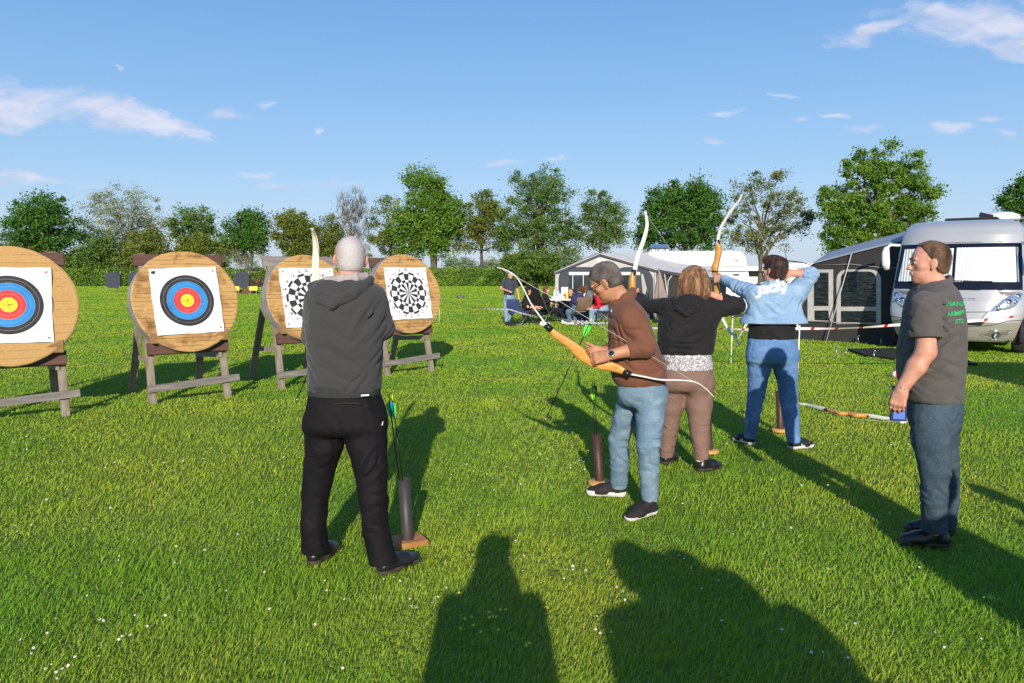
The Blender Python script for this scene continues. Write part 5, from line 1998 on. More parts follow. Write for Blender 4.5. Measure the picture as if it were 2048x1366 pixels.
m_strip_clean = strip_mat('pressed_straw_clean', (.53, .325, .13), (.49, .295, .115), (.36, .19, .065), (.40, .21, .075), .085, .35, .60, .8)
m_strip_worn = strip_mat('pressed_straw_weathered', (.57, .345, .135), (.49, .285, .105), (.17, .075, .025), (.24, .115, .045), .050, .65, .50, .68)
m_paper = MAT('target_paper', (.80, .80, .82), .75, (.76, .76, .79), 4, .002, 9)
m_tk = MAT('target_black', (.022, .020, .023), .7, (.04, .038, .04), 14)
m_tb = MAT('target_blue', (.015, .21, .56), .7, (.02, .26, .62), 14)
m_tr = MAT('target_red', (.62, .035, .035), .7, (.68, .06, .05), 14)
m_ty = MAT('target_yellow', (.86, .66, .015), .7, (.82, .58, .02), 14)
m_tl = MAT('target_line', (.42, .42, .45), .7)
m_th = MAT('arrow_hole', (.05, .03, .02), .9)
FACE_MATS = [m_paper, m_tk, m_tb, m_tr, m_ty, m_tl, m_th]


def ring(mb, r0, r1, fn, mi, n=56, a0=0.0, a1=2 * math.pi, lift=0.0015, nr=2):
    vs, fs = [], []
    for j in range(nr + 1):
        rr = r0 + (r1 - r0) * j / nr
        for i in range(n + 1):
            a = a0 + (a1 - a0) * i / n
            vs.append(fn(rr * math.sin(a), rr * math.cos(a), lift))
    for j in range(nr):
        for i in range(n):
            p = j * (n + 1) + i
            fs.append((p, p + 1, p + n + 2, p + n + 1))
    mb.add(vs, fs, mi, True)


def paper(fn_plane, seed, kind, half=.40, hh=.415):
    """fn_plane(x,z,out) -> local 3D point; returns MB with the printed sheet"""
    r = random.Random(seed)
    ph = [r.uniform(0, 6) for _ in range(6)]
    def fn(x, z, l):
        e = max(abs(x) / half, abs(z) / hh)
        wv = .0022 * math.sin(11 * x + 5 * z + ph[0]) + .0018 * math.sin(17 * z - 9 * x + ph[1]) + .005 * max(0, e - .72) * math.sin(23 * (x + z) + ph[2]) * 3 + .0015 * math.sin(37 * x * z + 20 * z + ph[3])
        return fn_plane(x, z, .017 + wv * 1.6 + l)
    mb = MB()
    n = 30
    mb.grid(lambda u, v: fn((u - .5) * 2 * half * (1 + .012 * math.sin(v * 5 + ph[4])), (v - .5) * 2 * hh * (1 + .010 * math.sin(u * 4 + ph[5])), 0), n, n, 0, True)
    if kind == 'rings':
        for (a, b, mi) in ((0, .080, 4), (.080, .160, 3), (.160, .240, 2), (.240, .320, 1)):
            ring(mb, max(a, .001), b, fn, mi, lift=.003)
        for rr, mi in ((.040, 5), (.120, 5), (.200, 5), (.280, 5), (.240, 5), (.360, 5), (.400, 5), (.080, 5), (.160, 5)):
            ring(mb, rr - .0011, rr + .0011, fn, mi, lift=.0045, nr=1)
        for _ in range(46):
            a, q = r.uniform(0, 6.28), abs(r.gauss(0, .05))
            if r.random() < .25: q = abs(r.gauss(0, .17))
            cx, cz, rad = q * math.sin(a), q * math.cos(a), r.uniform(.0022, .0042)
            mb.add([fn(cx + rad * math.sin(k), cz + rad * math.cos(k), .006) for k in (0, 1.05, 2.1, 3.15, 4.2, 5.25)], [(0, 1, 2, 3, 4, 5)], 6, False)
    else:
        R = .345
        st = 2 * math.pi / 20
        for i in range(20):
            a0, a1 = (i - .5) * st, (i + .5) * st
            if i % 2 == 0:
                ring(mb, .085 * R, .50 * R, fn, 1, 4, a0, a1, .003)
                ring(mb, .62 * R, .90 * R, fn, 1, 4, a0, a1, .003)
            else:
                ring(mb, .50 * R, .615 * R, fn, 1, 4, a0, a1, .003)
                ring(mb, .905 * R, .985 * R, fn, 1, 4, a0, a1, .003)
        for rr in (.50, .62, .90, .99):
            ring(mb, rr * R - .001, rr * R + .001, fn, 1, lift=.0035, nr=1)
        ring(mb, .03 * R, .085 * R, fn, 5, 20, lift=.003)
        ring(mb, .001, .03 * R, fn, 1, 20, lift=.003)
        for i, num in enumerate((20, 1, 18, 4, 13, 6, 10, 15, 2, 17, 3, 19, 7, 16, 8, 11, 14, 9, 12, 5)):
            a = i * st
            tm = text_mesh(str(num), .062, offset=.0006)
            cx, cz = 1.095 * R * math.sin(a), 1.095 * R * math.cos(a)
            mb.add([fn(cx + v.co.x, cz + v.co.y, .004) for v in tm.vertices], [tuple(p.vertices) for p in tm.polygons], 1, False)
            bpy.data.meshes.remove(tm)
    # corner pins and little printed marks
    for sx in (-1, 1):
        for sz in (-1, 1):
            cx, cz = sx * (half - .045), sz * (hh - .05)
            mi = 3 if (kind != 'rings' or sx > 0) else (1 if sz > 0 else 4)
            w = .018 if mi != 1 else .030
            mb.add([fn(cx - w, cz - w * .3, .004), fn(cx + w * .2, cz - w * .7, .004), fn(cx + w, cz + w * .1, .004), fn(cx + w * .1, cz + w * .6, .004)], [(0, 1, 2, 3)], mi, False)
            if mi == 1:
                mb.add([fn(cx - w * .8, cz + .01, .0046), fn(cx - w * .2, cz - .022, .0046), fn(cx + w * .5, cz - .02, .0046), fn(cx + w * .9, cz + .02, .0046)], [(0, 1, 2, 3)], 1, False)
    return mb


def make_target(label, base, phi, R, cz, half_w, kind, dmat, seed, lean=math.radians(12.5), hh=1.83, dx=0.0, roll=0.0, bar=(0, 0)):
    root = empty('archery_target', (base.x, base.y, 0), label, 'archery target', 'archery targets on easels', rz=phi)
    tl = math.tan(lean)
    def leg(x, y0, x1, y1, z1):
        mb = MB()
        mb.bar((x, y0, -.03), (x1, y1, z1), .085, .055, up=(0, 1, 0))
        mb.build('leg', m_leg, root, world=False, bevel=.004)
    for sx in (-1, 1):
        leg(sx * half_w, 0, sx * (half_w - .03), hh * tl, hh)
        leg(sx * (half_w - .02), 1.18, sx * (half_w - .10), hh * tl + .06, hh - .02)
    mb = MB()
    mb.bar((-half_w - .07, (hh - .08) * tl - .01, hh - .08), (half_w + .09, (hh - .08) * tl - .01, hh - .08), .045, .15, up=(0, tl, 1))
    mb.build('top_board', m_redwood if seed != 3 else m_bar, root, world=False, bevel=.004)
    zl = cz - R * math.cos(lean) + .09
    mb = MB()
    mb.bar((-half_w - .02, zl * tl - .075, zl), (half_w + .04, zl * tl - .075, zl), .09, .15, up=(0, tl, 1))
    mb.build('support_board', m_redwood, root, world=False, bevel=.004)
    mb = MB()
    mb.bar((-half_w - .06, .21 * tl - .055, .19), (half_w + .15, .21 * tl - .055, .25), .035, .085, up=(0, 0, 1))
    mb.build('lower_bar', m_bar, root, world=False, bevel=.004)
    mb = MB()
    for sx in (-1, 1):
        mb2 = MB()
        mb2.bar((sx * (half_w - .05), .35 * tl, .55), (sx * (half_w - .08), 1.0, .48), .035, .07)
        mb2.build('side_brace', m_leg, root, world=False)
        mb3 = MB()
        x0, x1 = sx * (half_w + .01), sx * (half_w - .26)
        y0 = zl * tl - .21
        z0 = zl + .076
        pts = [(x0, y0, z0), (x1, y0, z0), (x1 + sx * .02, y0, z0 + .035), (x0, y0, z0 + .14)]
        mb3.prism(pts, (0, .16, .02))
        mb3.build('wedge', m_wedge, root, world=False, bevel=.004)
    # the disc
    th = .20
    cy = cz * tl
    nrm_ = Vector((0, -math.cos(lean), math.sin(lean) * 1.0))
    nrm_ = Vector((0, -math.cos(lean), math.sin(lean)))
    upv = Vector((0, math.sin(lean), math.cos(lean)))
    cbk = Vector((dx, cy, cz)) + nrm_ * .035
    rr = random.Random(seed)
    ph = [rr.uniform(0, 6.3) for _ in range(4)]
    mb = MB()
    n = 96
    def rad(a): return R * (1 + .006 * math.sin(3 * a + ph[0]) + .004 * math.sin(7 * a + ph[1]) + .002 * math.sin(23 * a))
    rows = [(.0, th), (.5, th), (.97, th), (.995, th - .006), (1.0, th - .02), (1.0, .02), (.985, 0), (.5, 0), (0, 0)]
    vs, fs = [], []
    for (f, d) in rows:
        for k in range(n):
            a = 2 * math.pi * k / n
            q = rad(a) * f
            vs.append(cbk + nrm_ * d + Vector((1, 0, 0)) * math.cos(a) * q + upv * math.sin(a) * q)
    mis = []
    for j in range(len(rows) - 1):
        for k in range(n):
            k2 = (k + 1) % n
            fs.append((j * n + k, (j + 1) * n + k, (j + 1) * n + k2, j * n + k2))
            mis.append(1 if j in (3, 4, 5) else 0)
    mb.add(vs, fs, 0, False)
    mb.mi = mis
    mb.build('target_disc', [dmat, m_rim], root, world=False)
    cf = cbk + nrm_ * th
    cr_, sr_ = math.cos(roll), math.sin(roll)
    def plane(x, z, o):
        return cf + Vector((1, 0, 0)) * (x * cr_ - z * sr_) + upv * (x * sr_ + z * cr_ - .0) + nrm_ * o
    mb = paper(plane, seed, kind)
    mb.build('target_face', FACE_MATS, root, world=False)
    return root


def mid(a, b): return (a + b) / 2


make_target('left most round target with coloured rings, cut by the picture edge', GR(132, 832) - Vector((math.cos(.61), math.sin(.61), 0)) * .47, math.radians(35), .66, 1.20, .47, 'rings', m_strip_clean, 1, roll=-.02)
make_target('second target from the left with coloured rings on stained strips', mid(GR(305, 808), GR(458, 795)), math.radians(39), .635, 1.20, .45, 'rings', m_strip_worn, 2, roll=.03)
b3 = GR(563, 778)
make_target('dartboard faced target behind the white haired archer', b3 + Vector((math.cos(.66), math.sin(.66), 0)) * .45, math.radians(40), .615, 1.20, .45, 'darts', m_strip_worn, 3)
make_target('right most target with a dartboard face', mid(GR(771, 752), GR(868, 742)), math.radians(42), .635, 1.22, .42, 'darts', m_strip_worn, 4)
# dark covered targets far off
m_cover = MAT('dark_blue_cover', (.040, .052, .070), .75, (.028, .038, .052), 4, .01, 6)
for i, (px, py, w, lab) in enumerate([(225, 573, .95, 'far target under a dark cover standing left before the hedge'), (272, 573, .95, 'far target under a dark cover half hidden behind the second target'), (483, 570, .95, 'far target under a dark cover between the second and third targets')]):
    g = GR(px, py + (2 if i < 2 else 1))
    Yt = 62.0
    g = PX(px, 560, Yt)
    root = empty('covered_target', (g.x, g.y, 0), lab, 'archery target', 'covered targets far down the field')
    mb = MB()
    pts = []
    for k in range(28):
        a = 2 * math.pi * k / 28
        e = 3.2
        c, s_ = math.cos(a), math.sin(a)
        pts.append((g.x + .64 * math.copysign(abs(c) ** (2 / e), c), g.y, .98 + .66 * math.copysign(abs(s_) ** (2 / e), s_)))
    mb.prism(pts, (0, .22, 0))
    mb.build('cover', m_cover, root)
    for sx in (-1, 1):
        mb = MB()
        mb.bar((g.x + sx * .52, g.y - .05, 0), (g.x + sx * .56, g.y + .25, 1.72), .08, .06)
        mb.build('leg', m_leg, root)
    mb = MB()
    mb.bar((g.x, g.y + 1.0, 0), (g.x, g.y + .3, 1.6), .08, .06)
    mb.build('leg', m_bar, root)
m_yel = MAT('yellow_board', (.68, .62, .08), .7)
for px, lab in ((470, 'yellow marker board left of the far brown mound'), (506, 'yellow marker board right of the far brown mound')):
    g = PX(px, 560, 56)
    root = empty('marker_board', (g.x, g.y, 0), lab, 'marker', 'yellow marker boards')
    mb = MB()
    mb.box((g.x, g.y, .42), (.62, .05, .32))
    mb.build('board', m_yel, root)
    for sx in (-1, 1):
        mb = MB()
        mb.box((g.x + sx * .22, g.y, .14), (.04, .04, .28))
        mb.build('leg', m_leg, root)
g = PX(487, 560, 57)
m_dirt = MAT('bare_earth', (.20, .10, .05), .95, (.13, .07, .035), 2, .05, 5)
mb = MB()
mb.grid(lambda u, v: Vector((g.x + (u - .5) * 2.6, g.y + (v - .5) * 1.8, -.05 + .42 * max(0, math.sin(u * math.pi)) ** .8 * math.sin(v * math.pi) * (1 + .2 * math.sin(u * 17 + v * 9)))), 24, 12)
tag(mb.build('earth_mound', m_dirt), 'low brown earth mound between the two yellow markers', 'mound')
# brown strip of dry growth in front of the hedge
g0 = PX(530, 560, 84)
r = np.random.default_rng(77)
P_ = np.stack([g0.x + r.normal(0, 1.5, 1400), 84 + r.normal(0, .3, 1400), np.abs(r.normal(0, .55, 1400))], 1)
LM['dry'] = leaf_mat('dry_growth', (.13, .075, .045), (.18, .10, .06), (.22, .14, .09))
dg_ = empty('dry_shrub', (g0.x, 84, 0), 'low reddish brown dry shrub before the hedge left of the third target', 'shrub')
leaf_object('dry_growth', P_, .2, LM['dry'], dg_, r)

m_limb = MAT('bow_limb_cream', (.78, .70, .56), .4, (.74, .66, .52), 8, spec=.5)
m_limb_w = MAT('bow_limb_white', (.80, .78, .72), .35, (.76, .74, .68), 8, spec=.5)
m_riser = MAT('bow_riser_orange_wood', (.62, .31, .07), .38, (.48, .21, .04), 9, .0006, 60, stretch=(1, 1, 5), spec=.5, lo=.4, hi=.7)
m_string = MAT('bow_string', (.62, .60, .56), .6)
m_shaft = MAT('arrow_shaft_black', (.008, .009, .008), .35)
m_vane_g = MAT('vane_green', (.12, .75, .10), .5)
m_vane_b = MAT('vane_blue', (.01, .33, .55), .5)
m_vane_y = MAT('vane_yellow_green', (.50, .80, .05), .5)
m_nock = MAT('nock_yellow', (.62, .85, .04), .4)


def strip_along(mb, pts, ths, wds, wdir, mi=0):
    pts = [Vector(p) for p in pts]
    # resample smoothly
    def cat(P0, P1, P2, P3, t): return .5 * ((2 * P1) + (P2 - P0) * t + (2 * P0 - 5 * P1 + 4 * P2 - P3) * t * t + (3 * P1 - P0 - 3 * P2 + P3) * t ** 3)
    out, T_, W_ = [], [], []
    n = len(pts)
    for i in range(n - 1):
        P0, P1, P2, P3 = pts[max(0, i - 1)], pts[i], pts[i + 1], pts[min(n - 1, i + 2)]
        for k in range(6):
            t = k / 6
            out.append(cat(P0, P1, P2, P3, t))
            T_.append(ths[i] * (1 - t) + ths[i + 1] * t)
            W_.append(wds[i] * (1 - t) + wds[i + 1] * t)
    out.append(pts[-1])
    T_.append(ths[-1])
    W_.append(wds[-1])
    vs, fs = [], []
    for i, p in enumerate(out):
        t = (out[min(i + 1, len(out) - 1)] - out[max(0, i - 1)]).normalized()
        w = Vector(wdir)
        w = (w - t * w.dot(t)).normalized()
        nn = t.cross(w)
        a, b = W_[i] / 2, T_[i] / 2
        for (u, v) in ((1, .55), (.8, 1), (-.8, 1), (-1, .55), (-1, -.55), (-.8, -1), (.8, -1), (1, -.55)):
            vs.append(p + w * a * u + nn * b * v)
    m = len(out)
    for i in range(m - 1):
        for k in range(8):
            k2 = (k + 1) % 8
            fs.append((i * 8 + k, i * 8 + k2, (i + 1) * 8 + k2, (i + 1) * 8 + k))
    fs += [tuple(reversed(range(8))), tuple((m - 1) * 8 + k for k in range(8))]
    mb.add(vs, fs, mi, True)


def make_bow(label, up, lo, riser, wdir, string, limb, thick=.009, wide=.040, rt=None):
    """up/lo: limb points from riser to tip; riser: list of (point, depth); string: polyline"""
    root = empty('recurve_bow', riser[len(riser) // 2][0], label, 'bow')
    for pts in (up, lo):
        mb = MB()
        n = len(pts)
        strip_along(mb, pts, [thick * (1.25 - .6 * i / (n - 1)) for i in range(n)], [wide * (1.0 - .62 * (i / (n - 1)) ** 1.6) for i in range(n)], wdir)
        mb.build('limb', limb, root)
    mb = MB()
    strip_along(mb, [p for p, d in riser], [d for p, d in riser], [wide * k for k in (rt or [1.0, 1.05, 1.0, .85, .8, .85, 1.0, 1.05, 1.0][:len(riser)])], wdir)
    o = mb.build('riser', m_riser, root)
    for e, (a, b) in enumerate(((0, 1), (-1, -2))):
        mb = MB()
        p, q = Vector(riser[a][0]), Vector(riser[b][0])
        d = (q - p).normalized()
        mb.tube([p - d * .03, p + d * .022], [.021, .023], 8)
        mb.build('limb_pocket', m_blackplastic, root)
    mb = MB()
    mb.tube(string, [.0016] * len(string), 5)
    mb.build('bow_string', m_string, root)
    return root


def make_arrow(label, nock, tip, v1, v2, fl=.10, group=None, r=.0034, big=1.0):
    nock, tip = Vector(nock), Vector(tip)
    d = (tip - nock).normalized()
    root = empty('arrow', nock, label, 'arrow', group)
    mb = MB()
    mb.tube([nock + d * .02, tip], [r, r], 7)
    mb.build('shaft', m_shaft, root)
    mb = MB()
    mb.tube([nock, nock + d * .035], [r * 1.3, r * 1.15], 7)
    mb.build('nock', m_nock, root)
    mb = MB()
    mb.tube([tip - d * .025, tip - d * .004, tip + d * .004], [r * 1.15, r * .9, .0005], 7)
    mb.build('point', m_steel, root)
    a = d.orthogonal().normalized()
    for k in range(3):
        an = 2 * math.pi * k / 3 + .4
        s = a * math.cos(an) + d.cross(a) * math.sin(an)
        mb = MB()
        p = nock + d * .045
        h = .017 * big
        poly = [p + s * r, p + s * (r + h) + d * .012, p + s * (r + h * .95) + d * fl * .4, p + s * (r + h * .35) + d * fl * .85, p + s * r + d * fl]
        mb.prism(poly, d.cross(s) * .0016)
        mb.build('vane', (v1, v2, v2)[k], root)
    return root


# the bowman's bow in the middle of the picture: held low, tip up to the left
YB = Y2 - .175
def q2(px, py, dy=0): return PX(px, py, YB + dy)
make_bow('recurve bow held low and slanting by the archer in the brown jacket',
         [q2(1101, 659), q2(1082, 635), q2(1062, 607), q2(1047, 577), q2(1032, 553), q2(1012, 540), q2(994, 535)],
         [q2(1250, 746, -.03), q2(1283, 752, -.035), q2(1320, 759, -.04), q2(1362, 760, -.045), q2(1390, 764, -.05), q2(1410, 776, -.05), q2(1427, 793, -.05)],
         [(q2(1098, 656), .030), (q2(1113, 670), .045), (q2(1140, 688), .055), (q2(1160, 706), .078), (q2(1176, 722), .040), (q2(1200, 731), .046), (q2(1222, 733), .060), (q2(1240, 739, -.02), .050), (q2(1253, 746, -.03), .028)],
         (.04, 1, .08), [q2(1003, 538), q2(1021, 548), q2(1110, 597), q2(1414, 779, -.05)], m_limb_w, wide=.034, thick=.0075)
make_arrow('arrow with green vanes nocked on the bow of the archer in brown', PX(1184, 637, YB + .03), PX(1089, 842, YB + .02), m_vane_g, m_vane_g, fl=.085, big=1.25)
# bow of the grey hoodie archer
YA = Y1 + .42
make_bow('cream bow limb rising beside the white haired archer, rest hidden by his body',
         [PX(633, 590, YA), PX(631, 540, YA), PX(632, 500, YA - .01), PX(629, 472, YA - .04), PX(624, 457, YA - .10)],
         [PX(655, 735, YA), PX(662, 780, YA + .05), PX(672, 830, YA + .02), PX(680, 855, YA - .04), PX(684, 868, YA - .10)],
         [(PX(633, 590, YA), .03), (PX(635, 612, YA), .05), (PX(640, 640, YA), .055), (PX(646, 668, YA), .04), (PX(650, 700, YA), .055), (PX(655, 735, YA), .03)],
         (1, 0, 0), [PX(625, 460, YA - .10), PX(640, 640, YA - .22), PX(684, 866, YA - .10)], m_limb, wide=.046, rt=[1, 1, .9, .8, 1, 1])
make_arrow('black arrow pointing to the ground beside the white haired archer', PX(650, 660, Y1 + .44), PX(592, 804, Y1 + .47), m_vane_g, m_vane_b)
# bow of the woman
YC = Y3 + .44
def q3(px, py, dy=0): return PX(px, py, YC + dy)
make_bow('white limbed bow raised by the woman in the black hoodie',
         [q3(1268, 548), q3(1276, 512), q3(1288, 478), q3(1294, 452), q3(1293, 435), q3(1290, 422)],
         [q3(1262, 665), q3(1266, 700), q3(1278, 735), q3(1290, 765), q3(1291, 780), q3(1287, 792)],
         [(q3(1267, 546), .030), (q3(1264, 562), .055), (q3(1264, 585), .055), (q3(1262, 604), .038), (q3(1260, 630), .055), (q3(1262, 665), .030)],
         (.9, .45, 0), [q3(1290, 424), PX(1404, 592, Y3 - .02), q3(1287, 790)], m_limb_w, wide=.046, rt=[1, 1, 1, .8, 1, 1])
# bow of the denim archer
YD = Y4 + .58
def q4(px, py, dy=0): return PX(px, py, YD + dy)
make_bow('tall bow at full draw in the outstretched hand of the archer in the denim jacket',
         [q4(1435, 490), q4(1440, 462), q4(1453, 436), q4(1470, 413), q4(1479, 400), q4(1484, 389)],
         [q4(1437, 612), q4(1443, 632), q4(1455, 655), q4(1468, 672), q4(1475, 682), q4(1479, 692)],
         [(q4(1435, 486), .030), (q4(1437, 500), .060), (q4(1434, 520), .045), (q4(1430, 536), .058), (q4(1432, 556), .038), (q4(1434, 580), .052), (q4(1438, 614), .030)],
         (.7, .7, 0), [q4(1483, 391), PX(1560, 546, Y4 + .05), q4(1479, 690)], m_limb_w, wide=.050, rt=[1, 1, .9, 1, .75, .9, 1])
make_arrow('arrow drawn back to the cheek of the archer in the denim jacket', PX(1556, 545, Y4 + .05), PX(1416, 542, YD + .02), m_vane_g, m_vane_b, r=.0045)
# bow lying in the grass
def qg(px, py, z=.035): return GR(px, py, z)
make_bow('bow lying flat in the grass behind the instructor, white limbs and orange grip',
         [qg(1657, 820), qg(1635, 815), qg(1615, 810), qg(1603, 808), qg(1594, 806)],
         [qg(1735, 831), qg(1760, 835), qg(1785, 839), qg(1803, 845), qg(1815, 843)],
         [(qg(1655, 820), .03), (qg(1668, 823), .055), (qg(1682, 827), .045), (qg(1696, 827), .04), (qg(1712, 830), .055), (qg(1737, 831), .03)],
         (0, -.35, 1), [qg(1600, 807, .03), qg(1700, 838, .02), qg(1808, 845, .03)], m_limb_w, wide=.045, rt=[1, 1, 1, .8, 1, 1])

# ground quivers ---------------------------------------------------------------------------------
m_tube_k = MAT('tube_dark_grey', (.050, .043, .042), .5, (.040, .034, .033), 12)
m_tube_b = MAT('tube_brown', (.070, .030, .020), .5, (.055, .024, .016), 12)
m_base_o = MAT('base_orange_wood', (.50, .24, .08), .8, (.36, .16, .05), 12, .001, 60)
m_base_p = MAT('base_purple_grey', (.16, .115, .115), .8, (.12, .08, .08), 10)
m_base_y = MAT('base_cork', (.62, .36, .12), .85, (.50, .27, .08), 30)


def make_quiver(label, b, top, r, mat, square, arrows, mb_base, group='ground quivers made of tubes'):
    b, top = Vector(b), Vector(top)
    root = empty('ground_quiver', (b.x, b.y, 0), label, 'quiver', group)
    d = (top - b).normalized()
    mb = MB()
    n = 20
    # hollow tube
    a = d.orthogonal().normalized()
    c = d.cross(a)
    vs, fs = [], []
    rows = [(b, r), (top, r), (top, r - .004), (top - d * .25, r - .004)]
    for p, q in rows:
        for k in range(n):
            an = 2 * math.pi * k / n
            vs.append(p + (a * math.cos(an) + c * math.sin(an)) * q)
    for j in range(3):
        for k in range(n):
            k2 = (k + 1) % n
            fs.append((j * n + k, j * n + k2, (j + 1) * n + k2, (j + 1) * n + k))
    fs.append(tuple(3 * n + k for k in range(n)))
    mb.add(vs, fs, 0, True)
    mb.build('tube', mat, root)
    mb = MB()
    if square:
        R = Matrix.Rotation(math.radians(28), 3, 'Z')
        mb.box((b.x + .0, b.y + .015, .026), (.19, .17, .035), R)
        mb.build('base', mb_base, root, bevel=.004)
    else:
        mb.lathe([(.082, .004), (.088, .010), (.088, .028), (.082, .034)], (b.x, b.y, .012), 28)
        mb.build('base', mb_base, root)
    for (lab, npx, npy, dY, v1, v2, seed) in arrows:
        nk = PX(npx, npy, b.y + dY)
        tp = top - d * .2 + (a * math.cos(seed) + c * math.sin(seed)) * r * .5
        make_arrow(lab, nk, tp, v1, v2, fl=.10, big=1.1)
    return root


g = GR(816, 1092)
make_quiver('dark grey tube quiver on a square orange base by the white haired archer', (g.x, g.y, .03), PX(808, 958, g.y - .01), .035, m_tube_k, True,
            [('arrow with blue and green vanes left in the dark grey tube quiver', 777, 788, .0, m_vane_g, m_vane_b, 2.6), ('arrow with blue vanes leaning right in the dark grey tube quiver', 784, 789, .02, m_vane_b, m_vane_g, .8)], m_base_o)
g = GR(1200, 975)
make_quiver('brown tube quiver at the feet of the archer in the brown jacket', (g.x, g.y + .03, .03), PX(1193, 868, g.y + .02), .032, m_tube_b, False,
            [('arrow with yellow green vanes left in the brown tube quiver', 1185, 762, .02, m_vane_y, m_vane_g, 2.6), ('arrow with dark green vanes in the brown tube quiver', 1188, 758, .03, m_vane_g, m_shaft, .8)], m_base_y)
g = GR(1419, 910)
make_quiver('brown tube quiver right beside the woman in the black hoodie', (g.x, g.y + .02, .03), PX(1414, 818, g.y + .02), .033, m_tube_b, False, [], m_base_y)
g = GR(1562, 867)
make_quiver('brown tube quiver between the legs of the denim archer', (g.x, g.y + .02, .03), PX(1558, 782, g.y + .02), .034, m_tube_b, False, [], m_base_y)

# blue folder in the instructor's hand
m_fold = MAT('blue_folder', (.10, .20, .62), .5, (.08, .17, .55), 5)
m_navy = MAT('navy_folder_edge', (.012, .018, .09), .5)
fo = empty('folder', PX(1800, 812, Y5 - .165), 'blue folder with a navy edge held against the thigh by the instructor', 'folder')
mb = MB()
poly = [PX(1787, 772, Y5 - .15), PX(1815, 774, Y5 - .145), PX(1813, 843, Y5 - .165), PX(1781, 841, Y5 - .17)]
mb.prism(poly, (0, .012, 0))
mb.build('cover', m_navy, fo)
mb = MB()
poly = [PX(1791, 780, Y5 - .1525), PX(1810, 781, Y5 - .150), PX(1810, 839, Y5 - .1685), PX(1786, 838, Y5 - .1735)]
mb.prism(poly, (0, .003, 0))
mb.build('page', m_fold, fo)
# ================================================================ motorhome
m_silver = MAT('silver_body_paint', (.50, .50, .505), .30, (.48, .48, .485), 2, metal=.3, coat=.5, spec=.5)
m_champ = MAT('champagne_bumper_paint', (.50, .47, .42), .25, (.48, .45, .40), 2, metal=.45, coat=.6)
m_navygl = MAT('windscreen_dark_edge', (.007, .009, .020), .12, (.009, .011, .024), 2, spec=.4)
m_black = MAT('black_trim', (.012, .012, .013), .5, (.018, .018, .019), 9)
m_seam = MAT('panel_gap', (.030, .030, .034), .6)
m_taupe = MAT('grey_brown_panel', (.17, .15, .125), .4, (.16, .14, .115), 3, coat=.3)
m_tyre = MAT('tyre_rubber', (.018, .018, .019), .85, (.03, .03, .03), 12, .002, 60)
m_chrome = MAT('chrome', (.75, .76, .78), .12, (.65, .66, .68), 6, metal=1.0)
m_whiteg = MAT('white_gelcoat', (.80, .80, .80), .3, (.76, .76, .77), 3, coat=.3)
m_glass = MAT('window_glass', (.015, .018, .022), .06, (.02, .024, .03), 3, spec=.7)


def blind_mat():
    m, nt, b = nmat('pleated_blind')
    N, L = nt.nodes, nt.links
    tcn = N.new('ShaderNodeTexCoord')
    sp = N.new('ShaderNodeSeparateXYZ')
    L.new(tcn.outputs['Object'], sp.inputs[0])
    m1 = N.new('ShaderNodeMath')
    m1.operation = 'MULTIPLY'
    m1.inputs[1].default_value = 2 * math.pi / .055
    L.new(sp.outputs['X'], m1.inputs[0])
    m2 = N.new('ShaderNodeMath')
    m2.operation = 'SINE'
    L.new(m1.outputs[0], m2.inputs[0])
    bp = N.new('ShaderNodeBump')
    bp.inputs['Distance'].default_value = .0035
    L.new(m2.outputs[0], bp.inputs['Height'])
    L.new(bp.outputs[0], b.inputs['Normal'])
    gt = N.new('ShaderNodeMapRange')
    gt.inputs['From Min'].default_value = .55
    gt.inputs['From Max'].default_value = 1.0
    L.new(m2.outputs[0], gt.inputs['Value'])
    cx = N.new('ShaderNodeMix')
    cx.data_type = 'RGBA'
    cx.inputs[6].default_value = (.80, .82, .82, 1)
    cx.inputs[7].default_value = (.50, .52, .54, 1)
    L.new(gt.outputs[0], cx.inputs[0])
    L.new(cx.outputs[2], b.inputs['Base Color'])
    b.inputs['Roughness'].default_value = .5
    return m


m_blind = blind_mat()
m_lens = MAT('headlamp_lens', (.62, .68, .76), .08, (.45, .52, .62), 14, metal=.7, spec=.8, coat=1.0)
m_lamp = MAT('lamp_reflector', (.30, .32, .36), .12, (.16, .17, .20), 16, metal=.9)

VE = Vector((math.cos(math.radians(-37)), math.sin(math.radians(-37)), 0))      # across the front, to the right of the picture
VB = Vector((-VE.y, VE.x, 0))                                                # back along the vehicle
VO = PX(1906, 600, 14.75)
VO.z = 0
mh = empty('motorhome', VO, 'silver motorhome facing the field with white pleated blinds behind its windscreen', 'motorhome', rz=math.radians(-37))
ZP = [(.26, .02, 1.00), (.34, -.06, 1.04), (.50, -.12, 1.09), (.64, -.145, 1.13), (.72, -.13, 1.16), (.85, -.11, 1.17), (1.05, -.06, 1.17), (1.28, .02, 1.16), (1.36, .05, 1.155), (1.7, .15, 1.13), (2.08, .27, 1.10), (2.18, .30, 1.095), (2.35, .36, 1.07), (2.50, .46, 1.03), (2.60, .62, .97), (2.655, .85, .88)]


def prof(z):
    zs = [p[0] for p in ZP]
    return float(np.interp(z, zs, [p[1] for p in ZP])), float(np.interp(z, zs, [p[2] for p in ZP]))


def MS(u, z, off=0.0):
    """front shell of the motorhome in its own space: x across, y back, z up; off: outwards"""
    y0, hw = prof(z)
    au = abs(u)
    y = y0 + .30 * au ** 3.2 - off
    x = u * hw * (1 - .02 * au ** 6)
    x += math.copysign(off * .5 * au ** 3, u)
    return Vector((x, y, z))


def side_y(z): return prof(z)[0] + .30


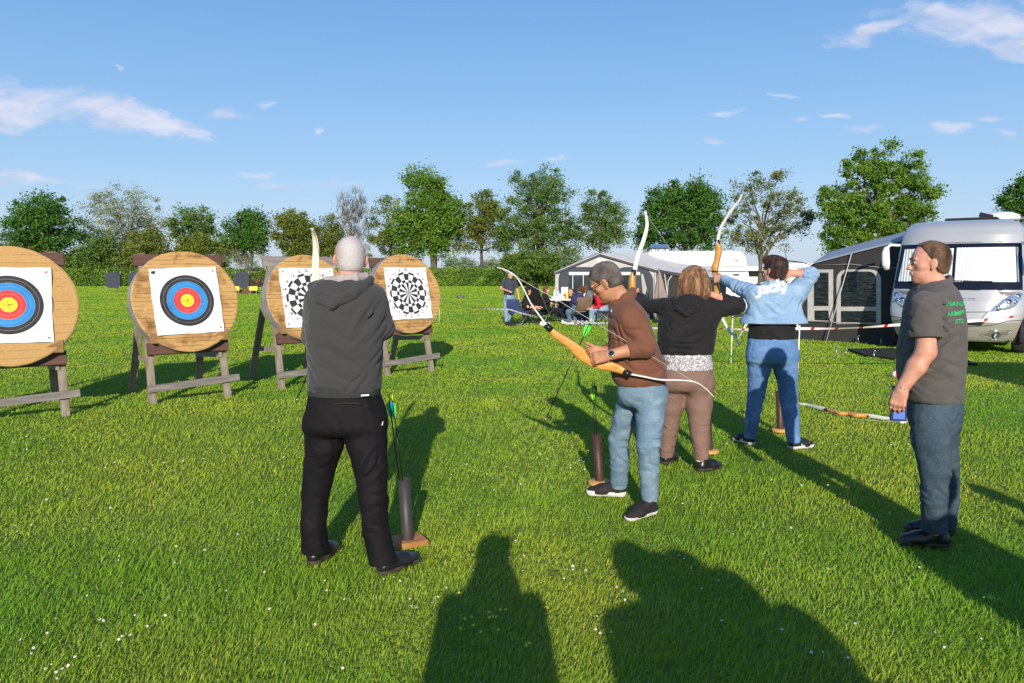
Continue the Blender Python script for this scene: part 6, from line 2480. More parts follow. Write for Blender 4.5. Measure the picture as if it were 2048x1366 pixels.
Lm = 6.6
mb = MB()
nu, zz_ = 40, sorted(set([p[0] for p in ZP] + list(np.arange(.3, 2.62, .07))))
out = []
for z in zz_:
    row_ = [MS(-1 + 2 * i / nu, z) for i in range(nu + 1)]
    hw = row_[-1].x
    back = Lm - max(0, z - 2.3) * .4
    top_in = 1.0
    row_ += [Vector((hw, y, z)) for y in (1.0, 1.15, 2.4, 4.6, back)]
    row_ += [Vector((-hw, y, z)) for y in (back, 4.6, 2.4, 1.15, 1.0)]
    out.append(row_)
nr = len(out[0])
vs = [p for r_ in out for p in r_]
fs, mi_ = [], []
for j in range(len(out) - 1):
    for i in range(nr):
        i2 = (i + 1) % nr
        fs.append((j * nr + i, j * nr + i2, (j + 1) * nr + i2, (j + 1) * nr + i))
fs.append(tuple(reversed(range(nr))))
fs.append(tuple((len(out) - 1) * nr + k for k in range(nr)))
mb.add(vs, fs, 0, True)
mb.build('body', m_silver, mh, world=False)


def patch(name, mat, pts_uz, off, mats=None, n=14, parent=mh):
    """panel on the shell from four corner (u,z) pairs: bl, br, tr, tl"""
    (a, b, c, d) = pts_uz
    mb = MB()
    mb.grid(lambda s, t: MS((a[0] * (1 - s) + b[0] * s) * (1 - t) + (d[0] * (1 - s) + c[0] * s) * t, (a[1] * (1 - s) + b[1] * s) * (1 - t) + (d[1] * (1 - s) + c[1] * s) * t, off), n, max(3, n // 2), 0, True)
    return mb.build(name, mat, parent, world=False)


def fan(name, mat, uz, off, parent=mh, world=False):
    """filled outline on the shell"""
    mb = MB()
    cu = sum(p[0] for p in uz) / len(uz)
    cz = sum(p[1] for p in uz) / len(uz)
    n = len(uz)
    vs, fs = [], []
    rings_ = [.0, .33, .66, 1.0]
    vs.append(MS(cu, cz, off))
    for k in rings_[1:]:
        vs += [MS(cu + (u - cu) * k, cz + (z - cz) * k, off * (1.0 if k < 1 else .25)) for u, z in uz]
    for i in range(n): fs.append((0, 1 + i, 1 + (i + 1) % n))
    for j in range(2):
        for i in range(n):
            i2 = (i + 1) % n
            fs.append((1 + j * n + i, 1 + (j + 1) * n + i, 1 + (j + 1) * n + i2, 1 + j * n + i2))
    mb.add(vs, fs, 0, True)
    return mb.build(name, mat, parent, world=False)


def seamline(pts, r=.008, name='panel_gap', mat=m_seam, off=.001):
    mb = MB()
    out = []
    for a, b in zip(pts, pts[1:]):
        for k in range(6):
            t = k / 6
            out.append(MS(a[0] * (1 - t) + b[0] * t, a[1] * (1 - t) + b[1] * t, off))
    out.append(MS(*pts[-1], off))
    mb.tube(out, [r] * len(out), 5)
    return mb.build(name, mat, mh, world=False)


ws = patch('windscreen', m_navygl, [(-.97, 1.27), (.97, 1.27), (.96, 2.17), (-.96, 2.17)], .012)
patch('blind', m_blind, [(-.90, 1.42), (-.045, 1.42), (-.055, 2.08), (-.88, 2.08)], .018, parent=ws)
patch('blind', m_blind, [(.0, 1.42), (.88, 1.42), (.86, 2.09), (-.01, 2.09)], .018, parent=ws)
patch('pillar_strip', m_steel, [(.895, 1.42), (.915, 1.42), (.90, 2.09), (.875, 2.09)], .020, parent=ws)
seamline([(-1, 1.26), (1, 1.26)], .007)
for (a, b, c) in (((.06, 1.30), (.55, 1.33), (.15, 1.44)), ((-.55, 1.30), (-.10, 1.34), (-.7, 1.42))):
    mb = MB()
    mb.tube([MS(*a, .03), MS(*a, .05), MS(*c, .045), MS(b[0], b[1] + .09, .04)], [.022, .014, .010, .006], 6)
    mb.tube([MS(c[0] - .28, c[1] - .0, .04), MS(b[0] + .0, b[1] + .10, .035)], [.010, .008], 6)
    mb.build('wiper', m_blackplastic, mh, world=False)
for sx in (-1, 1):
    # leaf shaped headlamp, reflector bowls inside, brown grey triangle above
    lamp = [(.985, 1.20), (.93, 1.235), (.82, 1.19), (.70, 1.09), (.60, .97), (.53, .86), (.57, .85), (.68, .87), (.80, .90), (.88, .97), (.95, 1.08)]
    lamp = [(u * sx, z) for u, z in (lamp if sx > 0 else reversed(lamp))]
    hl = fan('headlamp', m_lens, lamp, .022)
    for (u, z, rr) in ((.90, 1.15, .050), (.775, 1.04, .062), (.645, .925, .050), (.87, 1.04, .036)):
        mb = MB()
        c = MS(u * sx, z, .024)
        nn_ = Vector((u * .5 * sx, -1, .12)).normalized()
        mb.M = Matrix.Translation(c) @ nn_.to_track_quat('Z', 'Y').to_matrix().to_4x4()
        mb.lathe([(rr, -.01), (rr, .004), (rr * .82, .006), (rr * .80, -.002), (rr * .3, -.004)], n=20, mi=0)
        mb.lathe([(rr * .42, -.004), (rr * .40, .008), (rr * .2, .012)], n=14, mi=1)
        mb.build('reflector', [m_lamp, m_chrome], hl, world=False)
    tri = [(.93, 1.245), (.62, 1.245), (.70, 1.15), (.76, 1.15), (.84, 1.20)]
    fan('brown_panel', m_taupe, [(u * sx, z) for u, z in (tri if sx > 0 else reversed(tri))], .006)
    seamline([(sx * .50, .84), (sx * .42, .70), (sx * .36, .60)], .006)
    seamline([(sx * .53, .85), (sx * .2, .835), (0, .83)], .007)
    # bumper with fog lamp
    seamline([(sx * 1.0, .70), (sx * .80, .68), (sx * .62, .60), (sx * .30, .56), (0, .55)], .008)
    fog = [(.90, .50), (.60, .50), (.45, .40), (.66, .315), (.76, .33), (.88, .44)]
    fg = fan('fog_lamp', m_taupe, [(u * sx, z) for u, z in (fog if sx > 0 else reversed(fog))], .010)
    mb = MB()
    c = MS(.70 * sx, .42, .02)
    mb.M = Matrix.Translation(c) @ Vector((.3 * sx, -1, 0)).normalized().to_track_quat('Z', 'Y').to_matrix().to_4x4()
    mb.lathe([(.062, -.01), (.062, .008), (.050, .010), (.048, 0)], n=20, mi=0)
    mb.build('lamp_glass', m_lamp, fg, world=False)
    o_ = [MS(u * sx, z, .012) for u, z in fog + [fog[0]]]
    mb = MB()
    mb.tube(o_, [.007] * len(o_), 5)
    mb.build('trim', m_chrome, fg, world=False)
patch('bumper', m_champ, [(-.99, .33), (.99, .33), (1.0, .66), (-1.0, .66)], .004, n=30)
patch('grille', m_black, [(-.45, .585), (.45, .585), (.50, .655), (-.50, .655)], .010)
mb = MB()
text_into(mb, 'Exclusive Line', .075, Matrix.Translation(MS(.14, 1.10, .006)) @ Matrix.Rotation(math.radians(87), 4, 'X'), 0, shear=.35)
mb.build('lettering', m_steel, mh, world=False)
seamline([(.02, 1.065), (.42, 1.065)], .0025, 'trim_line', m_steel)
seamline([(-.96, 2.19), (.96, 2.19)], .006)
for sx in (-1, 1):
    mb = MB()
    hy = side_y(2.0)
    x0 = sx * 1.11
    mb.tube([(x0 - sx * .05, .42, 2.16), (x0 + sx * .10, .28, 2.17), (x0 + sx * .15, .16, 2.10)], [.03, .03, .028], 8)
    mb.tube([(x0 + sx * .15, .16, 2.12), (x0 + sx * .16, .13, 2.0), (x0 + sx * .15, .14, 1.78), (x0 + sx * .13, .16, 1.66)], [.05, .075, .08, .05], 12, flat=((0, 1, 0), .55))
    mb.build('wing_mirror', m_whiteg, mh, world=False)
# side: window, wheel arch and wheels, lower skirt (right hand side of the picture)
hw2 = 1.10
for sx in (-1, 1):
    mb = MB()
    mb.prism([(sx * 1.155, .62, 1.30), (sx * 1.155, 1.30, 1.30), (sx * 1.10, 1.28, 2.02), (sx * 1.10, .66, 2.02)], (sx * .012, 0, 0))
    sw_ = mb.build('cab_window', m_glass, mh, world=False)
    mb = MB()
    mb.prism([(sx * 1.168, .74, 1.40), (sx * 1.168, 1.22, 1.40), (sx * 1.118, 1.20, 1.95), (sx * 1.118, .76, 1.95)], (sx * .004, 0, 0))
    mb.build('curtain', m_cur if 'm_cur' in globals() else m_blind, sw_, world=False)
    for wy in (1.02, 4.9):
        mb = MB()
        ar = []
        for k in range(15):
            a = math.pi * k / 14
            ar.append((sx * 1.10, wy + .43 * math.cos(a), .34 + .43 * math.sin(a)))
        ar = [(sx * 1.10, wy + .43, .24)] + ar + [(sx * 1.10, wy - .43, .24)]
        mb.prism(ar, (sx * .075, 0, 0))
        mb.build('wheel_arch', m_black, mh, world=False)
        mb = MB()
        mb.M = Matrix.Translation((sx * 1.13, wy, .335)) @ Matrix.Rotation(math.pi / 2 * sx, 4, 'Y')
        mb.lathe([(.20, -.18), (.31, -.18), (.335, -.14), (.335, .02), (.31, .06), (.215, .06)], n=32)
        wh = mb.build('wheel', m_tyre, mh, world=False)
        mb = MB()
        mb.M = Matrix.Translation((sx * 1.13, wy, .335)) @ Matrix.Rotation(math.pi / 2 * sx, 4, 'Y')
        mb.lathe([(.215, .0), (.215, .062), (.19, .055), (.17, .02), (.06, .045), (.03, .05)], n=32)
        for k in range(6):
            a = k * math.pi / 3
            mb.box((.115 * math.cos(a), .115 * math.sin(a), .045), (.13, .045, .02), Matrix.Rotation(a, 3, 'Z'))
        mb.build('rim', m_chrome, wh, world=False)
    mb = MB()
    mb.box((sx * 1.09, 3.2, .36), (.10, 2.6, .24))
    mb.build('skirt', m_champ, mh, world=False)
    mb = MB()
    mb.prism([(sx * 1.168, .50, 1.22), (sx * 1.168, 1.60, 1.22), (sx * 1.168, 1.60, .86), (sx * 1.168, .62, .86)], (sx * .006, 0, 0))
    mb.build('side_panel', m_taupe, mh, world=False)
mb = MB()
mb.box((0, 3.3, .42), (1.9, 6.2, .30))
mb.build('underbody', m_black, mh, world=False)
mb = MB()
mb.box((.10, 1.5, 2.70), (.95, .62, .06))
o = mb.build('roof_hatch', m_black, mh, world=False, bevel=.02)
mb = MB()
mb.lathe([(.02, -.01), (.34, .0), (.36, .03), (.33, .10), (.2, .16), (.02, .18)], (.55, 2.3, 2.72), 28)
o = mb.build('satellite_dish', m_whiteg, mh, world=False)
mb = MB()
mb.box((.30, 2.0, 2.80), (.26, .10, .10), Matrix.Rotation(.3, 3, 'Y'))
mb.build('receiver', m_black, o, world=False, bevel=.01)
mb = MB()
mb.box((0, 4.6, 2.69), (1.5, 1.4, .05))
mb.build('solar_panel', m_glass, mh, world=False)

# cable hanging from the front
mb = MB()
p0 = VO + VE * -.62 + VB * -.15
mb.tube([p0 + Vector((-.25, 0, .80)), p0 + Vector((0, -.05, .70)), p0 + Vector((.12, -.05, .52)), p0 + Vector((.02, -.08, .25)), p0 + Vector((0, -.10, .02))], [.012] * 5, 6)
tag(mb.build('cable', m_black), 'black cable hanging down the left front corner of the motorhome', 'cable')

# ---- dark awning beside the motorhome ------------------------------------------------------------
m_awn = MAT('awning_anthracite', (.036, .034, .033), .85, (.030, .029, .028), 5, .002, 60)
m_awnroof = MAT('awning_roof_blue_grey', (.30, .33, .40), .7, (.26, .29, .35), 3, .004, 9)
m_awnfr = MAT('awning_window_edging', (.50, .49, .46), .8, (.40, .39, .37), 14, .003, 40)
m_cur = MAT('awning_curtain', (.42, .42, .41), .85, (.34, .34, .34), 12, .004, 24, stretch=(3, 3, .5))
m_film = MAT('clear_film', (.010, .013, .012), .10, (.035, .04, .04), 7, .02, 5, spec=.7, stretch=(1, 1, 3), lo=.5, hi=.7)
A0 = GR(1598, 679)
A1 = GR(1800, 692)
AD = (A1 - A0).normalized()
AN = Vector((AD.y, -AD.x, 0)).normalized()
if AN.y > 0: AN = -AN
LA = (A1 - A0).length
aw = empty('awning', A0.lerp(A1, .5), 'dark grey awning with clear windows attached to the side of the motorhome', 'awning')


def AP(s, z, off=0.0):
    """point on the awning front: s 0..1 along"""
    p = A0 + AD * (LA * s) + AN * off
    p.z = z
    return p


def solve(px, py, off=0.0):
    """photo pixel -> (s, z) on the awning front plane"""
    d = PX(px, py, 1.0) - Vector((0, 0, CAMH))
    o = Vector((0, 0, CAMH))
    n = AN
    t = ((A0 + AN * off) - o).dot(n) / d.dot(n)
    p = o + d * t
    return p


def awpoly(name, pix, off, mat, parent=aw, th=.012):
    mb = MB()
    mb.prism([solve(x, y, off) for x, y in pix], AN * -th)
    return mb.build(name, mat, parent)


def arc_pix(x0, x1, y0, y1, rc, n=5, corners='both'):
    """window outline with rounded top corners"""
    out = [(x0, y1)]
    if corners in ('both', 'left'):
        for k in range(n + 1):
            a = math.pi / 2 * k / n
            out.append((x0 + rc - rc * math.cos(a), y0 + rc - rc * math.sin(a)))
    else: out.append((x0, y0))
    if corners in ('both', 'right'):
        for k in range(n + 1):
            a = math.pi / 2 * k / n
            out.append((x1 - rc + rc * math.sin(a), y0 + rc - rc * math.cos(a)))
    else: out.append((x1, y0))
    out.append((x1, y1))
    return out


awpoly('front_panel', [(1598, 679), (1604, 560), (1632, 526), (1700, 507), (1760, 492), (1800, 483), (1803, 693)], 0, m_awn)
fr1 = awpoly('window_frame', arc_pix(1615, 1666, 539, 642, 22, corners='left'), .015, m_awnfr)
awpoly('window_pane', arc_pix(1628, 1657, 545, 612, 12, corners='left'), .022, m_film, fr1, .004)
awpoly('lower_pane', [(1629, 640), (1629, 621), (1657, 621), (1658, 641)], .022, m_film, fr1, .004)
fr2 = awpoly('window_frame', arc_pix(1673, 1762, 539, 648, 20), .015, m_awnfr)
awpoly('window_pane', arc_pix(1682, 1752, 543, 613, 14), .022, m_film, fr2, .004)
awpoly('lower_pane', [(1682, 644), (1682, 622), (1752, 622), (1752, 646)], .022, m_film, fr2, .004)
mb = MB()
mb.tube([solve(1610, 642, .03), solve(1680, 645, .03), solve(1765, 649, .03)], [.010] * 3, 5)
mb.tube([solve(1626, 531, .02), solve(1700, 528, .03), solve(1762, 535, .03), solve(1795, 536, .02)], [.006] * 4, 5)
mb.build('piping', m_awnfr, aw)
mb = MB()
ra = [solve(1628, 524, .05), solve(1670, 513, .05), solve(1720, 500, .05), solve(1760, 490, .05), solve(1802, 480, .05)]
rb = [p + VB * 2.9 + Vector((0, 0, .42)) for p in ra]
rb2 = [p + VB * 1.3 + Vector((0, 0, .26)) for p in ra]
n_ = len(ra)
mb.add(ra + rb2 + rb, [(i + j * n_, i + 1 + j * n_, n_ + i + 1 + j * n_, n_ + i + j * n_) for i in range(n_ - 1) for j in range(2)], 0, True)
lo_ = [p + Vector((0, 0, -.035)) for p in ra]
mb.add(ra + lo_, [(i, n_ + i, n_ + i + 1, i + 1) for i in range(n_ - 1)], 0, True)
lb_ = [p + Vector((0, 0, -.035)) for p in rb]
mb.add(lo_ + lb_, [(i + 1, i, n_ + i, n_ + i + 1) for i in range(n_ - 1)], 0, True)
mb.build('roof', m_awnroof, aw)
mb = MB()
sl_ = A0 + VB * 2.9
mb.prism([AP(0, 0), AP(0, 1.55), AP(.12, 1.80), AP(.12, 1.80) + VB * 2.9 + Vector((0, 0, .4)), AP(0, 1.5) + VB * 2.9, AP(0, 0) + VB * 2.9], AD * .02)
mb.build('side_panel', m_awn, aw)
for (a, b, lab) in (((1703, 508), (1652, 684), 'pale guy rope running from the dark awning roof to the grass on the left'), ((1594, 649), (1603, 678), 'short white pole at the left foot of the dark awning')):
    mb = MB()
    pa = solve(*a, .05)
    pb = GR(*b)
    mb.tube([pa, pb], [.012 if 'pole' not in lab else .022] * 2, 6)
    tag(mb.build('guy_rope' if 'pole' not in lab else 'tent_pole', m_awnfr if 'pole' not in lab else m_whiteg), lab, 'rope' if 'pole' not in lab else 'pole')
# black ground sheet before the motorhome
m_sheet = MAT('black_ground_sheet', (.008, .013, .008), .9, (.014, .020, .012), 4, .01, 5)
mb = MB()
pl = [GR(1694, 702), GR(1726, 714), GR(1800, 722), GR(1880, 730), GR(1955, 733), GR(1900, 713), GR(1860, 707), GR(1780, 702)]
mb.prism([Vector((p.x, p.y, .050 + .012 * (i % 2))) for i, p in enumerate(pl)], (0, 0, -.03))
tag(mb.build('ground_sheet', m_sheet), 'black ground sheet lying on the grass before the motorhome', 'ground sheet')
for i, (px, y0, y1) in enumerate(((1673, 694, 718), (1692, 699, 715), (1748, 702, 722), (1716, 672, 688), (1762, 678, 692))):
    g = GR(px, y1)
    mb = MB()
    tp_ = PX(px, y0, g.y)
    mb.tube([g, tp_], [.008, .008], 6)
    mb.tube([tp_, tp_ + Vector((.03, 0, .01)), tp_ + Vector((.035, 0, -.03))], [.008] * 3, 6)
    tag(mb.build('tent_peg', m_steel), ('tall steel peg left of the black ground sheet', 'steel peg at the left tip of the black ground sheet', 'steel peg at the front edge of the black ground sheet', 'steel peg at the foot of the wide awning window', 'steel peg between awning and motorhome')[i], 'tent peg', 'tent pegs round the dark awning')

# ================================================================ caravan with its pale awning
YC_ = 27.0
cv = empty('caravan', (PX(1395, 600, YC_).x, YC_ + 1.2, 0), 'white caravan with rounded front corners behind the pale awning', 'caravan')
def cvp(px, py, Y=YC_): return PX(px, py, Y)
x0, x1 = cvp(1288, 600).x, cvp(1497, 600).x
zt, zb = cvp(1400, 502).z, .20
mb = MB()
outl = []
W_ = x1 - x0
def corner(cx, cz, r_, a0, a1, n=7): return [(cx + r_ * math.cos(a0 + (a1 - a0) * k / n), cz + r_ * math.sin(a0 + (a1 - a0) * k / n)) for k in range(n + 1)]
outl += corner(x1 - .12, zb + .12, .12, -math.pi / 2, 0, 4)
outl += [(x1, zb + .9)]
outl += [(x1 + .04, zb + 1.1), (x1 - .02, zb + 1.4), (x1 - .10, zt - .38)]
outl += corner(x1 - .45, zt - .34, .34, .30, math.pi / 2, 6)
outl += corner(x0 + .35, zt - .35, .35, math.pi / 2, math.pi, 6)
outl += corner(x0 + .12, zb + .12, .12, math.pi, 1.5 * math.pi, 4)
mb.prism([(x, YC_, z) for x, z in outl], (0, 2.3, 0))
mb.build('body', m_whiteg, cv, bevel=.05)
def cvbox(name, pa, pb, mat, d=.03, parent=cv):
    a, b = cvp(*pa), cvp(*pb)
    mb = MB()
    mb.box(((a.x + b.x) / 2, YC_ - d / 2, (a.z + b.z) / 2), (abs(b.x - a.x), d, abs(b.z - a.z)))
    return mb.build(name, mat, parent, bevel=.006)
cvbox('trim_line', (1418, 531), (1487, 532.6), m_awnfr)
cvbox('handle', (1466, 548), (1478, 551), m_black)
cvbox('grab_rail', (1470, 594), (1496, 596), m_black)
cvbox('window', (1412, 560), (1452, 586), m_glass, .02)
mb = MB()
text_into(mb, 'TEC', .13, Matrix.Translation(cvp(1473, 521) + Vector((0, -.02, 0))) @ Matrix.Rotation(math.pi / 2, 4, 'X'), 0, offset=.002)
mb.build('lettering', MAT('grey_lettering', (.30, .30, .33), .5), cv)
cvbox('skirt', (1466, 627), (1492, 637), m_black, .04)
mb = MB()
for px in (1450,):
    c = cvp(px, 634)
    mb.M = Matrix.Translation((c.x, YC_ + .12, .30)) @ Matrix.Rotation(math.pi / 2, 4, 'X')
    mb.lathe([(.05, -.08), (.27, -.08), (.30, -.05), (.30, .05), (.27, .08), (.05, .08)], n=24)
mb.build('wheel', m_tyre, cv)
mb = MB()
a = cvp(1302, 500)
b = cvp(1344, 494)
mb.prism([(a.x, YC_ + .3, a.z + .05), (b.x, YC_ + .3, a.z + .05), (b.x + .1, YC_ + 1.4, a.z + .22), (a.x + .25, YC_ + 1.4, a.z + .22)], (0, 0, .04))
sp_ = mb.build('solar_panel', m_glass, cv)
mb = MB()
for px in (1310, 1325, 1338):
    c = cvp(px, 501)
    mb.box((c.x, YC_ + .35, zt + .03), (.10, .10, .08))
mb.build('mount', m_whiteg, sp_)
# far caravan
Yf = 62.0
fc = empty('far_caravan', (PX(1600, 530, Yf).x, Yf, 0), 'white caravan far off behind the raised elbow of the denim archer', 'caravan')
mb = MB()
p = PX(1600, 523, Yf)
mb.box((p.x, Yf + 1, 1.35), (3.6, 2.0, 2.0))
mb.build('body', m_whiteg, fc, bevel=.25)
mb = MB()
mb.box((p.x + .2, Yf - .02, 1.55), (1.8, .03, .5))
mb.build('window', m_glass, fc)
fc2 = empty('far_caravan', (PX(1520, 530, Yf).x, Yf + 4, 0), 'pale far caravan seen between the open trees trunk and the denim archer', 'caravan')
mb = MB()
p = PX(1512, 540, Yf + 4)
mb.box((p.x, Yf + 5, 1.25), (2.6, 2.0, 1.8))
mb.build('body', m_whiteg, fc2, bevel=.25)
mb = MB()
mb.box((p.x, Yf + 3.98, 1.5), (1.3, .03, .5))
mb.build('window', m_glass, fc2)

m_pa = MAT('pale_awning_cloth', (.50, .49, .48), .85, (.44, .43, .43), 5, .004, 12)
m_pr = MAT('pale_awning_roof', (.46, .46, .47), .8, (.42, .42, .43), 3, .006, 6)
m_pg = MAT('grey_blue_awning_panel', (.055, .065, .080), .85, (.045, .055, .068), 4, .004, 12)
m_ph = MAT('dark_grey_awning_edge', (.075, .075, .080), .8, (.06, .06, .065), 9)
YA_ = 26.0
pa_ = empty('awning', (PX(1210, 600, YA_).x, YA_, 0), 'pale grey gabled awning with blue grey panels in front of the white caravan', 'awning')
def ap(px, py, Y=YA_): return PX(px, py, Y)
def appoly(name, pix, Y, mat, parent=pa_, th=.03):
    mb = MB()
    mb.prism([PX(x, y, Y) for x, y in pix], (0, th, 0))
    return mb.build(name, mat, parent)
def z0px(Y): return 545 + 0  # unused
bot = 640
appoly('front_wall', [(1112, bot), (1110, 547), (1200, 511), (1311, 541), (1311, bot)], YA_, m_pa)
def arch(x0, x1, y0, y1, rx, ry, n=7):
    out = [(x0, y1)]
    for k in range(n + 1):
        a = math.pi / 2 * k / n
        out.append((x0 + rx - rx * math.cos(a), y0 + ry - ry * math.sin(a)))
    for k in range(n + 1):
        a = math.pi / 2 * k / n
        out.append((x1 - rx + rx * math.sin(a), y0 + ry - ry * math.cos(a)))
    out.append((x1, y1))
    return out
wl_ = appoly('wall_panel', arch(1117, 1218, 534, bot - 3, 24, 24), YA_ - .03, m_pg, th=.02)
appoly('window_pane', [(1138, 590), (1138, 549), (1212, 549), (1212, 590)], YA_ - .045, MAT('green_dark_window', (.030, .050, .042), .12, (.012, .022, .045), 5, stretch=(2, 1, .4), spec=.6), wl_, .01)
appoly('window_blind', [(1138, 550), (1138, 544), (1214, 544), (1214, 550)], YA_ - .06, m_whitepaint, wl_, .01)
for x in (1145, 1166, 1188):
    appoly('window_bar', [(x, 590), (x, 550), (x + 1.2, 550), (x + 1.2, 590)], YA_ - .062, m_whitepaint, wl_, .01)
wr_ = appoly('wall_panel', arch(1222, 1307, 534, bot - 3, 30, 30), YA_ - .03, m_pg, th=.02)
appoly('window_pane', [(1226, 600), (1226, 549), (1262, 549), (1262, 600)], YA_ - .045, m_glass, wr_, .01)
appoly('window_blind', [(1226, 550), (1226, 544), (1280, 544), (1280, 550)], YA_ - .06, m_whitepaint, wr_, .01)
appoly('door_opening', [(1284, bot - 2), (1284, 556), (1292, 549), (1301, 570), (1303, bot - 2)], YA_ - .045, m_black, wr_, .01)
appoly('curtain', [(1290, bot - 2), (1282, 548), (1286, 548), (1296, 585), (1300, bot - 2)], YA_ - .065, m_cur, wr_, .01)
appoly('gable_patch', [(1196, 516), (1208, 520), (1214, 519), (1204, 527), (1195, 525)], YA_ - .03, m_whitepaint, th=.01)
# roof planes
mb = MB()
pk, er, el_ = ap(1200, 507), ap(1314, 541), ap(1108, 546)
pkb, erb = PX(1416, 503, 28.6), PX(1436, 559, 25.6)
elb = el_ + Vector((.3, 2.8, .1))
pkb2 = pk + Vector((.2, 2.9, .1))
def quad_grid(a, b, c, d, n=8, sag=.05):
    mb.grid(lambda u, v: a.lerp(b, u).lerp(d.lerp(c, u), v) - Vector((0, 0, sag * math.sin(u * math.pi) * math.sin(v * math.pi))), n, n)
quad_grid(er, pkb - Vector((0, 0, 0)), pkb, pk, sag=.04)
mb.grid(lambda u, v: er.lerp(erb, u).lerp(pkb, v) - Vector((0, 0, .06 * math.sin(u * 3.14) * (1 - v))), 8, 8)
quad_grid(pk, pkb2, elb, el_, sag=.02)
mb.build('roof', m_pr, pa_)
for (a, b) in (((1108, 547), (1200, 509)), ((1200, 509), (1314, 542))):
    mb = MB()
    mb.bar(ap(*a, YA_ - .06), ap(*b, YA_ - .06), .06, .085, up=(0, 0, 1))
    mb.build('edge_band', m_ph, pa_)
    mb = MB()
    mb.tube([ap(a[0], a[1] - 2, YA_ - .08), ap(b[0], b[1] - 2, YA_ - .08)], [.018, .018], 6)
    mb.build('edge_pipe', m_pa, pa_)
for px in (1112, 1311):
    mb = MB()
    mb.tube([ap(px, 545, YA_ - .05), ap(px, bot, YA_ - .05)], [.03, .03], 8)
    mb.build('pole', m_pa, pa_)
# side wall below the right eave
mb = MB()
s0, s1 = er.copy(), erb.copy()
mb.add([s0, s1, Vector((s1.x, s1.y, 0)), Vector((s0.x, s0.y, 0))], [(3, 2, 1, 0)], 0, False)
sw = mb.build('side_wall', m_awn, pa_)
def on_side(px, py, off=.04):
    d = PX(px, py, 1.0) - Vector((0, 0, CAMH))
    o = Vector((0, 0, CAMH))
    t_ = (s1 - s0).cross(Vector((0, 0, 1))).normalized()
    if t_.y > 0: t_ = -t_
    t = ((s0 + t_ * off) - o).dot(t_) / d.dot(t_)
    return o + d * t
for pts in ([(1329, 548), (1334, 585), (1333, 612)], [(1345, 549), (1336, 562), (1335, 590)], [(1322, 547), (1375, 551), (1432, 561)]):
    mb = MB()
    mb.tube([on_side(*p) for p in pts], [.022] * 3, 6)
    mb.build('curtain_tie', m_pa, sw)
mb = MB()
mb.tube([on_side(1316, 543, .03), on_side(1370, 552, .05), on_side(1436, 560, .03)], [.05] * 3, 6, flat=((0, 0, 1), 1.4))
mb.build('eave_band', m_ph, pa_)
# folded parasol
gp = PX(1320, 560, 24.0)
ps = empty('folded_parasol', (gp.x, 24.0, 0), 'folded taupe parasol standing right of the pale awning gable', 'parasol')
m_tp = MAT('taupe_parasol_cloth', (.33, .255, .225), .85, (.24, .185, .165), 5, .01, 14, stretch=(3, 3, .4))
mb = MB()
n = 24
prof_ = [(540, 1), (552, 4), (570, 8), (590, 11), (605, 13), (612, 12)]
vs, fs = [], []
for j, (py, w) in enumerate(prof_):
    c = PX(1318 + (py - 540) * .06, py, 24.0)
    for k in range(n):
        a = 2 * math.pi * k / n
        q = w / 62.5 * (1 + .22 * math.sin(a * 6))
        vs.append(c + Vector((math.cos(a) * q, math.sin(a) * q, 0)))
for j in range(len(prof_) - 1):
    for k in range(n):
        k2 = (k + 1) % n
        fs.append((j * n + k, (j + 1) * n + k, (j + 1) * n + k2, j * n + k2))
mb.add(vs, fs, 0, True)
mb.build('canopy', m_tp, ps)
mb = MB()
mb.tube([(gp.x, 24, 0), PX(1318, 537, 24)], [.02, .018], 8)
mb.build('pole', m_steel, ps)
mb = MB()
mb.cyl((gp.x, 24, 0), .22, .08, 24)
mb.build('base', m_black, ps)

# ================================================================ barrier tape
def tape_mat():
    m, nt, b = nmat('red_white_tape')
    N, L = nt.nodes, nt.links
    at = N.new('ShaderNodeAttribute')
    at.attribute_name = 'run'
    fr = N.new('ShaderNodeMath')
    fr.operation = 'FRACT'
    L.new(at.outputs['Fac'], fr.inputs[0])
    lt = N.new('ShaderNodeMath')
    lt.operation = 'LESS_THAN'
    lt.inputs[1].default_value = .15
    L.new(fr.outputs[0], lt.inputs[0])
    x = N.new('ShaderNodeMix')
    x.data_type = 'RGBA'
    x.inputs[6].default_value = (.80, .74, .74, 1)
    x.inputs[7].default_value = (.55, .02, .03, 1)
    L.new(lt.outputs[0], x.inputs[0])
    L.new(x.outputs[2], b.inputs['Base Color'])
    b.inputs['Roughness'].default_value = .35
    return m


def make_tape(label, pts, w, per):
    P_ = [Vector(p) for p in pts]
    out = []
    for i in range(len(P_) - 1):
        for k in range(24):
            t = k / 24
            q = P_[i].lerp(P_[i + 1], t)
            q.z -= .10 * math.sin(t * math.pi) * (P_[i + 1] - P_[i]).length / 6
            out.append(q)
    out.append(P_[-1])
    V, run, s = [], [], 0
    for i, p in enumerate(out):
        t = (out[min(i + 1, len(out) - 1)] - out[max(0, i - 1)]).normalized()
        a = .5 + 1.1 * math.sin(i * .17)
        sd = t.cross(Vector((0, 0, 1))).normalized()
        up = Vector((0, 0, 1)) * math.cos(a * .6) + sd * math.sin(a * .6)
        if i: s += (p - out[i - 1]).length
        V += [p + up * w / 2, p - up * w / 2]
        run += [s / per, s / per + .04]
    Q = [(2 * i, 2 * i + 1, 2 * i + 3, 2 * i + 2) for i in range(len(out) - 1)]
    me = mesh_np(np.array([list(v) for v in V]), np.array(Q), True)
    at = me.attributes.new('run', 'FLOAT', 'POINT')
    at.data.foreach_set('value', np.array(run, dtype=np.float32))
    o = link('barrier_tape', me, m_tape)
    tag(o, label, 'barrier tape')
    return o


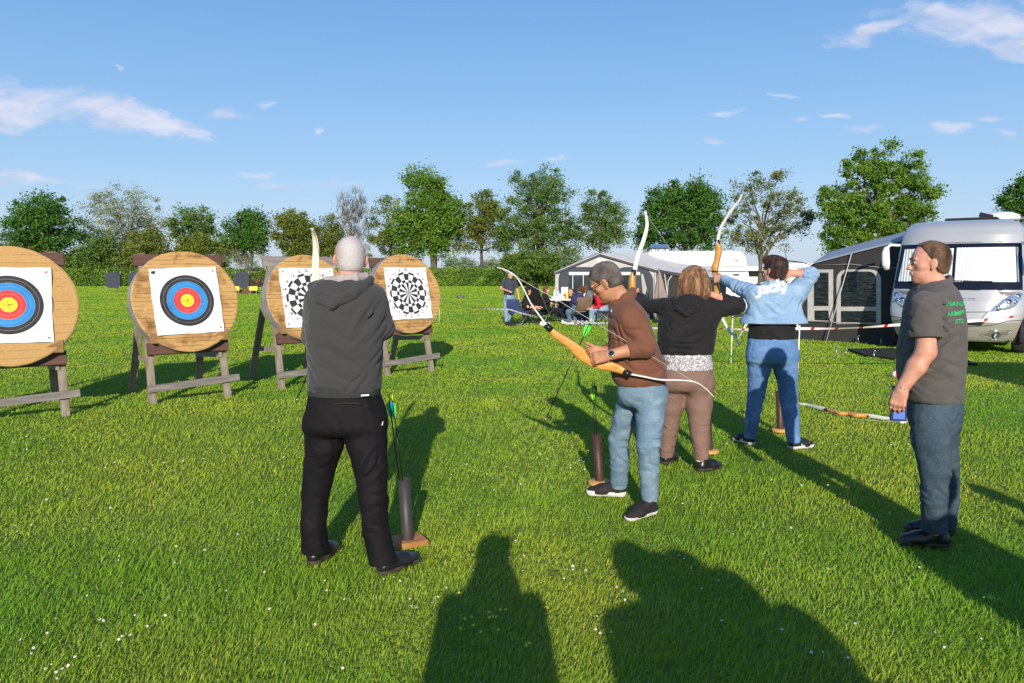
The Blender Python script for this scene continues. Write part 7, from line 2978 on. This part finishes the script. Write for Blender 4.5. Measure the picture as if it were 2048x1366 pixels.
m_tape = tape_mat()
tp = [PX(878, 597, 24), PX(1020, 619, 18.5), PX(1110, 634, 15.5), PX(1218, 646, 13), PX(1330, 657, 12), PX(1440, 657, 11.6), PX(1598, 657, 11.2), PX(1790, 650, 10.8), PX(2070, 628, 10.5)]
make_tape('red and white barrier tape strung across the field before the campers', tp, .038, .33)
for p, lab in ((tp[0], 'thin white stake right of the last target holding the tape end'), (tp[3], 'thin white stake hidden behind the brown jacket holding the tape'), (tp[6], 'thin white stake right of the denim archer holding the tape'), (PX(1464, 642, 13.0), 'thin white stake left of the denim archer')):
    st = empty('tape_stake', (p.x, p.y, 0), lab, 'stake', 'stakes along the barrier tape')
    mb = MB()
    mb.tube([(p.x, p.y, 0), (p.x + .01, p.y, p.z + .08)], [.011, .010], 7)
    mb.build('stake', m_whiteg, st)
    mb = MB()
    mb.tube([(p.x + .01, p.y, p.z + .05), (p.x + .01, p.y, p.z + .10)], [.017, .012], 7)
    mb.build('tip', m_steel, st)
# crossed white poles behind the tape
for (a, b, lab) in (((1498, 643), (1476, 676), 'white leaning rod beside the denim archer'), ((1500, 628), (1482, 662), 'second white leaning rod behind the tape')):
    mb = MB()
    pa = GR(*b) if b[1] > 670 else PX(b[0], b[1], 13.5)
    g_ = GR(b[0], 676)
    mb.tube([PX(a[0], a[1], g_.y), PX(b[0], 676 if b[1] > 670 else 668, g_.y)], [.012, .012], 6)
    tag(mb.build('rod', m_whiteg), lab, 'rod')
# low solar lamp / pump on the lawn left
g = GR(921, 596)
so = empty('robot_mower', (g.x, g.y, 0), 'small grey domed box on the lawn right of the last target', 'box')
mb = MB()
mb.lathe([(.24, .02), (.25, .07), (.22, .14), (.13, .19), (.02, .21)], (g.x, g.y, 0), 20)
mb.build('shell', MAT('grey_shell', (.14, .15, .16), .4, (.10, .11, .12), 9), so)
mb = MB()
mb.box((g.x - .2, g.y - .1, .07), (.16, .1, .08))
mb.build('wheel', m_black, so, bevel=.02)
# small red and white ball by the instructor
g = GR(1791, 756)
bl = empty('ball', (g.x, g.y, 0), 'small white and red ball in the grass left of the instructor', 'ball')
mb = MB()
mb.lathe([(.055 * math.sin(a), .055 - .055 * math.cos(a)) for a in (.05, .5, 1, 1.5, 2.0, 2.5, 3.1)], (g.x, g.y, 0), 18)
for i, f in enumerate(mb.f): mb.mi[i] = 1 if (i // 3) % 3 == 1 else 0
mb.build('shell', [m_whitepaint, m_tr], bl)
# ================================================================ the party at the table (23-25 m off)
m_metal = MAT('grey_chair_metal', (.22, .22, .23), .4, (.16, .16, .17), 9, metal=.6)
m_blackmesh = MAT('black_chair_mesh', (.014, .014, .015), .7, (.02, .02, .021), 12)
m_brownmesh = MAT('brown_chair_cloth', (.20, .13, .085), .8, (.16, .10, .065), 12)
m_bluecloth = MAT('blue_chair_cloth', (.045, .075, .20), .8, (.035, .06, .16), 9)
bg_skin = MAT('skin_far', (.62, .34, .24), .6, (.55, .27, .18), 22)
def cloth(n, c): return MAT(n, c, .85, tuple(x * .75 for x in c), 12, .003, 60)


def figure(label, Y, head, face, torso, arms, legs, cols, shoes, hair=True, hs=1.0, group='people round the camp table', long_hair=0.0, res=.013, short_sleeve=True, skinm=None):
    """small background figure. torso/arms/legs: lists of (px, py, dY, radius m)"""
    def W_(p): return PX(p[0], p[1], Y + p[2])
    allp = [W_(p) for p in torso] + [W_(p) for a in arms for p in a] + [W_(p) for l in legs for p in l]
    hc = PX(head[0], head[1], Y + (head[2] if len(head) > 2 else 0))
    base = Vector((allp[0].x, Y, 0))
    root = empty('person', base, label, 'person', group)
    allp += [hc + Vector((0, 0, .16)), hc + Vector((.12, .12, 0)), hc - Vector((.12, .12, 0))]
    lo, hi = bounds(allp, .16)
    lo[2] = min(lo[2], -.02)
    skm = skinm or bg_skin
    S = SDF(lo, hi, res)
    for a, b in zip(torso, torso[1:]): S.cap(W_(a), W_(b), a[3] * .85, b[3] * .85, k=.04)
    S.cap(W_(torso[-1]), hc, .055, .05, k=.03)
    add_head(S, hc, face, (0, 0, 1), hs, k=.02)
    for A in arms:
        for a, b in zip(A, A[1:]): S.cap(W_(a), W_(b), a[3] * .75, b[3] * .75, k=.02)
        e, w = W_(A[-2]), W_(A[-1])
        d = (w - e).normalized()
        S.cap(w, w + d * .08, .032, .028, k=.01, flat=((0, 0, 1), .6))
        l_ = d.orthogonal().normalized()
        for k in (-1.5, -.5, .5, 1.5): S.cap(w + d * .08 + l_ * k * .018, w + d * .16 + l_ * k * .022, .010, .008, k=.004)
        S.cap(w + d * .03, w + d * .07 + l_ * .05, .012, .010, k=.006)
    for Lg in legs:
        for a, b in zip(Lg, Lg[1:]): S.cap(W_(a), W_(b), a[3] * .8, b[3] * .8, k=.03)
    S.obj('body', skm, root)
    # top
    S = SDF(lo, hi, res)
    for a, b in zip(torso, torso[1:]): S.cap(W_(a), W_(b), a[3], b[3], k=.04)
    for A in arms:
        S.cap(W_(A[0]), W_(A[1]) if not short_sleeve else W_(A[0]).lerp(W_(A[1]), .75), A[0][3] * 1.1, A[1][3] * (1.15 if short_sleeve else 1.0), k=.04, cut=short_sleeve)
        if not short_sleeve: S.cap(W_(A[1]), W_(A[1]).lerp(W_(A[2]), .9), A[1][3], A[2][3], k=.02, cut=True)
    S.noise(.004, .12, 3)
    S.obj('top', cols[0], root)
    S = SDF(lo, hi, res)
    S.cap(W_(torso[0]) - Vector((0, 0, .03)), W_(torso[0]) + Vector((0, 0, .02)), torso[0][3] * 1.03, k=.03)
    for Lg in legs:
        for i, (a, b) in enumerate(zip(Lg, Lg[1:])): S.cap(W_(a), W_(b), a[3], b[3], k=.03, cut=(i == len(Lg) - 2))
    S.noise(.004, .10, 5)
    S.obj('trousers', cols[1], root)
    r3 = frame(face, (0, 0, 1))
    def P(x, y, z): return hc + (r3[0] * x + r3[1] * y + r3[2] * z) * hs
    def ex(S_, P__):
        if long_hair:
            S_.ell(P__(0, -.05, -.05 - long_hair * .4), (.085, .065, .07 + long_hair * .6), r3, k=.03)
    hair_cap(root, P, r3, hs, cols[2], thick=.014, nape=-.065 if not long_hair else -.10 - long_hair, front=.055, noise=.003, res=.010, extra=ex)
    for (px, py, dx, dy) in shoes:
        g_ = GR(px, py)
        y_ = min(g_.y, Y + 1.2)
        g_ = Vector((PX(px, py, y_).x, y_, 0))
        d = Vector((dx, dy, 0)).normalized()
        S = SDF(*bounds([g_, g_ + d * .27 + Vector((0, 0, .1))], .08), .011)
        S.cap(g_ + Vector((0, 0, .045)), g_ + d * .2 + Vector((0, 0, .035)), .045, .040, k=.01)
        S.cap(g_ + Vector((0, 0, .05)), g_ + Vector((0, 0, .10)), .04, .04, k=.02)
        S.plane((0, 0, .005), (0, 0, -1))
        S.obj('shoe', cols[3], root)
    return root


c_navy = cloth('navy_speckled_tee', (.045, .050, .075))
c_jl = cloth('pale_jeans', (.24, .36, .50))
c_blk = cloth('black_top', (.010, .010, .012))
c_purple = cloth('navy_purple_shirt', (.045, .035, .115))
c_white = cloth('white_tee', (.70, .70, .70))
c_red = cloth('red_jacket', (.60, .015, .025))
c_jm = cloth('mid_jeans', (.12, .19, .29))
c_darkbr = cloth('dark_brown_shirt', (.05, .03, .03))
s_white = cloth('white_shoes', (.65, .65, .65))
s_dark = cloth('dark_shoes', (.02, .02, .025))
h_dark = cloth('hair_far_dark', (.020, .012, .010))
h_brown = cloth('hair_far_brown', (.09, .045, .025))
h_chest = cloth('hair_far_chestnut', (.14, .06, .03))
h_grey = cloth('hair_far_grey', (.20, .18, .17))

figure('man standing in a navy tee and pale jeans left of the camp table', 22.9, (1021, 549, 0), (.25, -1, -.1),
       [(1018, 593, 0, .155), (1018, 578, 0, .165), (1018, 567, 0, .16), (1019, 560, 0, .09)],
       [[(1008, 563, 0, .060), (1002, 577, -.05, .048), (1016, 582, -.25, .036)], [(1030, 563, 0, .060), (1035, 580, .02, .048), (1038, 598, -.02, .036)]],
       [[(1013, 597, 0, .10), (1012, 622, .0, .075), (1013, 646, 0, .055)], [(1023, 597, 0, .10), (1021, 622, .03, .075), (1017, 646, .1, .055)]],
       [c_navy, c_jl, h_dark, s_dark], [(1013, 652, .6, -.5), (1017, 651, 1, -.3)])
figure('dark haired woman in black seated at the left end of the camp table', 23.4, (1056, 582, 0), (1, .3, 0),
       [(1054, 622, 0, .17), (1054, 606, 0, .16), (1055, 596, 0, .12)],
       [[(1050, 599, -.1, .055), (1056, 614, -.15, .048), (1072, 616, -.1, .035)], [(1060, 599, .12, .055), (1066, 613, .2, .048), (1078, 614, .2, .035)]],
       [[(1056, 626, -.08, .09), (1080, 628, -.05, .07), (1082, 648, 0, .05)], [(1058, 626, .1, .09), (1080, 627, .15, .07), (1084, 648, .15, .05)]],
       [c_blk, c_blk, h_dark, s_white], [(1082, 652, 1, 0), (1085, 650, 1, .1)], long_hair=.03)
figure('woman with long fair hair sunk in the black recliner chair at the table', 24.0, (1093, 580, 0), (1, .1, 0),
       [(1090, 618, 0, .17), (1089, 604, 0, .16), (1090, 594, 0, .12)],
       [[(1094, 598, -.15, .05), (1103, 607, -.22, .045), (1110, 609, -.1, .034)], [(1094, 598, .2, .05), (1103, 607, .25, .045), (1110, 606, .25, .034)]],
       [[(1096, 621, -.1, .09), (1120, 622, -.1, .07), (1130, 640, -.1, .05)], [(1096, 621, .1, .09), (1120, 620, .1, .07), (1124, 641, .1, .05)]],
       [c_blk, c_blk, h_chest, s_white], [(1128, 646, .6, -.5), (1125, 648, 1, -.2)], long_hair=.06)
figure('man with brown hair in a dark shirt facing us from behind the camp table', 25.2, (1141, 583, 0), (-.05, -1, -.15),
       [(1141, 625, 0, .17), (1141, 608, 0, .17), (1141, 599, 0, .13)],
       [[(1132, 602, 0, .055), (1130, 612, -.1, .046), (1136, 614, -.3, .035)], [(1150, 602, 0, .055), (1152, 612, -.1, .046), (1147, 614, -.3, .035)]],
       [[(1138, 625, -.1, .08), (1138, 627, -.5, .07), (1138, 642, -.5, .05)], [(1145, 625, -.1, .08), (1146, 627, -.5, .07), (1146, 642, -.5, .05)]],
       [c_darkbr, c_jm, h_brown, s_dark], [(1138, 645, 0, -1), (1146, 645, 0, -1)])
figure('person in a navy shirt seen from behind on the brown chair at the table', 22.9, (1161, 578, .1), (-.3, 1, 0),
       [(1154, 616, 0, .17), (1155, 602, .05, .18), (1158, 592, .1, .13)],
       [[(1147, 596, 0, .06), (1142, 608, .1, .05), (1140, 612, .3, .035)], [(1166, 596, .1, .06), (1168, 608, .2, .05), (1160, 612, .4, .035)]],
       [[(1152, 621, 0, .10), (1137, 624, .1, .085), (1140, 645, .2, .055)], [(1160, 621, .1, .10), (1146, 626, .3, .08), (1152, 648, .2, .05)]],
       [c_purple, c_jm, h_brown, s_white], [(1146, 650, -.6, .2), (1156, 649, -.2, .6)], short_sleeve=False)
figure('girl with a long chestnut ponytail and white tee between navy and red shirts', 23.6, (1171, 578, .1), (.2, 1, 0),
       [(1176, 616, 0, .15), (1174, 602, 0, .15), (1172, 592, .05, .11)],
       [[(1167, 596, 0, .05), (1164, 608, .1, .042), (1160, 612, .3, .033)], [(1180, 596, 0, .05), (1184, 608, 0, .042), (1182, 616, .1, .033)]],
       [[(1172, 621, 0, .09), (1164, 626, .3, .07), (1166, 645, .3, .05)], [(1180, 621, 0, .09), (1174, 626, .3, .07), (1174, 646, .3, .05)]],
       [c_white, c_jm, h_chest, s_white], [(1165, 650, 0, 1), (1173, 650, 0, 1)], long_hair=.16)
figure('person in a red jacket and pale jeans seated at the right table end', 22.6, (1196, 580, 0), (-1, .1, -.1),
       [(1208, 614, 0, .165), (1202, 602, 0, .18), (1196, 592, 0, .13)],
       [[(1196, 597, -.12, .062), (1198, 613, -.2, .052), (1184, 616, -.15, .038)], [(1194, 597, .15, .062), (1192, 610, .2, .052), (1180, 614, .2, .038)]],
       [[(1206, 619, -.08, .10), (1184, 620, -.1, .085), (1181, 643, -.1, .058)], [(1206, 619, .1, .10), (1186, 618, .1, .08), (1186, 642, .1, .055)]],
       [c_red, c_jl, h_grey, s_white], [(1180, 648, -1, 0), (1186, 646, -1, 0)], short_sleeve=False)


def chair(label, c, face, mat, back_h=.95, seat_h=.42, w=.50, recl=.12, fold=True):
    """camping chair: seat, backrest, tubular frame; c ground centre, face the way the sitter looks"""
    f = Vector((face[0], face[1], 0)).normalized()
    r_ = f.cross(Vector((0, 0, 1)))
    u = Vector((0, 0, 1))
    c = Vector(c)
    root = empty('camping_chair', c, label, 'chair', 'camping chairs round the table')
    P = lambda x, y, z: c + r_ * x + f * y + u * z
    mb = MB()
    mb.prism([P(-w / 2, -.20, seat_h), P(w / 2, -.20, seat_h), P(w / 2, .25, seat_h + .03), P(-w / 2, .25, seat_h + .03)], (0, 0, -.03))
    mb.build('seat', mat, root)
    mb = MB()
    a = [P(-w / 2, -.20, seat_h + .02), P(w / 2, -.20, seat_h + .02), P(w / 2 * .94, -.20 - recl, back_h * .75), P(w / 2 * .85, -.20 - recl * 1.4, back_h), P(-w / 2 * .85, -.20 - recl * 1.4, back_h), P(-w / 2 * .94, -.20 - recl, back_h * .75)]
    mb.prism(a, f * -.03)
    mb.build('backrest', mat, root)
    for sx in (-1, 1):
        mb = MB()
        mb.tube([P(sx * w / 2, .26, 0), P(sx * w / 2, -.15, seat_h), P(sx * w / 2, -.20 - recl, back_h * .8), P(sx * w / 2 * .9, -.22 - recl * 1.3, back_h)], [.014] * 4, 7)
        mb.tube([P(sx * w / 2, -.34, 0), P(sx * w / 2, .22, seat_h + .04)], [.014] * 2, 7)
        mb.build('leg_frame', m_metal, root)
        mb = MB()
        mb.tube([P(sx * (w / 2 + .02), -.26, seat_h + .24), P(sx * (w / 2 + .02), .18, seat_h + .24), P(sx * (w / 2 + .02), .2, seat_h + .05)], [.018, .018, .012], 7)
        mb.build('armrest', m_blackmesh, root)
    for y in (-.34, .26):
        mb = MB()
        mb.tube([P(-w / 2, y, .03), P(w / 2, y, .03)], [.012] * 2, 6)
        mb.build('cross_bar', m_metal, root)
    return root


def gy(px, Y): return (PX(px, 600, Y).x, Y, 0)
chair('high black recliner chair with its back towards us at the table', gy(1086, 23.9), (.75, .75), m_blackmesh, 1.22, .46, .58, .22)
chair('low brown and black camping chair under the woman in black', gy(1053, 23.5), (1, .25), m_brownmesh, .74, .40, .50)
chair('brown backed chair under the person in the navy shirt', gy(1162, 22.9), (-.25, 1), m_brownmesh, .86, .44, .48)
chair('grey framed chair under the person in the red jacket', gy(1210, 22.6), (-1, .1), m_blackmesh, .90, .44, .46)
chair('chair of the girl with the ponytail at the table', gy(1178, 23.5), (.1, 1), m_blackmesh, .80, .42, .46)
chair('chair behind the table holding the man in the dark shirt', gy(1141, 25.3), (0, -1), m_blackmesh, .90, .42, .48)
chair('empty blue folding chair whose back the standing man holds', gy(1038, 22.8), (.5, .85), m_bluecloth, .80, .40, .48)
# table
tx0, tx1 = PX(1104, 606, 24.2).x, PX(1150, 606, 24.2).x
tb = empty('camp_table', ((tx0 + tx1) / 2, 24.3, 0), 'white camping table loaded with bottles and cups', 'table')
mb = MB()
mb.box(((tx0 + tx1) / 2 + .25, 24.3, .73), (tx1 - tx0 + .7, .9, .035))
mb.build('table_top', m_whitepaint, tb, bevel=.01)
for sx in (-1, 1):
    for sy in (-1, 1):
        mb = MB()
        xx = (tx0 + tx1) / 2 + .25 + sx * (tx1 - tx0 + .5) / 2
        mb.tube([(xx, 24.3 + sy * .38, 0), (xx - sx * .06, 24.3 + sy * .34, .715)], [.018, .018], 8)
        mb.build('leg', m_metal, tb)
def bottle(label, px, h, rad, mat, capm, Y=24.1, name='bottle', grp='bottles on the camp table'):
    p = PX(px, 606, Y)
    root = empty(name, (p.x, Y, .7475), label, name, grp)
    mb = MB()
    mb.lathe([(rad * .9, 0), (rad, .01), (rad, h * .62), (rad * .42, h * .80), (rad * .36, h * .95)], (p.x, Y, .7475), 14)
    mb.build('glass', mat, root)
    mb = MB()
    mb.cyl((p.x, Y, .7475 + h * .94), rad * .42, h * .08, 10)
    mb.build('cap', capm, root)
m_clear = MAT('milky_plastic', (.62, .66, .70), .25, (.5, .55, .6), 9, spec=.6)
m_brb = MAT('brown_glass', (.06, .03, .02), .2)
m_yelb = MAT('yellow_bottle_plastic', (.75, .60, .10), .4)
bottle('tall bottle with a red cap at the left end of the table', 1109, .34, .045, m_clear, m_tr)
bottle('clear bottle in the middle of the table', 1117, .27, .042, m_clear, m_whitepaint)
bottle('short clear bottle right of the middle bottle', 1122, .22, .038, m_clear, m_tb)
bottle('yellow bottle before the man in the dark shirt', 1134, .30, .045, m_yelb, m_yelb)
for i, (px, lab) in enumerate(((1105, 'white cup at the left table end'), (1113, 'white cup between the bottles'), (1126, 'white cup beside the big white carton'))):
    p = PX(px, 606, 24.0)
    mb = MB()
    mb.lathe([(.030, 0), (.040, .09), (.036, .09), (.027, .01)], (p.x, 24.0, .7475), 12)
    o = mb.build('cup', m_whitepaint)
    tag(o, lab, 'cup', 'cups on the camp table')
p = PX(1129, 595, 24.4)
bx = empty('carton', (p.x, 24.4, .7475), 'white carton with a red emblem standing on the camp table', 'carton')
mb = MB()
mb.box((p.x, 24.4, .7475 + .19), (.22, .16, .38))
mb.build('box', m_whitepaint, bx, bevel=.01)
mb = MB()
c = Vector((p.x, 24.315, .7475 + .13))
mb.prism([c + Vector(q) for q in ((-.07, 0, -.02), (-.02, 0, -.03), (0, 0, -.08), (.02, 0, -.03), (.07, 0, -.02), (.03, 0, .02), (0, 0, .07), (-.03, 0, .02))], (0, .003, 0))
mb.build('emblem', m_tr, bx)
p = PX(1180, 600, 23.35)
bp = empty('backpack', (p.x, 23.3, .6), 'grey and black backpack hanging on the chair of the girl with the ponytail', 'backpack')
S = SDF((p.x - .25, 23.0, .55), (p.x + .3, 23.55, 1.15), .012)
S.loft([(.62, p.x, 23.28, .13, .09), (.80, p.x, 23.27, .15, .11), (.98, p.x, 23.28, .14, .09), (1.05, p.x, 23.29, .10, .06)], rnd=.03)
S.obj('bag', MAT('backpack_grey', (.16, .17, .19), .8, (.10, .11, .12), 9), bp)
mb = MB()
mb.tube([(p.x - .05, 23.30, 1.03), (p.x - .05, 23.34, 1.12), (p.x + .05, 23.34, 1.12), (p.x + .05, 23.30, 1.03)], [.01] * 4, 6)
mb.build('handle', m_black, bp)

# ================================================================ people behind the camera casting shadows into view, some added to fill the outline
def bystander(label, x, y, h, pose='stand', w=1.0, ht=.012):
    s = h / 1.75
    root = empty('person', (x, y, 0), label, 'person', 'people standing behind the camera')
    lo, hi = np.array([x - .55, y - .35, -.01]), np.array([x + .55, y + .5, h + .08])
    def V(a, b, c): return (x + a * s, y + b * s, c * s)
    def limb(S, k):
        for sx in (-1, 1):
            S.cap(V(sx * .10, 0, .88), V(sx * .11, .01, .48), .095 * k * w, .062 * k, k=.04)
            S.cap(V(sx * .11, .01, .48), V(sx * .12, -.01, .08), .062 * k, .048 * k, k=.03)
    def arms(S, k):
        for sx in (-1, 1):
            if pose == 'photo':
                S.cap(V(sx * .19, 0, 1.40), V(sx * .21, .08, 1.16), .062 * k, .052 * k, k=.03)
                S.cap(V(sx * .21, .08, 1.16), V(sx * .07, .22, 1.50), .046 * k, .032 * k, k=.02)
            else:
                S.cap(V(sx * .20, 0, 1.40), V(sx * .27, -.02, 1.12), .058 * k, .048 * k, k=.03)
                S.cap(V(sx * .27, -.02, 1.12), V(sx * .24, .10, .86), .046 * k, .032 * k, k=.02)
    S = SDF(lo, hi, .012)
    S.loft([(z * s, x, y, a * s * w, b * s) for z, a, b in ((.82, .15, .11), (.95, .165, .12), (1.10, .145, .11), (1.30, .18, .12), (1.42, .17, .10), (1.47, .08, .07))])
    limb(S, .85)
    arms(S, .85)
    S.cap(V(0, 0, 1.44), V(0, .01, 1.56), .058, .055, k=.03)
    add_head(S, V(0, .01, 1.635), (0, 1, -.1), (0, 0, 1), s)
    for sx in (-1, 1):
        if pose == 'photo': add_hand(S, V(sx * .07, .22, 1.50), (-sx * .2, .2, 1), (-sx, .3, 0), side=1 if sx > 0 else -1, curl=(40, 40, 30))
        else: add_hand(S, V(sx * .24, .10, .86), (0, .1, -1), (-sx, 0, 0), side=-1 if sx > 0 else 1, curl=(20, 25, 20))
    S.obj('body', bg_skin, root)
    S = SDF(lo, hi, .012)
    S.loft([(z * s, x, y, a * s * w, b * s) for z, a, b in ((.86, .185, .14), (.98, .19, .145), (1.12, .175, .135), (1.30, .205, .14), (1.42, .195, .12), (1.485, .09, .085))])
    arms(S, 1.2)
    S.noise(.003, .12, 3)
    S.obj('jacket', c_jm if pose == 'photo' else c_darkbr, root)
    S = SDF(lo, hi, .012)
    S.loft([(z * s, x, y, a * s * w, b * s) for z, a, b in ((.80, .16, .12), (.94, .178, .135))])
    limb(S, 1.05)
    S.obj('trousers', c_jm, root)
    P = lambda a, b, c: Vector(V(0, .01, 1.635)) + Vector((a, b, c)) * s
    hair_cap(root, P, frame((0, 1, 0), (0, 0, 1)), s, h_brown, res=.008, thick=ht)
    for sx in (-1, 1):
        S = SDF((x + sx * .12 * s - .08, y - .12, -.005), (x + sx * .12 * s + .08, y + .26, .14), .01)
        S.cap(V(sx * .12, -.03, .05), V(sx * .13, .16, .04), .045, .042, k=.02)
        S.cap(V(sx * .12, -.02, .05), V(sx * .12, -.01, .11), .045, .045, k=.02)
        S.plane((0, 0, .004), (0, 0, -1))
        S.obj('shoe', s_dark, root)
    return root


bystander('person taking the photograph with both hands raised, only the shadow falls in view', -.03, -.34, 1.72, 'photo', 1.05, ht=.030)
bystander('tallest person of the group beside the photographer, casting the wide shadow', .75, -.45, 1.70, w=1.4, ht=.05)
bystander('person in the middle of the group beside the photographer', 1.02, -.42, 1.64, w=1.4, ht=.05)
bystander('added unseen figure filling the shadow gap between the two tallest beside the photographer', .88, -.34, 1.60, w=1.4, ht=.05)  # added to close the gap in the shadow between its two neighbours
bystander('added unseen figure carrying the shadow of the group on to the right', 1.18, -.34, 1.50, w=1.6, ht=.07)  # added to carry the shadow mound on to the right
bystander('added unseen small figure tapering the right end of the group shadow', 1.37, -.36, 1.35, w=1.7, ht=.07)  # added to slope the right end of the shadow down
bystander('person standing behind the instructor outside the picture', 2.62, .62, 1.78, w=1.1)
bystander('tall person farther out to the right of the instructor', 3.55, .65, 1.78, w=1.0)
ph = empty('phone', (0, -.035, 1.60), 'black phone held up by the person taking the photograph', 'phone')
mb = MB()
mb.box((0.0, -.045, 1.60), (.155, .008, .075))
mb.build('case', m_blackplastic, ph)

# unseen caravan stand-in, added on the right to shade the ground before the motorhome
oc = empty('caravan', (8.35, 5.6, 0), 'unseen stand-in caravan added on the right to shade the ground', 'caravan')
mb = MB()
mb.box((8.35, 5.6, 1.32), (2.1, 3.4, 1.95))
mb.build('body', m_whiteg, oc, bevel=.28)
for y in (4.8, 6.3):
    mb = MB()
    mb.box((7.29, y, 1.55), (.03, .9, .5))
    mb.build('window', m_glass, oc, bevel=.01)
mb = MB()
mb.box((8.35, 5.6, .36), (1.9, 3.0, .12))
mb.build('chassis', m_black, oc)
for x in (7.45, 9.25):
    mb = MB()
    mb.M = Matrix.Translation((x, 5.6, .31)) @ Matrix.Rotation(math.pi / 2, 4, 'Y')
    mb.lathe([(.05, -.09), (.27, -.09), (.31, -.05), (.31, .05), (.27, .09), (.05, .09)], n=24)
    mb.build('wheel', m_tyre, oc)
